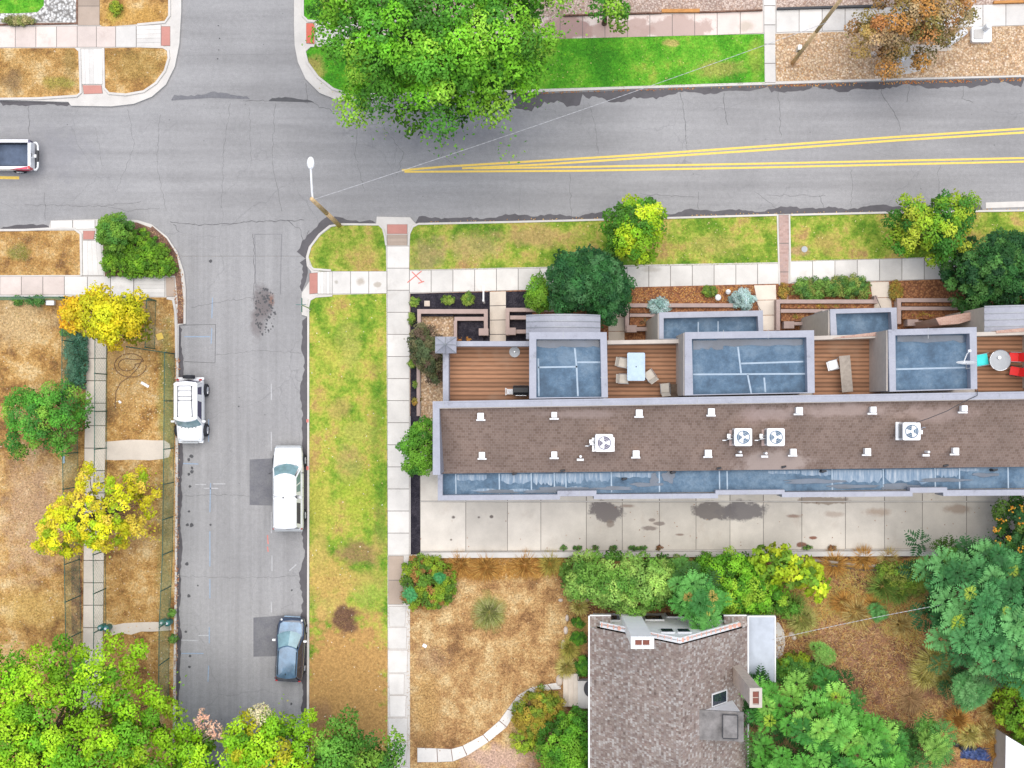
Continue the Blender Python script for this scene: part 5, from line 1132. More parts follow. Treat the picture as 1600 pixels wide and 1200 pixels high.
mb.path([P(903, 1054, 1.3), P(903, 1063, 1.3), P(922, 1063, 1.3)], .025, 6); [mb.tube(P(*q_, 1.3), P(*q_, .2), .02, .02, 6) for q_ in ((903, 1054), (903, 1063), (922, 1063))]; mb.build('porch_railing', M['dark'], house)
# pale canvas canopy lower right
mb = MB(); zc = 2.4; c = [P2(1573, 1150, zc), P2(1640, 1190, zc), P2(1640, 1260, zc), P2(1571, 1260, zc)]; mb.prism(c, zc - .08, zc, [2.2, 2.6, 2.6, 2.3]); cn = thing('shed', 'corner of a pale grey shed roof at the lower right edge', 'shed', (c[0][0], c[0][1], 0)); mb.build('roof', M['white_wall'], cn)
mb = MB(); mb.prism([(p[0] + .15, p[1] - .1) for p in c], .05, 2.1); mb.build('wall', M['beige'], cn)
t = thing('tarpaulin', 'blue and black tarpaulin heap in dry grass near the shed corner', 'tarpaulin', P(1525, 1170, .1)); mb = MB()
vs_ = []; NX_, NY_ = 22, 12
for j_ in range(NY_):
    for i_ in range(NX_):
        x, y = P2(1499 + i_ * 2.35 + random.uniform(-.6, .6), 1163 + j_ * 1.9 + i_ * .25 + random.uniform(-.5, .5)); e_ = min(i_, NX_ - 1 - i_, j_, NY_ - 1 - j_)
        vs_.append((x, y, .14 + min(e_, 3) * .09 + random.uniform(0, .16) * (e_ > 0)))
mb.add(vs_, [(j_ * NX_ + i_, (j_ + 1) * NX_ + i_, (j_ + 1) * NX_ + i_ + 1, j_ * NX_ + i_ + 1) for j_ in range(NY_ - 1) for i_ in range(NX_ - 1)])
mb.build('sheet', simple('blue tarpaulin', (.05, .08, .2), .5, .4, var=.85, scale=2.2), t, smooth=False)
mb = MB(); [mb.ball((*P2(1492 + k * 9, 1161 + (k % 2) * 5), .25), .22, .18, .2, 8, 5) for k in range(4)]; mb.build('sack', M['black'], t)

# ================================================================ VEHICLES
def ringpts(w, zt, zb):
    h = zt - zb
    half = [(0, zb), (w * .78, zb), (w * .95, zb + .06), (w * 1.0, zb + h * .38), (w * .995, zb + h * .62), (w * .965, zt - h * .16), (w * .88, zt - .03), (w * .6, zt + .012), (0, zt + .03)]
    return half + [(-y, z) for y, z in half[-2:0:-1]]
def body(stations, mat, t, name='body'):
    vs = []; fs = []; n = len(ringpts(1, 1, 0))
    for x, w, zt, zb in stations: vs += [(x, y, z) for y, z in ringpts(w, zt, zb)]
    for i in range(len(stations) - 1):
        for j in range(n): fs.append((i * n + j, i * n + (j + 1) % n, (i + 1) * n + (j + 1) % n, (i + 1) * n + j))
    fs.append(tuple(range(n))[::-1]); fs.append(tuple(range((len(stations) - 1) * n, len(stations) * n)))
    m = MB(); m.add(vs, fs); return m.build(name, mat, t, smooth=True, world=False)
def wheels(t, xs, yw, r, wd=.22, rim='rim'):
    for x in xs:
        for s in (-1, 1):
            m = MB(); y0 = s * (yw - wd); y1 = s * yw; n = 22
            prof = [(y0, r * .7), (y0, r * .94), (y0 + s * .03, r), (y1 - s * .03, r), (y1, r * .93), (y1 + s * .005, r * .64)]
            vs = [(x + rr * math.cos(2 * math.pi * i / n), yy, r + rr * math.sin(2 * math.pi * i / n)) for yy, rr in prof for i in range(n)]
            fs = [(k * n + i, k * n + (i + 1) % n, (k + 1) * n + (i + 1) % n, (k + 1) * n + i) for k in range(len(prof) - 1) for i in range(n)]
            m.add(vs, fs); wm = MB(); tyre = m.build('wheel', M['tyre'], t, smooth=True, world=False)
            wm.tube((x, s * (yw - .06), r), (x, s * (yw - .01), r), r * .63, r * .58, 18)
            for k in range(5): a = 2 * math.pi * k / 5; wm.box(x - .02, x + .02, min(s * (yw - .01), s * (yw + .01)), max(s * (yw - .01), s * (yw + .01)), r, r + r * .55) if False else wm.tube((x, s * (yw + .0), r), (x + r * .55 * math.cos(a), s * (yw - .0), r + r * .55 * math.sin(a)), .035, .03, 5)
            wm.build('rim', M[rim], tyre, world=False)
def outl(xf, xr_, w, bf, br): return [(xf - .12, w), (xf - .0, w * .86), (xf + bf * .7, w * .45), (xf + bf, 0), (xf + bf * .7, -w * .45), (xf, -w * .86), (xf - .12, -w), (xr_ + .1, -w), (xr_, -w * .86), (xr_ - br, 0), (xr_, w * .86), (xr_ + .1, w)]
def cabin(t, xfb, xrb, wb, xfr, xrr, wr, zb, zt, paint, roofmat, glass='windscreen', side='glass_tint', bf=.14, br=.06, bp=(), solid=(), rearglass=None):
    Bt = [(x, y, zb) for x, y in outl(xfb, xrb, wb, bf, br)]; T = [(x, y, zt) for x, y in outl(xfr, xrr, wr, bf * .8, br)]
    def side_pt(s, u, v):  # u along length 0 front..1 rear, v up
        b = Vector((xfb - .12, s * wb, zb)).lerp(Vector((xrb + .1, s * wb, zb)), u); tp = Vector((xfr - .12, s * wr, zt)).lerp(Vector((xrr + .1, s * wr, zt)), u); return b.lerp(tp, v)
    m = MB(); [m.add([Bt[i + 1], Bt[i], T[i], T[i + 1]], [(0, 1, 2, 3)]) for i in range(5)]; m.build('windscreen', M[glass], t, world=False, smooth=True)
    m = MB(); [m.add([Bt[i + 1], Bt[i], T[i], T[i + 1]], [(0, 1, 2, 3)]) for i in (7, 8, 9, 10)]; m.build('rear_window', M[rearglass or side], t, world=False, smooth=True)
    # corner posts
    m = MB()
    for i in (0, 6, 7, 11): a = Vector(Bt[i]); b = Vector(T[i]); m.tube(a, b, .05, .045, 6)
    for i in ((0, 1), (5, 6), (6, 7), (11, 0), (7, 8), (10, 11)): m.add([Bt[i[1]], Bt[i[0]], T[i[0]], T[i[1]]], [(0, 1, 2, 3)]) if i not in ((6, 7), (11, 0), (0, 1), (5, 6)) else None
    for s in (-1, 1):
        for u in bp:
            a = side_pt(s, u, 0); b = side_pt(s, u, 1); o = Vector((0, s * .008, 0)); dx_ = Vector((.045, 0, 0)); m.add([a - dx_ + o, a + dx_ + o, b + dx_ + o, b - dx_ + o], [(0, 1, 2, 3)])
        for u0, u1 in solid:
            o = Vector((0, s * .01, 0)); m.add([side_pt(s, u0, 0) + o, side_pt(s, u1, 0) + o, side_pt(s, u1, 1) + o, side_pt(s, u0, 1) + o], [(0, 1, 2, 3)])
        for v0, v1 in ((-.02, .1), (.88, 1.02)):
            o = Vector((0, s * .012, 0)); m.add([side_pt(s, 0, v0) + o, side_pt(s, 1, v0) + o, side_pt(s, 1, v1) + o, side_pt(s, 0, v1) + o], [(0, 1, 2, 3)])
    sides(m, 'pillar', M[paint], t, world=False)
    for s in (-1, 1):
        m = MB(); m.add([side_pt(s, 0, 0), side_pt(s, 1, 0), side_pt(s, 1, 1), side_pt(s, 0, 1)], [(0, 1, 2, 3)]); m.build('side_window', M[side], t, world=False)
    m = MB(); o0 = outl(xfr + .02, xrr - .03, wr + .03, bf * .8, br); n = len(o0); cx_ = (xfr + xrr) / 2
    L0 = [(x, y, zt - .02) for x, y in o0]; L1 = [(cx_ + (x - cx_) * .985, y * .96, zt + .04) for x, y in o0]; L2 = [(cx_ + (x - cx_) * .9, y * .8, zt + .065) for x, y in o0]; L3 = [(cx_ + (x - cx_) * .5, y * .4, zt + .08) for x, y in o0]
    m.add(L0 + L1 + L2 + L3, [(k * n + (i + 1) % n, k * n + i, (k + 1) * n + i, (k + 1) * n + (i + 1) % n) for k in range(3) for i in range(n)] + [tuple(range(3 * n, 4 * n))[::-1]]); rf_ = m.build('roof', M[roofmat], t, world=False, smooth=True)
    return rf_
def mirrors(t, x, w, z, mat):
    for s in (-1, 1): m = MB(); y0, y1 = sorted((s * (w + .02), s * (w + .22))); rbox(m, x - .06, x + .06, y0, y1, z - .07, z + .07, .03); m.build('mirror', M[mat], t, world=False)
def lamp(t, name, mat, x, y, z, a, b, c):
    m = MB(); m.ball((x, y, z), a, b, c, 10, 6); m.build(name, M[mat], t, world=False, smooth=True)
def plate_box(t, name, mat, x0, x1, y0, y1, z0, z1, r=.03): m = MB(); rbox(m, x0, x1, y0, y1, z0, z1, r); return m.build(name, M[mat], t, world=False)

# boxy white off-roader with roof rack and rear spare
t = thing('parked_car', 'boxy white off road car with black roof rack and spare wheel on its tail', 'car', (*P2(303, 640), 0), R(-90))
W = .84
body([(1.98, .66, .72, .42), (1.93, .74, .86, .38), (1.7, .8, .97, .34), (1.0, .83, 1.03, .32), (.75, .84, 1.05, .32), (-1.2, .84, 1.08, .34), (-1.75, .82, 1.08, .38), (-1.86, .76, 1.02, .42)], M['paint_car_white'], t)
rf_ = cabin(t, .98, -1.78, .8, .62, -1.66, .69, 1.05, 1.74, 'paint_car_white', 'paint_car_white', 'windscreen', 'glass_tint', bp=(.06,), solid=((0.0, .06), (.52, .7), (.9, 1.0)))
m = MB()
for y in (-.42, .42): m.path([(-1.45, y, 1.93), (-.55, y, 1.93), (.45, y * 1.08, 1.88)], .022, 6)
for x in (-1.45, -1.15, -.8, -.55): m.tube((x, -.42, 1.935), (x, .42, 1.935), .018, .018, 6)
for x in (-1.4, -.6, .4):
    for y in (-.43, .43): m.tube((x, y, 1.8), (x, y, 1.93), .03, .02, 6)
m.build('roof_rack', M['black'], t, world=False)
wheels(t, (1.27, -1.2), .98, .4, .26)
m = MB(); m.tube((-1.92, -.02, .98), (-2.12, -.02, .98), .37, .37, 22); sp = m.build('spare_wheel', M['tyre'], t, world=False); m = MB(); m.tube((-2.13, -.02, .98), (-2.15, -.02, .98), .28, .26, 18); m.build('spare_cover', M['grey_metal'], sp, world=False)
mirrors(t, .72, .84, 1.15, 'white_metal')
for s in (-1, 1): lamp(t, 'headlight', 'lens', 1.9, s * .6, .78, .08, .16, .1); lamp(t, 'tail_light', 'red_lens', -1.84, s * .7, .98, .06, .1, .16)
plate_box(t, 'bumper', 'white_metal', 1.88, 2.06, -.76, .76, .42, .64); plate_box(t, 'rear_bumper', 'white_metal', -2.0, -1.84, -.8, .8, .42, .64)
m = MB(); [m.box(1.12 - abs(k) * .01, 1.16 - abs(k) * .01, k * .11 - .03, k * .11 + .03, 1.06, 1.095) for k in range(-4, 5, 2)]; each(m, 'washer_nozzle', M['black'], t, world=False)
m = MB()
for s in (-1, 1): m.path([(1.9, s * .6, .9), (1.1, s * .66, 1.04)], .007, 4)
m.build('panel_gap', M['grey_metal'], t, world=False)
plate_box(t, 'grille', 'grey_metal', 2.0, 2.075, -.5, .5, .66, .8)

# white pickup with cap
t = thing('parked_truck', 'long white pickup truck with a white cap over its bed, parked at the kerb', 'pickup truck', (*P2(454.5, 763), 0), R(90))
body([(2.6, .7, .78, .45), (2.52, .82, .95, .4), (2.2, .88, 1.02, .36), (1.3, .93, 1.1, .34), (1.0, .94, 1.12, .34), (-2.3, .94, 1.12, .36), (-2.46, .92, 1.1, .4)], M['paint_car_white'], t)
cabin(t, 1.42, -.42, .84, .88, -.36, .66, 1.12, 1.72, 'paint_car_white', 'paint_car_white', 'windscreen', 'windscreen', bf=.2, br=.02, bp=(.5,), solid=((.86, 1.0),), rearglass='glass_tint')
cabin(t, -.5, -2.42, .84, -.41, -2.3, .67, 1.12, 1.7, 'paint_car_white', 'paint_car_white', 'glass_tint', 'glass_tint', bf=.02, br=.04, solid=((0, .12), (.88, 1.0)))
wheels(t, (1.75, -1.65), .985, .38, .25)
m = MB()
for s in (-1, 1): m.path([(1.05, s * .9, 1.15), (1.0, s * 1.12, 1.2)], .02, 6)
sides(m, 'mirror', M['black'], t, world=False)
for s in (-1, 1): lamp(t, 'headlight', 'lens', 2.5, s * .7, .82, .1, .14, .1); lamp(t, 'tail_light', 'red_lens', -2.42, s * .86, .95, .05, .07, .16)
plate_box(t, 'bumper', 'grey_metal', 2.52, 2.7, -.8, .8, .45, .68, .08); plate_box(t, 'rear_bumper', 'grey_metal', -2.62, -2.45, -.86, .86, .45, .66)
plate_box(t, 'cowl', 'grey_metal', 1.42, 1.56, -.6, .6, 1.1, 1.15, .04); m = MB(); m.prism(disc(-.45, .1, .05, 10), 1.75, 1.79); m.build('antenna', M['dark'], t, world=False)

m = MB()
for s in (-1, 1): m.path([(2.38, s * .68, 1.0), (1.6, s * .76, 1.115)], .008, 4)
m.path([(2.42, -.66, .985), (2.46, 0, .985), (2.42, .66, .985)], .008, 4); m.path([(-.385, -.6, 1.765), (-.385, .6, 1.765)], .012, 4); m.build('panel_gap', M['grey_metal'], t, world=False)
m = MB(); [m.box(xd - .012, xd + .012, *sorted((s * .925, s * .948)), .5, 1.1) for xd in (1.05, .1, -.45) for s in (-1, 1)]; sides(m, 'door_seam', M['grey_metal'], t, world=False)
# navy estate car
t = thing('parked_car', 'navy blue car with sky reflection painted on its roof, parked by the brown verge', 'car', (*P2(457, 1011), 0), R(87))
body([(1.98, .55, .62, .35), (1.9, .74, .72, .3), (1.6, .84, .82, .27), (.95, .88, .92, .26), (-1.3, .88, .98, .26), (-1.8, .84, .98, .3), (-1.94, .76, .9, .36)], M['paint_car_navy'], t)
m = MB(); L = [(1.72, .5, .815), (1.6, .66, .845), (1.0, .72, .93), (.86, .7, .95)]; vs = []; n = 7
for x, w, z in L: vs += [(x, w * (1 - 2 * i / (n - 1)), z + .035 * (1 - abs(1 - 2 * i / (n - 1)))) for i in range(n)]
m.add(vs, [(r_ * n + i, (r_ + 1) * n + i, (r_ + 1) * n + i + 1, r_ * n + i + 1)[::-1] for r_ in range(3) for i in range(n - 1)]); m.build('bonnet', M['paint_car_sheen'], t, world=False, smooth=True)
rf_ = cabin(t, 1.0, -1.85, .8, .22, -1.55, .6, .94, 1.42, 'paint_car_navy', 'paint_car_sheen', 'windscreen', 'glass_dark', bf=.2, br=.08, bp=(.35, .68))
m = MB()
for s in (-1, 1): m.path([(.05, s * .56, 1.52), (-1.4, s * .55, 1.5)], .02, 6)
each(m, 'roof_rail', M['black'], t, world=False); m = MB(); m.ball((-1.35, .05, 1.52), .06, .03, .05, 8, 5); m.build('antenna', M['black'], t, world=False)
wheels(t, (1.2, -1.2), .9, .33, .2); mirrors(t, .62, .84, 1.0, 'white_metal')
for s in (-1, 1): lamp(t, 'headlight', 'steel', 1.8, s * .62, .69, .12, .1, .06); lamp(t, 'tail_light', 'red_lens', -1.9, s * .7, .85, .05, .1, .1)
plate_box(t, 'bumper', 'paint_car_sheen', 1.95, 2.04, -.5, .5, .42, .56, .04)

# pickup on the main street
t = thing('driving_pickup', 'white pickup with open dark bed and red side stripe, leaving at the left edge', 'pickup truck', (*P2(-3, 247.5), 0), R(180))
body([(2.6, .7, .8, .45), (2.5, .82, .95, .4), (1.2, .9, 1.08, .34), (.3, .9, 1.1, .34), (-.28, .9, 1.1, .34), (-.3, .88, .62, .36), (-2.3, .86, .62, .4), (-2.44, .82, .6, .42)], M['paint_car_white'], t)
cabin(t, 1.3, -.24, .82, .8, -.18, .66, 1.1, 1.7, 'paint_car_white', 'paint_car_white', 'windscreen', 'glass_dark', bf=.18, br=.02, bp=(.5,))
m = MB(); m.box(-2.36, -.32, -.7, .7, .63, .7); m.build('bed_floor', simple('dark bed liner', (.09, .12, .18), .7, .3, var=.25, scale=2), t, world=False)
m = MB()
for s in (-1, 1): y0, y1 = sorted((s * .74, s * .91)); rbox(m, -2.42, -.3, y0, y1, .6, 1.14, .04)
each(m, 'bed_side', M['paint_car_white'], t, world=False)
m = MB(); [m.box(-2.3, -.35, *sorted((s * .7, s * .738)), .7, 1.12) for s in (-1, 1)]; each(m, 'bed_liner', M['dark'], t, world=False)
plate_box(t, 'tailgate', 'paint_car_white', -2.52, -2.36, -.78, .78, .5, 1.14, .04); m = MB(); m.box(-2.535, -2.52, -.1, .1, .9, .98); m.box(-2.46, -2.42, -.09, .09, 1.14, 1.15); m.build('tailgate_handle', M['dark'], t, world=False)
plate_box(t, 'bulkhead', 'dark', -.34, -.29, -.72, .72, .7, 1.2)
m = MB(); m.path([(-2.5, .82, .58), (-2.62, .86, .6), (-2.74, .7, .6), (-2.76, .35, .6)], .06, 7); m.path([(-2.5, -.82, .58), (-2.62, -.86, .6), (-2.74, -.7, .6), (-2.76, -.35, .6)], .06, 7); sides(m, 'bumper', M['white_metal'], t, world=False); plate_box(t, 'bumper_step', 'dark', -2.8, -2.66, -.36, .36, .54, .66)
m = MB(); m.box(-2.69, -2.53, -.1, .1, .66, .69); m.build('number_plate', M['white_metal'], t, world=False)
for s in (-1, 1):
    m = MB(); y0, y1 = sorted((s * .7, s * .9)); rbox(m, -2.5, -2.38, y0, y1, .75, 1.155, .03); m.build('tail_light', M['red_lens'] if s > 0 else M['glass_tint'], t, world=False)
m = MB(); z_ = 1.1; y_ = .915
m.add([(-2.38, y_, .62), (-1.9, y_, .62), (-1.15, y_ + .003, 1.02), (-1.5, y_ + .003, 1.1), (-2.38, y_, 1.12)], [(0, 1, 2, 3, 4)][::-1]); m.add([(-2.36, .75, 1.1425), (-2.36, .905, 1.1425), (-1.3, .905, 1.1425)], [(0, 1, 2)]); m.build('side_stripe', M['red_decal'], t, world=False)
wheels(t, (1.7, -1.55), .95, .38, .24)
# dark car mostly hidden below the street trees
t = thing('parked_car', 'dark blue grey car almost hidden under the street trees by the dry yard', 'car', (*P2(302, 1195), 0), R(-90))
body([(1.98, .55, .62, .35), (1.9, .74, .72, .3), (1.6, .84, .82, .27), (.95, .88, .92, .26), (-1.3, .88, .98, .26), (-1.8, .84, .98, .3), (-1.94, .76, .9, .36)], M['paint_car_navy'], t)
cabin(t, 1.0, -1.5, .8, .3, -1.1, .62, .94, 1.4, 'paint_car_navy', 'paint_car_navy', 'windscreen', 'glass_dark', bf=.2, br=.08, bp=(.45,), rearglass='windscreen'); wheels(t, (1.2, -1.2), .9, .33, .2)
for s in (-1, 1): lamp(t, 'tail_light', 'red_lens', -1.9, s * .68, .9, .08, .14, .1)

# ================================================================ STREET FURNITURE
def utility_pole(label, bx, by, tx, ty, zt, r):
    a = P(bx, by, .1); t = thing('utility_pole', label, 'utility pole', a); b = P(tx, ty, zt); mb = MB()
    mid = Vector(a).lerp(Vector(b), .5); mb.tube(a, mid, r, r * .88, 14); mb.tube(mid, b, r * .88, r * .74, 14); mb.build('pole', M['wood_pole'], t, smooth=True); return t, Vector(b)
t, top = utility_pole('wooden utility pole with a white street lamp arm at the corner verge', 530, 352, 487, 311, 9.3, .15)
mb = MB(); lp = Vector(P(485.5, 262, 9.6)); mb.path([top - Vector((0, 0, .35)), top + Vector((0, .5, -.05)), lp], .06, 8); mb.build('lamp_arm', M['white_metal'], t)
mb = MB(); mb.ball((lp.x, lp.y + .25, lp.z), .21, .36, .13, 14, 8); mb.build('lamp_head', M['white_metal'], t, smooth=True); mb = MB(); mb.box(lp.x - .05, lp.x + .05, lp.y - .02, lp.y + .12, lp.z + .1, lp.z + .17); mb.build('photocell', M['steel'], t)
mb = MB(); mb.box(top.x - .07, top.x + .07, top.y - .1, top.y + .1, top.z - .5, top.z - .3); mb.build('bracket', M['grey_metal'], t)
t, top2 = utility_pole('tall tan wooden utility pole standing in the gravel verge at the upper right', 1238, 99, 1322, -12, 12.2, .125)
x, y, z = P(1253, 76, 2.2); mb = MB(); rbox(mb, x - .3, x - .08, y - .14, y + .14, 1.9, 2.5, .04); mb.build('meter', M['steel'], t)
mb = MB(); A_ = Vector(P(489, 312, 9.0)); B_ = Vector(P(1292, 35, 7.9)); N_ = 90; prev = None
pa = []
for i in range(N_ + 1): u = i / N_; p = A_.lerp(B_, u); p.z -= 1.1 * 4 * u * (1 - u) * .6; pa.append(p)
mb.path(pa, .01, 5)
for i in range(0, N_): mb.tube(pa[i].lerp(pa[i + 1], .2), pa[i].lerp(pa[i + 1], .7), .017, .017, 5)
tag(mb.build('overhead_cable', M['cable']), 'pale twisted cable strung from the lamp pole across the main street to the tan pole', 'cable')
mb = MB(); A_ = Vector(P(1205, 1000, 3.3)); B_ = Vector(P(1476, 944, 5.5)); pa = []
for i in range(41): u = i / 40; p = A_.lerp(B_, u); p.z -= 1.0 * u * (1 - u); pa.append(p)
mb.path(pa, .01, 5); [mb.tube(pa[i].lerp(pa[i + 1], .2), pa[i].lerp(pa[i + 1], .75), .02, .02, 5) for i in range(40)]
tag(mb.build('overhead_cable', M['cable']), 'pale twisted cable running from the porch roof of the house to the sumac trees', 'cable')
# street name sign
t = thing('street_sign', 'green street name sign on a thin post at the kerb corner', 'street sign', P(486, 483, .1)); mb = MB(); a = P(486, 483, .1); b = (a[0], a[1], 3.1); mb.tube(a, b, .035, .035, 8); mb.build('post', M['steel'], t)
mb = MB(); mb.box(b[0] - .012, b[0] + .012, b[1] - .42, b[1] + .42, 2.85, 3.07); mb.build('sign_blade', M['teal'], t); mb = MB(); mb.box(b[0] - .3, b[0] + .3, b[1] - .012, b[1] + .012, 3.1, 3.3); mb.build('sign_blade', M['teal'], t)
# fences
def fence(label, pts, h, step=2.4, dens=.2, wr=.0065):
    W_ = [Vector((*P2(*p), .12)) for p in pts]; t = thing('chain_link_fence', label, 'fence', W_[0]); rail = MB(); net = MB()
    for a, b in zip(W_[:-1], W_[1:]):
        L = (b - a).length; d = (b - a) / L; n = max(1, round(L / step))
        for i in range(n + 1):
            if i == 0 and a != W_[0]: continue
            p = a + d * (L * i / n); m = MB(); m.tube(p, p + Vector((0, 0, h)), .035, .035, 7); m.ball((p.x, p.y, p.z + h), .05, .05, .04, 7, 4); m.build('post', M['fence_green'], t)
        rail.tube(a + Vector((0, 0, h)), b + Vector((0, 0, h)), .024, .024, 6); rail.tube(a + Vector((0, 0, .06)), b + Vector((0, 0, .06)), .012, .012, 5)
        k = int((L + h) / dens)
        for s in (1, -1):
            for i in range(k + 1):
                u0 = i * dens - (h if s > 0 else 0); u1 = u0 + h; z0, z1 = (0, h) if s > 0 else (h, 0)
                c0, c1 = max(u0, 0), min(u1, L)
                if c1 - c0 < .02: continue
                za = z0 + (z1 - z0) * (c0 - u0) / h; zb_ = z0 + (z1 - z0) * (c1 - u0) / h
                p0 = a + d * c0 + Vector((0, 0, za)); p1 = a + d * c1 + Vector((0, 0, zb_)); net.tube(p0, p1, wr, wr, 3, False)
    rail.build('rail', M['fence_green'], t); net.build('mesh_panel', M['fence_grey'], t); return t
fence('green chain link fence on the yard side of the blue green creeper strip', [(123, 470), (122, 600), (124, 760), (127, 930), (130, 1100)], 2.35)
fence('green chain link fence standing along the pale garden path slabs', [(169, 470), (168, 700), (166, 860), (167, 978), (165, 1060)], 2.0, 2.4, .26, .0045)
fence('green chain link fence beside the kerb of the side street', [(274, 553), (273, 700), (271, 860), (266, 970), (265, 1085)], 2.0)
fence('short green chain link fence crossing the dry yard under the orange tree', [(213, 544), (274, 553)], 1.6)
fence('green chain link fence parallel to the sidewalk at the top of the dry yard', [(-60, 469), (60, 469), (169, 469), (245, 470)], 2.0)
fence('short green chain link fence right of the orange yellow tree', [(245, 471), (243, 545)], 1.8)
for px, py, lab in ((168, 978, 'pair of dark teal drums with pale caps at a fence post by the garden path'), (263, 970, 'pair of dark teal drums with pale caps at a fence post beside the kerb')):
    t = thing('teal_drums', lab, 'drums', P(px, py, .12))
    for dx_, dy_ in ((-.2, .0), (.14, -.03)):
        X, Y, _ = P(px, py, .12); m = MB(); m.tube((X + dx_, Y + dy_, .13), (X + dx_, Y + dy_, .75), .19, .2, 14); m.ball((X + dx_, Y + dy_, .75), .2, .2, .1, 14, 4, True); d_ = m.build('drum', M['teal'], t, smooth=False)
        m = MB(); m.prism(disc(X + dx_, Y + dy_, .075, 12), .84, .88); m.build('cap', M['lens'], d_)
# yard hose, litter
mb = MB(); pts = []
for i in range(70): a = i / 69 * 11.5; r_ = (20 + 5 * math.sin(a * .6)) if i < 36 else 12; pts.append(P(206 + r_ * 1.1 * math.cos(a) + (8 if i > 36 else 0) * -1, 570 + r_ * .8 * math.sin(a), .17 + .02 * (i % 2)))
pts += [P(222, 562, .2), P(215, 575, .2), P(203, 588, .18), P(188, 598, .18), P(181, 612, .18), P(180, 640, .17)]; mb.path(pts, .022, 5); tag(mb.build('garden_hose', M['hose']), 'brown garden hose coiled on the dry grass between the fences', 'hose')
for nme, lab, cat_, x, y, a, b, rz_, mt in (('plank', 'white board lying on dry grass near the coiled hose', 'board', 228, 601, .55, .16, -30, 'white_metal'), ('paper_scrap', 'small pale scrap below the white board', 'litter', 189, 628, .2, .12, -40, 'white_metal'), ('paper_scrap', 'white scrap lying on the lower brown lawn', 'litter', 664, 1008, .26, .2, -30, 'white_metal'), ('storage_tub', 'pale blue tub lid at the foot of the left fence', 'tub', 101, 718, .16, .45, 0, 'glass_table'),
        ('bucket', 'white bag lying against the sidewalk fence', 'bag', 82, 474, .5, .28, 0, 'white_metal'), ('leaf_bag', 'yellow leaf pile on dry grass right of the orange yellow tree', 'leaf pile', 251, 526, .4, .4, 20, 'paint_yellow')):
    X, Y = P2(x, y); mb = MB(); rbox(mb, -a / 2, a / 2, -b / 2, b / 2, 0, .05 if cat_ != 'bag' else .25, .03); o = mb.build(nme, M[mt]); o.location = (X, Y, .15); o.rotation_euler = (0, 0, R(rz_)); tag(o, lab, cat_)
# white bench by the upper right sidewalk
t = thing('low_bench', 'white low bench with a rounded back in the gravel verge at the upper right', 'bench', P(1531, 56, .12)); X, Y, _ = P(1531, 56, .12); m = MB(); rbox(m, X - .62, X + .62, Y - .48, Y + .48, .12, .42, .12); m.build('base', M['white_metal'], t)
m = MB(); rbox(m, X - .5, X + .1, Y - .3, Y + .3, .421, .47, .06); m.build('seat_slats', M['pavement'], t); m = MB(); m.tube((X + .2, Y + .35, .12), (X + .2, Y + .35, 1.0), .2, .19, 14); m.ball((X + .2, Y + .35, 1.0), .19, .19, .08, 12, 4, True); m.build('back_post', M['white_metal'], t)
mb = MB(); mb.path([P(1480, 68, .3), P(1496, 58, .3), P(1508, 48, .3)], .24, 9); tag(mb.build('white_pipe', M['white_metal']), 'thick white object lying half under the rust coloured tree', 'pipe')
for x, y, lab in ((1407, 95, 'rounded white boulder under the lower tip of the rust coloured tree'), (1424, 84, 'second white boulder right of the first under the rust coloured tree'), (1363, 86, 'grey boulder in the gravel left under the rust coloured tree')):
    mb = MB(); mb.ball((*P2(x, y), .2), .22, .17, .16, 9, 6); tag(mb.build('boulder', M['white_metal'] if x > 1400 else M['stone'], smooth=True), lab, 'boulder')
for x, y, a, b, lab in ((1120, 466, .2, .3, 'upright pale stone ornament between the two blue dwarf spruces'), (1136, 457, .16, .16, 'small pale stone ornament left of the right dwarf spruce')):
    mb = MB(); X, Y = P2(x, y); mb.tube((X, Y, .12), (X, Y, .45), .12, .16, 9); mb.ball((X, Y, .48), a, b * .7, .12, 9, 6); tag(mb.build('garden_ornament', M['white_metal']), lab, 'ornament')

# ================================================================ PLANTING
LIME = [(.34, .66, .015), (.27, .58, .018), (.46, .76, .025), (.17, .44, .02), (.4, .7, .02)]
MAP_OLD = [(0.195, 0.459, 0.03), (0.26, 0.54, 0.048), (0.13, 0.365, 0.036), (0.364, 0.621, 0.072), (0.091, 0.284, 0.036)]
MAP = [(.18, .5, .025), (.25, .6, .035), (.13, .4, .03), (.36, .68, .06), (.09, .3, .03)]
EMER = [(0.035, 0.149, 0.033), (0.05, 0.196, 0.05), (0.025, 0.115, 0.033), (0.08, 0.23, 0.077)]
def tint_x(x0, x1, ca, cb, amt=.8):
    X0, X1 = P2(x0, 0, 3)[0], P2(x1, 0, 3)[0]
    def f(C, cc):
        k = np.clip((C[:, 0] - X0) / (X1 - X0), 0, 1)[:, None]; tgt = np.array(ca) * (1 - k) + np.array(cb) * k; a = amt * rng.uniform(.5, 1, (len(C), 1)); return cc * (1 - a) + tgt * a
    return f
tree('maple_tree', 'huge bright green maple spreading over the upper middle of the main street', 'tree',
     [(478, -90), (482, 0), (500, 35), (486, 70), (512, 85), (520, 105), (538, 122), (540, 150), (531, 160), (543, 192), (556, 180), (580, 188), (595, 196), (606, 176), (622, 195), (640, 178), (652, 208), (668, 200), (672, 222), (690, 232), (712, 228), (708, 200), (728, 180), (752, 182), (764, 196), (780, 206), (786, 234), (812, 236), (806, 218), (796, 205), (792, 172), (800, 150), (830, 145), (868, 140), (852, 118), (852, 98), (880, 94), (880, 66), (862, 48), (842, 44), (838, 30), (870, 26), (905, 30), (908, 5), (900, -90)],
     6, 14.5, .95, 330, .205, MAP, trunk_r=.35, inset=.45, trunk_px=(690, 108), gap=.05, under=.4, spacing=.8, stray=3500, fill=.8)
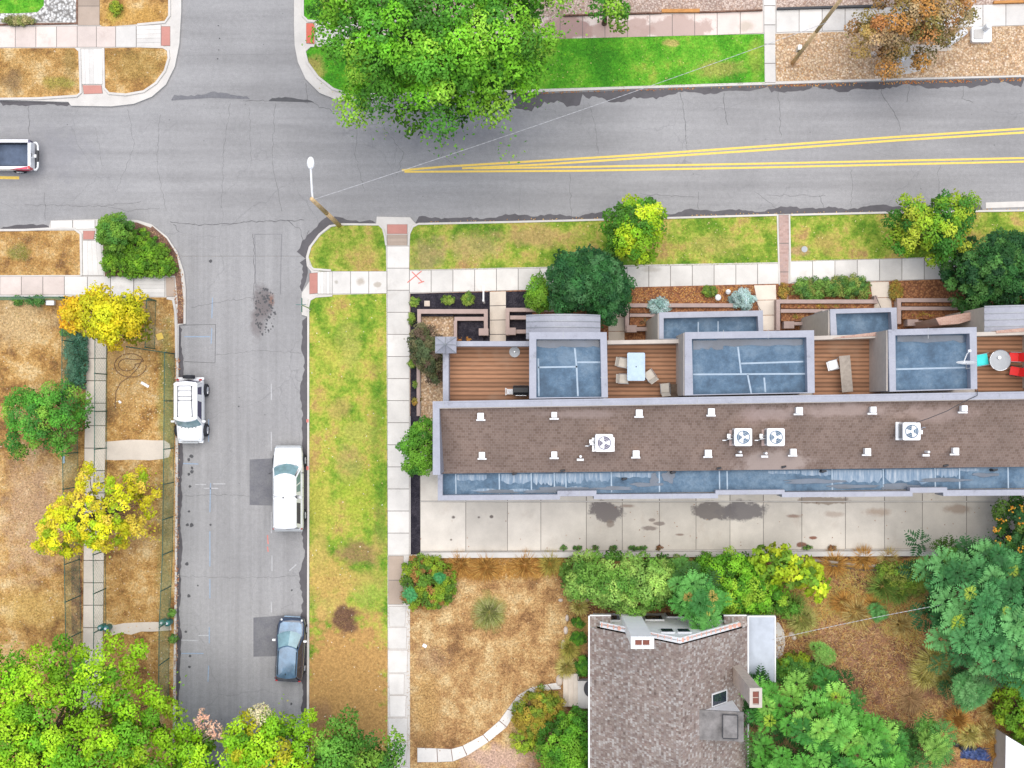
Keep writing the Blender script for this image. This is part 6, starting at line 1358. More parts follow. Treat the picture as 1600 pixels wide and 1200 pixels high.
tree('maple_tree', 'bright green tree top peeping in at the upper edge beside the huge maple', 'tree', [(918, -60), (925, 5), (930, 22), (945, 33), (958, 28), (972, 24), (978, 5), (985, -60)], 4, 8.5, .7, 190, .2, MAP, trunk_r=.15, under=.45)
tree('autumn_tree', 'rust brown and olive tree over the upper right sidewalk', 'tree', [(1328, 38), (1345, 32), (1350, 18), (1378, 22), (1380, -60), (1520, -60), (1533, -5), (1530, 15), (1515, 38), (1495, 52), (1478, 65), (1456, 72), (1452, 90), (1444, 98), (1440, 82), (1420, 80), (1405, 108), (1388, 102), (1384, 82), (1362, 76), (1345, 84), (1340, 62), (1330, 48)], 2.2, 7, .62, 190, .17,
     [(.48, .34, .14), (.52, .24, .08), (.36, .32, .1), (.15, .2, .05), (.62, .32, .08), (.55, .44, .24)], trunk_r=.16, gap=.08, tintfn=tint_x(1330, 1530, (.56, .2, .06), (.36, .34, .12), .4), stray=500)
tree('young_tree', 'small yellow green tree on the verge above the round dark tree', 'tree', [(943, 352), (942, 335), (958, 330), (970, 316), (988, 308), (1002, 314), (1018, 308), (1030, 320), (1041, 335), (1036, 350), (1030, 362), (1034, 378), (1022, 388), (1020, 402), (1004, 412), (985, 410), (975, 395), (955, 396), (946, 382), (950, 366)], 1.6, 5.6, .48, 150, .17,
     [(.26, .5, .02), (.42, .62, .02), (.12, .34, .02), (.58, .72, .03), (.08, .24, .02)], trunk_r=.09, under=.45, gap=.04)
tree('round_tree', 'dense dark green round tree above the first barrel roof', 'tree', [(858, 425), (868, 405), (884, 392), (905, 390), (928, 388), (950, 396), (966, 410), (975, 422), (980, 436), (990, 440), (984, 456), (980, 470), (975, 485), (962, 500), (948, 510), (936, 498), (930, 488), (866, 488), (862, 468), (860, 445)], 1.4, 5.6, .42, 230, .15, EMER, trunk_r=.11, gap=0, under=.4, spacing=.75)
tree('round_tree', 'dense dark green round tree above the second barrel roof', 'tree', [(1480, 430), (1486, 410), (1502, 392), (1522, 375), (1545, 364), (1570, 362), (1600, 365), (1640, 385), (1660, 430), (1640, 475), (1600, 480), (1540, 478), (1525, 488), (1502, 486), (1500, 470), (1488, 458)], 1.4, 6.0, .45, 230, .16, [(.03, .12, .025), (.045, .16, .03), (.02, .09, .025), (.09, .24, .05)], trunk_r=.12, gap=0, under=.4, spacing=.75)
tree('young_tree', 'lobed green and yellow tree on the verge next to the second dark round tree', 'tree', [(1390, 350), (1388, 335), (1410, 328), (1408, 312), (1420, 302), (1432, 308), (1440, 325), (1455, 305), (1480, 303), (1492, 312), (1522, 308), (1524, 322), (1515, 345), (1512, 360), (1500, 370), (1510, 385), (1502, 396), (1482, 398), (1465, 410), (1450, 406), (1446, 392), (1430, 390), (1408, 398), (1388, 396), (1386, 380), (1396, 368)], 1.6, 5.8, .5, 140, .18,
     [(.2, .42, .025), (.36, .54, .03), (.08, .27, .025), (.05, .19, .02), (.5, .6, .05)], trunk_r=.1, under=.4, gap=.1)
shrub('conifer_shrub', 'narrow bright green shrub left of the dark round tree', 842, 456, 19, 27, 2.1, [(.2, .42, .03), (.26, .5, .05), (.13, .32, .03)], lsize=.13, rad=.28, n=110, outline=[(842, 426), (852, 438), (858, 455), (862, 470), (856, 482), (838, 484), (824, 476), (821, 455), (830, 440)])
# orange / yellow trees
tree('autumn_tree', 'orange and yellow tree over the corner of the dry yard', 'tree', [(90, 492), (100, 478), (112, 466), (132, 466), (140, 455), (160, 447), (172, 458), (176, 466), (190, 456), (205, 466), (215, 457), (218, 470), (214, 480), (222, 490), (232, 505), (226, 518), (216, 532), (208, 525), (196, 522), (194, 538), (178, 543), (164, 530), (150, 526), (138, 528), (128, 520), (104, 506)], 3, 6.6, .5, 150, .19,
     [(.82, .56, .02), (.68, .58, .02), (.86, .46, .02), (.42, .5, .02)], trunk_r=.12, gap=.12, tintfn=tint_x(92, 175, (.95, .34, .03), (.74, .72, .02), .85), under=.62, fill=.9, spacing=.75, stray=200)
tree('yellow_tree', 'ragged bright yellow tree over the garden path', 'tree', [(124, 728), (140, 730), (152, 742), (160, 752), (178, 738), (190, 745), (200, 745), (214, 732), (222, 740), (220, 752), (234, 755), (232, 765), (224, 772), (238, 770), (244, 776), (228, 785), (224, 800), (232, 812), (238, 840), (232, 850), (220, 846), (205, 838), (200, 846), (186, 860), (182, 852), (170, 868), (160, 862), (138, 854), (126, 846), (116, 866), (100, 874), (88, 866), (62, 862), (42, 858), (52, 848), (64, 832), (60, 812), (75, 800), (80, 785), (95, 772), (112, 768), (112, 755), (124, 748)], 2.8, 7.2, .36, 80, .17,
     [(.82, .76, .02), (.7, .74, .02), (.42, .6, .02), (.86, .76, .04), (.78, .62, .07)], trunk_r=.14, inset=.1, gap=.2, under=.6, stray=1300, fill=.45, spacing=.92)
tree('green_shrub_tree', 'bushy mid green tree inside the dry yard beside the creeper strip', 'tree', [(10, 620), (28, 608), (45, 615), (62, 604), (85, 600), (100, 598), (130, 603), (133, 640), (125, 660), (116, 680), (105, 690), (100, 712), (90, 704), (84, 690), (68, 698), (50, 700), (38, 718), (22, 710), (12, 695), (14, 670), (6, 650)], 1.2, 4.6, .5, 190, .14, [(.12, .4, .04), (.18, .48, .06), (.08, .29, .04), (.27, .52, .06)], trunk_r=.1, gap=.08, under=.42, stray=300)
tree('maple_tree', 'broad lime green tree spreading over the garden path and dry yard', 'tree', [(-60, 1010), (0, 1014), (20, 1004), (38, 1022), (62, 1010), (88, 1014), (102, 1022), (130, 1030), (140, 1000), (162, 998), (166, 1020), (180, 1015), (196, 1002), (216, 1004), (214, 1030), (210, 1050), (186, 1052), (188, 1066), (202, 1062), (220, 1066), (232, 1080), (250, 1068), (262, 1072), (272, 1098), (258, 1108), (248, 1112), (262, 1122), (280, 1130), (270, 1190), (270, 1290), (-60, 1290)], 5, 12, .72, 230, .185, LIME, trunk_r=.3, inset=.15, gap=.08, under=.38, spacing=.9, fill=.9, trunk_px=(95, 1135), stray=900)
st1 = tree('street_tree', 'pale lime street tree with salmon tinted tips at the bottom of the side street', 'tree', [(282, 1148), (298, 1124), (312, 1128), (316, 1146), (330, 1158), (335, 1186), (348, 1200), (350, 1290), (270, 1290), (276, 1190)], 4, 8.5, .55, 140, .19, LIME[:4] + [(.62, .5, .2)], [.28, .24, .22, .2, .06], trunk_r=.16, gap=.06, under=.5, stray=300, trunk_px=(262, 1165), fill=.8, spacing=.75)
st2 = tree('street_tree', 'yellow green street tree over the middle of the bottom edge', 'tree', [(348, 1146), (362, 1128), (378, 1112), (392, 1122), (402, 1132), (414, 1118), (428, 1108), (440, 1106), (446, 1128), (466, 1120), (478, 1114), (486, 1140), (494, 1156), (492, 1176), (486, 1200), (490, 1290), (336, 1290), (352, 1190), (358, 1168)], 4.5, 9.5, .62, 150, .19, LIME + [(.5, .5, .02)], trunk_r=.2, gap=.05, under=.5, stray=500, trunk_px=(497, 1185), fill=.8, spacing=.75)
tree('street_tree', 'mid green street tree right of the yellow green one at the bottom edge', 'tree', [(490, 1150), (500, 1134), (520, 1130), (538, 1120), (548, 1126), (556, 1144), (558, 1164), (572, 1158), (590, 1144), (606, 1150), (604, 1164), (622, 1160), (628, 1172), (618, 1186), (622, 1200), (622, 1290), (486, 1290), (494, 1180)], 4, 9, .62, 170, .18, [(.13, .36, .04), (.18, .43, .05), (.08, .26, .03), (.26, .5, .05)], trunk_r=.18, gap=.05, under=.45, stray=400, trunk_px=(555, 1160), fill=.8, spacing=.75)
spray(st1, [(304, 1124), (312, 1112), (322, 1114), (332, 1128), (342, 1134), (348, 1148), (338, 1156), (326, 1142), (316, 1138)], 6.5, .22, 13, .16, [(.78, .45, .32), (.72, .48, .36)], (300, 1165))
spray(st1, [(276, 1150), (290, 1146), (296, 1160), (286, 1170), (276, 1166)], 6.2, .26, 26, .2, [(.8, .5, .22), (.72, .5, .3)], (290, 1185))
spray(st2, [(396, 1106), (406, 1102), (420, 1106), (418, 1120), (408, 1126), (398, 1116)], 6.5, .26, 22, .16, [(.66, .6, .36), (.7, .56, .36)], (412, 1140))
# corner bed
tree('shrub_thicket', 'feathery green shrub at the top of the rounded corner bed', 'shrub', [(150, 362), (160, 340), (178, 334), (196, 338), (205, 352), (210, 372), (200, 385), (182, 392), (162, 388), (152, 376)], .4, 2.4, .3, 170, .12, [(.16, .36, .04), (.22, .42, .05), (.1, .27, .04)], trunk_r=.05, under=.45, crown_name='foliage', stray=300)
tree('groundcover_shrub', 'spreading bright green low shrub filling the rounded corner bed', 'shrub', [(158, 386), (180, 388), (205, 360), (222, 358), (240, 368), (255, 382), (268, 400), (274, 420), (270, 431), (240, 433), (200, 433), (166, 430), (158, 410)], .3, 1.1, .2, 70, .11, [(.17, .38, .02), (.24, .45, .03), (.1, .26, .02), (.14, .3, .02)], trunk_r=.04, under=.35, gap=.04, spacing=.95)
shrub('creeper', 'blue green creeping shrub strip behind the left fence', 118, 560, 18, 42, .8, [(.1, .26, .16), (.14, .32, .2), (.06, .18, .1)], lsize=.1, rad=.2, n=60, outline=[(104, 528), (120, 520), (134, 524), (136, 560), (134, 606), (100, 608), (104, 570), (99, 550)])
shrub('weed_patch', 'green weeds growing through the sidewalk fence', 55, 470, 16, 8, .9, [(.1, .28, .06), (.15, .34, .08)], lsize=.09, rad=.18, n=50)
for x, y, r_ in ((112, 518, 8), (26, 470, 8), (268, 958, 6), (270, 998, 7), (100, 520, 6)): shrub('weed_clump', {112: 'green weeds in the corner of the left fence', 26: 'small weeds at the left end of the sidewalk fence', 268: 'weeds at the kerb above the right hand teal drums', 270: 'weeds at the kerb below the right hand teal drums', 100: 'tiny weed tuft outside the left fence'}[x], x, y, r_, r_, .6, [(.12, .32, .06), (.18, .36, .06)], lsize=.09, rad=.14, n=40, cat='weeds')
# townhouse garden
tree('shrub_tree', 'bright green wispy shrub tree against the end wall of the townhouses', 'shrub', [(616, 690), (632, 684), (640, 668), (652, 660), (668, 655), (680, 660), (682, 730), (672, 742), (652, 738), (634, 742), (626, 728), (636, 712), (622, 700)], .8, 4.4, .38, 170, .13, [(.13, .36, .03), (.2, .45, .04), (.08, .26, .03)], trunk_r=.06, under=.42, gap=.05, stray=500)
tree('shrub_tree', 'dull olive and brown shrub beside the corner pier', 'shrub', [(638, 530), (645, 515), (660, 505), (675, 510), (684, 520), (688, 550), (692, 590), (684, 600), (668, 592), (655, 575), (642, 560)], .4, 2.4, .3, 140, .12, [(.13, .15, .06), (.2, .19, .09), (.17, .12, .08), (.1, .14, .06)], trunk_r=.05, under=.5, gap=.06, stray=300)
for x, y, a, b, lab, pal in ((648, 471, 8, 8, 'yellow green mound at the sidewalk corner of the black mulch', 0), (700, 468, 11, 8, 'yellow green mound right of the tan block', 0), (731, 468, 9, 11, 'taller yellow green mound left of the white sign post', 0), (644, 497, 6, 9, 'small yellow green plant at the edge of the path by the planter corner', 0), (645, 566, 7, 8, 'low green plant below the olive shrub', 0), (648, 602, 6, 6, 'little green plant low in the narrow mulch strip', 0), (648, 627, 5, 7, 'golden tuft at the lower end of the plants in the mulch strip', 2),
        (718, 532, 4, 4, 'orange plant in the inner planter, left', 1), (732, 530, 5, 5, 'orange plant in the inner planter, right', 1), (1110, 455, 12, 9, 'loose green weed left of the stone ornament', 0), (1225, 455, 9, 12, 'straw yellow plant between brick path and hedge', 2), (1400, 455, 10, 16, 'straw and green plants at the left of the dark soil bed', 2), (1010, 503, 14, 6, 'drab brown plant in the planter by the left dwarf spruce', 3), (1254, 496, 22, 6, 'golden dry plants inside the planter below the hedge', 2), (1440, 492, 24, 7, 'golden dry plants inside the planter left of the dark round tree', 2), (1290, 478, 60, 3, 'thin strip of dry plants on the upper planter ledge', 2)):
    shrub('garden_plant', lab, x, y, a, b, .55, [[(.25, .38, .05), (.33, .44, .08), (.15, .28, .05)], [(.6, .28, .06), (.5, .2, .04)], [(.45, .33, .06), (.35, .3, .06), (.5, .28, .06)], [(.16, .12, .06), (.2, .17, .08)]][pal], lsize=.08, rad=.13, n=45, cat='plant', zlo=.2)
shrub('hedge', 'long low feathery green hedge above a planter wall', 1297, 450, 60, 18, 1.0, [(.16, .32, .05), (.22, .38, .07), (.1, .24, .05), (.3, .36, .08)], lsize=.1, rad=.24, n=110, outline=[(1238, 446), (1250, 438), (1275, 434), (1300, 436), (1330, 430), (1348, 432), (1358, 445), (1358, 464), (1335, 466), (1310, 460), (1280, 468), (1250, 468), (1238, 460)], stray=300)
for x, y, a, b, lab in ((1029, 479, 18, 13, 'blue dwarf spruce at the left of the pinkish planter'), (1160, 469, 19, 16, 'larger blue dwarf spruce beside the handrail')):
    shrub('dwarf_spruce', lab, x, y, a, b, 1.2, [(.5, .68, .64), (.62, .8, .78), (.32, .5, .46)], lsize=.085, rad=.2, n=120, group='blue dwarf spruces', under=.4)
# yard below the driveway
tree('shrub_thicket', 'yellow green bushes with rusty tips at the end of the mulch strip', 'shrub', [(630, 885), (645, 868), (668, 868), (690, 876), (708, 895), (712, 920), (705, 938), (690, 948), (665, 950), (640, 952), (628, 930)], .3, 1.5, .26, 110, .12, [(.22, .38, .03), (.3, .42, .03), (.13, .27, .03), (.4, .22, .06)], trunk_r=.04, under=.42, spacing=.9)
for x, y, r_, lab in ((641, 928, .55, 'dark blue green rosette plant beside the path slabs'), (686, 902, .5, 'blue green rosette plant above the yellow green bushes')):
    V, K = rosette(np.array([[*P2(x, y, 1.6), 1.6]]), np.array([[0, 0, 1.0]]), r_, 16, 7, [(.05, .32, .1), (.08, .38, .13)], lw=.34); V2, K2 = rosette(np.array([[*P2(x, y, 1.6), 1.85]]), np.array([[0, 0, 1.6]]), r_ * .6, 11, 6, [(.12, .45, .16)], lw=.36)
    t = thing('spurge_plant', lab, 'plant', (*P2(x, y, 1.6), .12)); qmesh('foliage', np.concatenate([V, V2]), np.concatenate([K, K2]), M['leaf'], t); m = MB(); m.tube((*P2(x, y, 1.6), .12), (*P2(x, y, 1.6), 1.8), .03, .02, 6); m.build('stem', M['bark'], t)
tree('willow_shrub', 'large willowy olive green shrub overhanging the white gable', 'shrub', [(884, 888), (898, 872), (920, 868), (945, 872), (970, 866), (1000, 872), (1025, 868), (1046, 882), (1060, 905), (1056, 932), (1034, 944), (1014, 952), (1002, 966), (978, 966), (962, 950), (940, 944), (925, 936), (900, 934), (886, 924), (890, 905)], 1.2, 5.2, .45, 190, .15, [(.2, .42, .06), (.29, .52, .1), (.12, .3, .04), (.38, .6, .12)], trunk_r=.08, gap=.03, under=.4, stray=500)
tree('shrub_thicket', 'deep green undergrowth linking the willowy shrub and the lime sapling', 'shrub', [(1000, 878), (1040, 872), (1080, 874), (1120, 868), (1165, 880), (1200, 930), (1245, 945), (1250, 955), (1235, 962), (1180, 962), (1130, 950), (1085, 945), (1050, 948), (1010, 945)], .3, 2.2, .36, 130, .13, [(.13, .36, .04), (.2, .44, .05), (.08, .25, .03), (.28, .42, .08)], trunk_r=.05, under=.4, stray=400, spacing=.9)
tree('shrub_thicket', 'loose olive bushes filling the gap at the upper end of the willowy shrub', 'shrub', [(876, 884), (890, 872), (920, 870), (930, 900), (910, 930), (888, 936), (878, 912)], .3, 1.8, .3, 110, .12, [(.2, .38, .06), (.28, .44, .08), (.13, .28, .04)], trunk_r=.05, under=.42, stray=200)
tree('shrub_thicket', 'green saplings crowding the porch roof below the concrete pad', 'shrub', [(1206, 1040), (1228, 1028), (1258, 1030), (1290, 1040), (1310, 1056), (1290, 1070), (1250, 1066), (1215, 1074)], .4, 2.2, .3, 110, .13, [(.16, .42, .06), (.24, .5, .06), (.1, .3, .05)], trunk_r=.05, under=.4, stray=300)
tree('shrub_thicket', 'mixed green bushes between the small sumac and the tarpaulin', 'shrub', [(1385, 1120), (1410, 1135), (1432, 1150), (1436, 1190), (1410, 1200), (1392, 1165)], .4, 2.4, .32, 110, .13, [(.14, .38, .08), (.2, .44, .08), (.09, .27, .05)], trunk_r=.05, under=.4, stray=200)
tree('lime_bush', 'yellow green bushes below the driveway wall beside the dark sumacs', 'shrub', [(1370, 885), (1400, 878), (1440, 882), (1452, 905), (1440, 930), (1410, 928), (1390, 915), (1375, 905)], .2, 1.3, .28, 70, .12, [(.34, .46, .06), (.42, .48, .1), (.24, .4, .05)], trunk_r=.04, under=.42, gap=.2, stray=500)
sumac('sumac_tree', 'solitary star leaved sumac in front of the white gable', [(1042, 900), (1060, 888), (1078, 884), (1098, 890), (1118, 905), (1128, 930), (1126, 955), (1118, 980), (1104, 992), (1088, 984), (1068, 966), (1052, 940)], 2.6, 5.8, .85, [(.1, .36, .06), (.15, .44, .09), (.06, .25, .05)], spacing=.62, tops=(.3, [(.5, .5, .1), (.55, .4, .1)]))
sumac('sumac_shrub', 'small star leaved sumac at the driveway wall', [(1035, 880), (1045, 866), (1060, 866), (1072, 880), (1066, 896), (1048, 900)], .8, 2.6, .7, [(.14, .36, .07), (.2, .42, .1)], spacing=.6, cat='shrub')
tree('shrub_thicket', 'mixed green bushes between the driveway wall and the porch roof', 'shrub', [(1080, 888), (1098, 876), (1125, 866), (1150, 862), (1172, 868), (1188, 884), (1205, 905), (1228, 920), (1230, 945), (1215, 958), (1190, 962), (1160, 962), (1135, 964), (1120, 950), (1110, 925)], .8, 3.4, .42, 160, .14, [(.15, .42, .02), (.24, .54, .03), (.09, .29, .02), (.34, .56, .04)], trunk_r=.07, under=.4, stray=300)
tree('catalpa_tree', 'yellow lime big leaved sapling below the driveway wall', 'tree', [(1174, 868), (1188, 862), (1200, 868), (1210, 856), (1228, 852), (1240, 864), (1258, 872), (1276, 872), (1282, 888), (1292, 908), (1288, 926), (1276, 944), (1268, 930), (1250, 910), (1232, 918), (1210, 905), (1190, 900), (1178, 886)], 1.6, 4.4, .36, 34, .3, [(.42, .58, .02), (.55, .66, .03), (.28, .46, .02), (.18, .36, .03)], trunk_r=.06, gap=.1, under=.5, spacing=.95)
GREENG = [(.2, .34, .06), (.3, .36, .08), (.14, .28, .05)]
STR = [(.55, .42, .15), (.48, .33, .1), (.6, .5, .2), (.4, .24, .07)]; YEL = [(.55, .5, .13), (.62, .55, .2), (.46, .4, .1)]; ORG = [(.52, .27, .06), (.6, .36, .1), (.42, .2, .05)]
k = 0
for x, y, r_, pal, h, lab in ((1455, 1030, 1.3, YEL, .9, 'big yellow grass tussock left of the round sumac bush'), (1440, 1050, 1.0, YEL, .8, 'yellow grass tussock under the biggest one'), (1470, 1055, .9, YEL, .7, 'pale yellow tussock touching the round sumac bush'), (1335, 955, 1.0, STR, .7, 'straw tussock in the upper part of the bare ground'), (1315, 940, .8, ORG, .6, 'rusty tussock below the lime sapling'), (1360, 945, .8, ORG, .6, 'rusty tussock left of the green clump'),
        (1378, 915, 1.1, GREENG, .9, 'green grass clump below the fallen rails'), (1400, 925, .7, GREENG, .7, 'smaller green grass clump right of the large one'), (1425, 900, 1.0, [(.4, .45, .1), (.3, .4, .08)], .8, 'yellow green grass clump beside the dark sumacs'), (1250, 965, 1.0, [(.36, .4, .1), (.45, .42, .14)], .8, 'yellow green tussock right of the concrete pad'), (1235, 945, .9, GREENG, .7, 'green tussock above the concrete pad'),
        (1490, 1120, .8, ORG, .8, 'orange tussock above the tarpaulin'), (1510, 1145, .8, YEL, .7, 'golden tussock touching the tarpaulin'), (1535, 1140, .7, STR, .6, 'straw tussock right of the golden one'), (1545, 1100, .9, STR, .9, 'straw tussock left of the lime bush at the right edge'), (1530, 1085, .8, ORG, .7, 'rusty tussock below the round sumac bush'), (1555, 1165, .8, ORG, .6, 'orange tussock at the shed corner'), (1405, 975, .7, STR, .5, 'small straw tussock under the overhead cable'), (1270, 1010, .5, STR, .4, 'small straw tussock right of the little sumac'),
        (765, 955, 1.0, [(.34, .36, .12), (.42, .4, .18), (.26, .3, .08)], .6, 'thin grey green tussock alone on the lower lawn'), (1420, 1090, .9, [(.4, .24, .12), (.46, .3, .14)], .4, 'flattened brown tussock on the bare ground'), (1300, 880, .9, ORG, .5, 'orange grass tussock against the driveway wall'), (1345, 872, .8, ORG, .5, 'orange grass tussock on the fallen rails'), (1385, 872, .7, STR, .5, 'straw tussock at the right end of the rails'),
        (905, 945, .6, YEL, .5, 'golden tussock above the clipped balls'), (890, 1010, .7, [(.5, .42, .1), (.4, .4, .08)], .6, 'golden tussock between the border stones and the house'), (885, 1040, .7, YEL, .6, 'golden tussock above the porch steps'), (760, 885, .9, ORG, .5, 'orange tussock below the driveway wall at the left'), (820, 882, .9, ORG, .5, 'orange tussock below the driveway wall in the middle'), (860, 880, .8, [(.5, .38, .08), (.4, .36, .08)], .5, 'golden tussock left of the willowy shrub'), (720, 880, .8, ORG, .5, 'rusty tussock right of the yellow green bushes'), (30, 520, .0001, STR, .1, '')):
    if r_ > .01: tuft('grass_tussock', lab, x, y, r_, pal, h, 330, group='grass tussocks')
field('grass', [(885, 870), (1290, 872), (1450, 880), (1450, 960), (1430, 1060), (1600, 1100), (1600, 1200), (1400, 1200), (1380, 1120), (1200, 1020), (1200, 960), (885, 960)], 34000, .36, 1.2, [(.6, .4, .15), (.52, .3, .09), (.3, .14, .06), (.16, .08, .05), (.66, .5, .22)], width=.032)
field('grass', [(1230, 880), (1450, 880), (1450, 960), (1430, 1010), (1300, 960), (1240, 990)], 5000, .5, 1.1, [(.6, .5, .15), (.5, .45, .12), (.62, .36, .1)], width=.035)
field('grass', [(637, 872), (885, 872), (885, 1064), (812, 1086), (734, 1162), (637, 1172)], 22000, .12, 1.05, [(.48, .31, .12), (.38, .21, .075), (.58, .4, .19), (.26, .14, .06)], width=.02)
field('grass', [(655, 872), (885, 872), (885, 895), (760, 905), (700, 900)], 6000, .35, 1.0, ORG, width=.025)
field('grass', [(481, 468), (607, 458), (607, 900), (481, 900)], 30000, .07, .9, [(.22, .34, .03), (.3, .38, .05), (.4, .4, .09), (.14, .27, .02)], width=.016)
field('grass', [(481, 900), (608, 900), (608, 1170), (481, 1170)], 12000, .08, .95, [(.46, .29, .1), (.38, .21, .075), (.54, .38, .17), (.24, .13, .06)], width=.018)
field('grass', [(645, 350), (1217, 337), (1217, 413), (639, 424)], 24000, .07, .9, [(.2, .32, .03), (.3, .36, .06), (.42, .34, .11), (.14, .26, .02)], width=.016)
field('grass', [(1233, 337), (1600, 329), (1600, 398), (1233, 410)], 14000, .07, .9, [(.2, .32, .03), (.3, .36, .06), (.4, .33, .09), (.12, .26, .02)], width=.016)
field('grass', [(490, 395), (520, 358), (592, 355), (600, 420), (495, 420)], 4500, .07, .9, [(.2, .32, .03), (.3, .36, .06), (.4, .33, .09), (.12, .26, .02)], width=.016)
field('grass', [(560, 72), (1195, 52), (1195, 132), (560, 147)], 24000, .07, .9, [(.09, .26, .02), (.14, .32, .03), (.2, .35, .04), (.3, .36, .08)], width=.016)
field('grass', [(0, 480), (262, 474), (268, 1080), (0, 1080)], 42000, .11, 1.05, [(.46, .28, .1), (.38, .2, .06), (.58, .4, .19), (.24, .13, .05), (.27, .26, .07)], width=.02, holes=[[(130, 500), (170, 500), (170, 1100), (128, 1100)], [(160, 686), (270, 686), (270, 720), (160, 720)], [(160, 970), (270, 970), (270, 992), (160, 992)]])
field('grass', [(0, 366), (122, 366), (124, 428), (0, 428)], 5000, .1, 1.05, [(.5, .3, .12), (.6, .42, .24), (.3, .26, .08), (.4, .22, .09)], width=.02)
field('grass', [(0, 80), (118, 80), (124, 145), (0, 152)], 6000, .09, 1.05, [(.45, .28, .1), (.55, .38, .16), (.26, .2, .07)], width=.018)
field('grass', [(166, 80), (256, 80), (260, 100), (240, 130), (170, 143)], 4500, .09, 1.05, [(.45, .26, .08), (.52, .34, .12), (.3, .26, .08)], width=.018)
field('fallen_leaves', [(800, 143), (1000, 139), (1200, 133), (1400, 127), (1600, 121), (1600, 126), (1400, 132), (1200, 136), (1000, 142), (800, 147)], 900, .1, 1.3, [(.5, .2, .06), (.42, .14, .05), (.6, .34, .12)], width=.08, z=.012)
field('fallen_leaves', [(640, 347), (1000, 338), (1230, 331), (1600, 326), (1600, 330), (1230, 335), (1000, 342), (640, 350)], 350, .08, 1.3, [(.5, .25, .08), (.6, .4, .15)], width=.07, z=.014)
field('fallen_leaves', [(275, 560), (282, 560), (280, 900), (277, 1100), (272, 1100)], 900, .09, 1.3, [(.45, .2, .08), (.55, .34, .18), (.36, .14, .06), (.65, .5, .35)], width=.07, z=.135)
field('fallen_leaves', [(230, 356), (262, 372), (280, 400), (289, 440), (288, 500), (278, 500), (262, 390)], 500, .08, 1.3, [(.4, .2, .1), (.5, .34, .18)], width=.07, z=.14)
field('fallen_leaves', [(1210, 56), (1600, 44), (1600, 116), (1212, 126)], 1800, .1, 1.3, [(.6, .4, .2), (.5, .26, .08), (.7, .55, .35)], width=.07, z=.14)
field('fallen_leaves', [(980, 452), (1175, 448), (1175, 472), (980, 474)], 1200, .09, 1.25, [(.6, .3, .08), (.5, .22, .06), (.66, .42, .16)], width=.06, z=.14)
field('fallen_leaves', [(170, 500), (268, 480), (268, 680), (170, 680)], 700, .1, 1.3, [(.6, .4, .12), (.55, .3, .08), (.7, .6, .4)], width=.07, z=.15)
for o_, n_, c_ in (([(484, 470), (603, 462), (603, 1170), (484, 1170)], 420, [(.6, .5, .2), (.5, .3, .1), (.8, .75, .6)]), ([(645, 350), (1215, 340), (1215, 410), (645, 420)], 350, [(.6, .4, .12), (.7, .6, .3)]), ([(1236, 340), (1600, 332), (1600, 394), (1236, 405)], 200, [(.6, .4, .12), (.7, .6, .3)]), ([(640, 880), (880, 880), (880, 1180), (640, 1180)], 500, [(.6, .5, .3), (.45, .25, .1), (.3, .16, .08)]), ([(0, 480), (130, 480), (130, 1000), (0, 1000)], 500, [(.7, .58, .4), (.45, .25, .1), (.3, .2, .08)]), ([(170, 740), (268, 740), (268, 1080), (170, 1080)], 700, [(.75, .65, .5), (.6, .4, .2), (.45, .22, .1)]), ([(657, 760), (1560, 775), (1560, 860), (657, 862)], 120, [(.4, .2, .1), (.3, .14, .08)]), ([(860, 75), (1190, 58), (1190, 126), (860, 138)], 120, [(.5, .55, .2), (.6, .5, .2)]), ([(485, 130), (800, 155), (800, 200), (560, 220)], 90, [(.3, .4, .08), (.5, .4, .1)])):
    field('fallen_leaves', o_, n_, .08, 1.3, c_, width=.07, z=.15)
# right hand sumac jungle and vines
SUM = [(.065, .26, .075), (.11, .36, .11), (.04, .17, .045), (.16, .43, .13)]
sumac('sumac_tree', 'tall dark green sumac overhanging the driveway corner and the bare ground', [(1432, 868), (1455, 858), (1480, 852), (1510, 850), (1540, 848), (1575, 850), (1640, 860), (1650, 1080), (1590, 1072), (1570, 1060), (1545, 1052), (1520, 1048), (1490, 1046), (1462, 1030), (1450, 1005), (1455, 985), (1430, 975), (1448, 950), (1445, 925), (1440, 895)], 3, 7, .95, SUM, spacing=.64, tops=(.08, [(.5, .65, .06), (.45, .6, .08)]), trunk_r=.14, nf=9, npair=7)
sumac('sumac_tree', 'big blue green sumac grove at the bottom right of the house', [(1168, 1075), (1178, 1062), (1195, 1070), (1215, 1062), (1240, 1050), (1262, 1056), (1290, 1048), (1312, 1060), (1328, 1078), (1345, 1092), (1368, 1098), (1375, 1115), (1385, 1135), (1398, 1150), (1420, 1165), (1420, 1290), (1172, 1290), (1170, 1200), (1164, 1130)], 2.6, 7, .95, [(.11, .38, .045), (.18, .5, .075), (.06, .26, .04), (.27, .58, .09)], spacing=.64, tops=(.05, [(.45, .66, .06)]), trunk_r=.14, nf=9, npair=7)
sumac('sumac_shrub', 'round mid green sumac bush at the right of the bare ground', [(1476, 1060), (1488, 1044), (1508, 1042), (1530, 1056), (1548, 1068), (1540, 1085), (1522, 1098), (1512, 1112), (1500, 1098), (1482, 1088)], 1.2, 3.0, .6, [(.12, .36, .1), (.18, .42, .14), (.09, .28, .08)], spacing=.5, cat='shrub', npair=6)
sumac('sumac_shrub', 'fresh green sumac bush left of the tarpaulin', [(1426, 1150), (1434, 1134), (1458, 1122), (1476, 1130), (1486, 1150), (1482, 1175), (1460, 1195), (1440, 1200), (1428, 1180)], 1.2, 3.2, .9, [(.16, .4, .06), (.24, .46, .08), (.1, .3, .06)], spacing=.5, cat='shrub', narrow=.7)
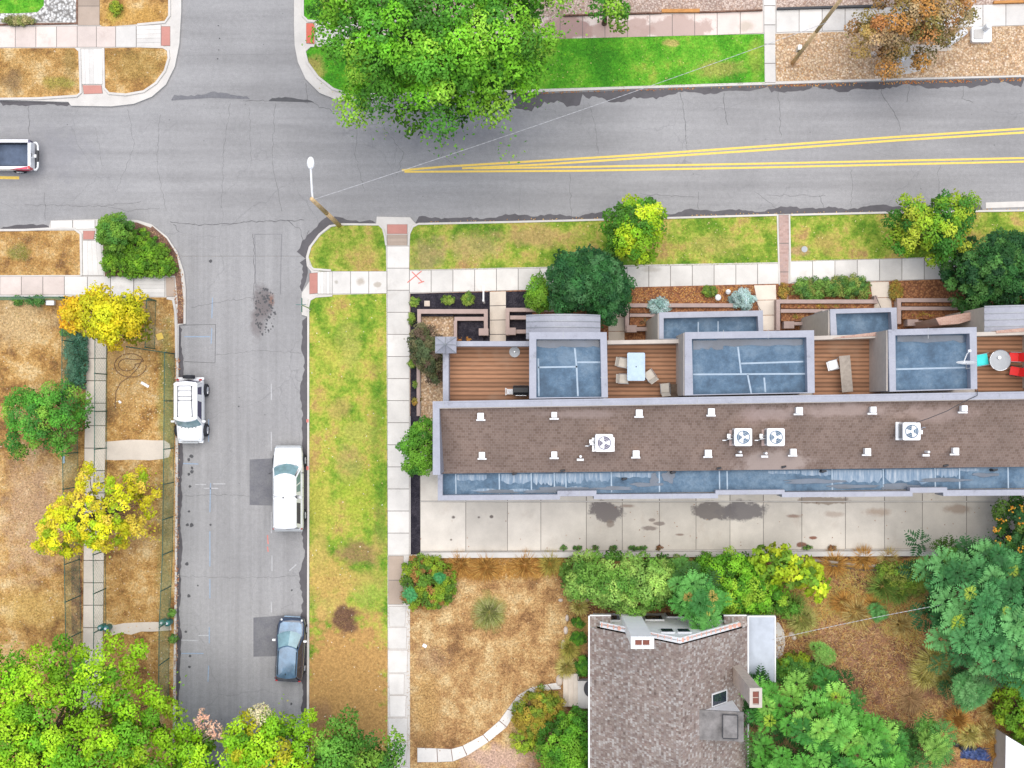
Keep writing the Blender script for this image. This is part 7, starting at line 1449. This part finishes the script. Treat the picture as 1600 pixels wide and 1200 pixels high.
sumac('sumac_shrub', 'small light green sumac by the concrete pad', [(1262, 1005), (1274, 998), (1292, 1010), (1302, 1022), (1290, 1038), (1272, 1030)], .6, 1.8, .5, [(.2, .44, .08), (.26, .5, .1)], spacing=.5, cat='shrub', npair=6, fill=False)
sumac('sumac_shrub', 'lone green sumac seedling under the overhead cable', [(1362, 950), (1378, 946), (1380, 960), (1366, 966)], .5, 1.1, .42, [(.14, .38, .1)], spacing=.5, cat='shrub', npair=6, fill=False)
tree('lime_bush', 'yellow green bush below the concrete pad', 'shrub', [(1212, 1032), (1222, 1020), (1240, 1025), (1262, 1022), (1270, 1040), (1262, 1055), (1240, 1050), (1222, 1062), (1212, 1050)], .3, 1.5, .26, 90, .12, [(.28, .42, .03), (.36, .48, .03), (.18, .34, .03)], trunk_r=.04, under=.42, spacing=.9)
tree('lime_bush', 'lime green bush at the right edge above the shed', 'shrub', [(1558, 1080), (1570, 1066), (1590, 1064), (1640, 1075), (1650, 1180), (1620, 1176), (1600, 1160), (1585, 1148), (1568, 1135), (1560, 1110)], 1, 3.2, .4, 140, .17, [(.24, .44, .02), (.34, .52, .03), (.14, .32, .02)], trunk_r=.06, under=.42, gap=.12)
tree('trumpet_vine', 'dark green vine with orange flowers at the right edge of the driveway', 'vine', [(1556, 790), (1570, 782), (1590, 778), (1640, 775), (1660, 900), (1600, 905), (1580, 888), (1562, 880), (1552, 862), (1562, 850), (1556, 832), (1572, 822), (1562, 806)], 1.5, 5, .42, 150, .16, [(.06, .19, .05), (.09, .25, .05), (.04, .13, .04), (.16, .3, .06)], trunk_r=.08, under=.4, gap=.06, stray=300)
p_ = poisson([P2(*q_, 4.6) for q_ in [(1556, 785), (1620, 778), (1620, 895), (1580, 885), (1560, 860)]], .62); c = np.repeat(np.column_stack([p_, np.full(len(p_), 4.9) + rng.uniform(-.5, .4, len(p_))]), 12, 0); c += rng.normal(size=c.shape) * .1
o = qmesh('vine_flowers', leaves(c, rng.normal(size=c.shape) * .5 + np.array([0, 0, 1.0]), np.full(len(c), .14), .8), pick([(.7, .36, .03), (.75, .46, .05), (.62, .26, .03)], len(c)), M['leaf'])
vt = [x for x in bpy.data.objects if x.name.startswith('trumpet_vine')][0]; o.parent = vt; o.matrix_parent_inverse.identity(); o.location = tuple(-v for v in vt.location); o.name = 'flowers'; o['kind'] = 'stuff'
sumac('sumac_shrub', 'fresh green sumac fronds over the corner of the driveway wall', [(1452, 866), (1470, 852), (1500, 848), (1530, 838), (1560, 850), (1570, 880), (1520, 890), (1470, 885)], 1.2, 3.6, .8, [(.15, .38, .06), (.22, .44, .08), (.08, .25, .08)], spacing=.5, cat='shrub')
# west side of the house
for x, y, a, b, lab in ((904, 973, 9, 9, 'upper clipped green ball left of the house roof'), (904, 997, 11, 10, 'middle clipped green ball left of the house roof'), (910, 1040, 12, 16, 'lowest and largest clipped green ball left of the house roof')):
    shrub('clipped_ball', lab, x, y, a, b, 1.2, [(.1, .3, .02), (.16, .4, .03), (.07, .22, .02)], lsize=.08, rad=.18, n=110, group='clipped balls beside the house', under=.42)
tree('shrub_thicket', 'rusty yellow green mounded shrub beside the curved path', 'shrub', [(804, 1105), (812, 1090), (830, 1078), (850, 1074), (868, 1078), (880, 1095), (880, 1112), (862, 1130), (850, 1150), (832, 1158), (812, 1150), (802, 1130)], .3, 1.7, .26, 110, .11, [(.26, .34, .03), (.38, .28, .04), (.2, .32, .03), (.42, .36, .04)], trunk_r=.04, under=.42, spacing=.9)
tree('lime_bush', 'lime green mound at the lower end of the rusty shrub', 'shrub', [(800, 1145), (815, 1135), (835, 1142), (845, 1158), (836, 1172), (815, 1176), (800, 1165)], .3, 1.3, .24, 100, .11, [(.34, .5, .03), (.26, .42, .03), (.42, .5, .04)], trunk_r=.04, under=.45, spacing=.9)
tree('conifer_shrub', 'big bright green feathery shrub at the lower left corner of the house', 'shrub', [(840, 1165), (850, 1145), (862, 1128), (880, 1112), (900, 1108), (920, 1114), (926, 1150), (926, 1290), (850, 1290), (840, 1200)], .5, 3.6, .36, 150, .13, [(.13, .36, .02), (.2, .45, .03), (.08, .27, .02)], trunk_r=.06, under=.4, stray=200)
# weeds at the foot of the driveway wall
for x in (903, 930, 958, 990, 1003, 1030, 1300, 1262, 880): shrub('weed_clump', {903: 'leftmost green weed clump on the driveway wall', 930: 'brown green weed clump on the driveway wall, largest', 958: 'green weed clump above the willowy shrub', 990: 'green weed clump in the middle of the driveway edge', 1003: 'twin green weed clump beside the middle one', 1030: 'rusty weed clump right of the twin clumps', 1300: 'rusty weed clump on the right half of the driveway edge', 1262: 'weed clump above the lime sapling', 880: 'tiny weed at the driveway edge further left'}[x], x, 856, random.uniform(4, 9), 3.5, .35, [(.12, .3, .06), (.2, .32, .08)] if x not in (1030, 1300) else [(.36, .16, .08), (.3, .2, .08)], lsize=.07, rad=.09, n=30, cat='weeds', group='weeds along the driveway edge')
shrub('groundcover_shrub', 'small yellow green shrub on the verge of the upper left lawn', 181, 12, 10, 12, .6, [(.4, .48, .04), (.3, .42, .04)], lsize=.09, rad=.14, n=50)
shrub('weed_clump', 'dry grassy weeds at the upper left rock bed', 30, 32, 26, 8, .5, [(.3, .34, .1), (.42, .38, .16)], lsize=.09, rad=.14, n=45, cat='weeds')

# ================================================================ LIGHT, SKY, CAMERA
w = bpy.data.worlds.new('World'); sc.world = w; w.use_nodes = True; nt = w.node_tree; bg = nt.nodes['Background']
sky = nt.nodes.new('ShaderNodeTexSky'); sky.sky_type = 'NISHITA'; sky.sun_disc = False; sky.sun_elevation = R(80); sky.sun_rotation = R(12); sky.air_density = 1.0; sky.dust_density = 4.0; sky.ozone_density = 1.0; sky.altitude = 1600
nt.links.new(sky.outputs[0], bg.inputs[0]); bg.inputs[1].default_value = .15
sl = bpy.data.lights.new('Sun', 'SUN'); sl.energy = 4.3; sl.angle = R(80); sl.color = (1.0, .95, .875)
so = bpy.data.objects.new('Sun', sl); col.objects.link(so)
el, az = R(80), R(12); so.rotation_euler = Vector((-math.sin(az) * math.cos(el), -math.cos(az) * math.cos(el), -math.sin(el))).to_track_quat('-Z', 'Y').to_euler(); so.location = (0, 0, 60)
cam = bpy.data.cameras.new('Camera'); cam.sensor_width = 36; cam.lens = 36 * H / (1600 / S); cam.shift_x = -(CX - 800) / 1600; cam.shift_y = (CY - 600) / 1600; cam.clip_end = 2000; cam.clip_start = .5
co = bpy.data.objects.new('Camera', cam); co.location = (0, 0, H); col.objects.link(co); sc.camera = co
sc.view_settings.view_transform = 'Standard'; sc.view_settings.look = 'None'; sc.view_settings.exposure = 0; sc.view_settings.gamma = 1
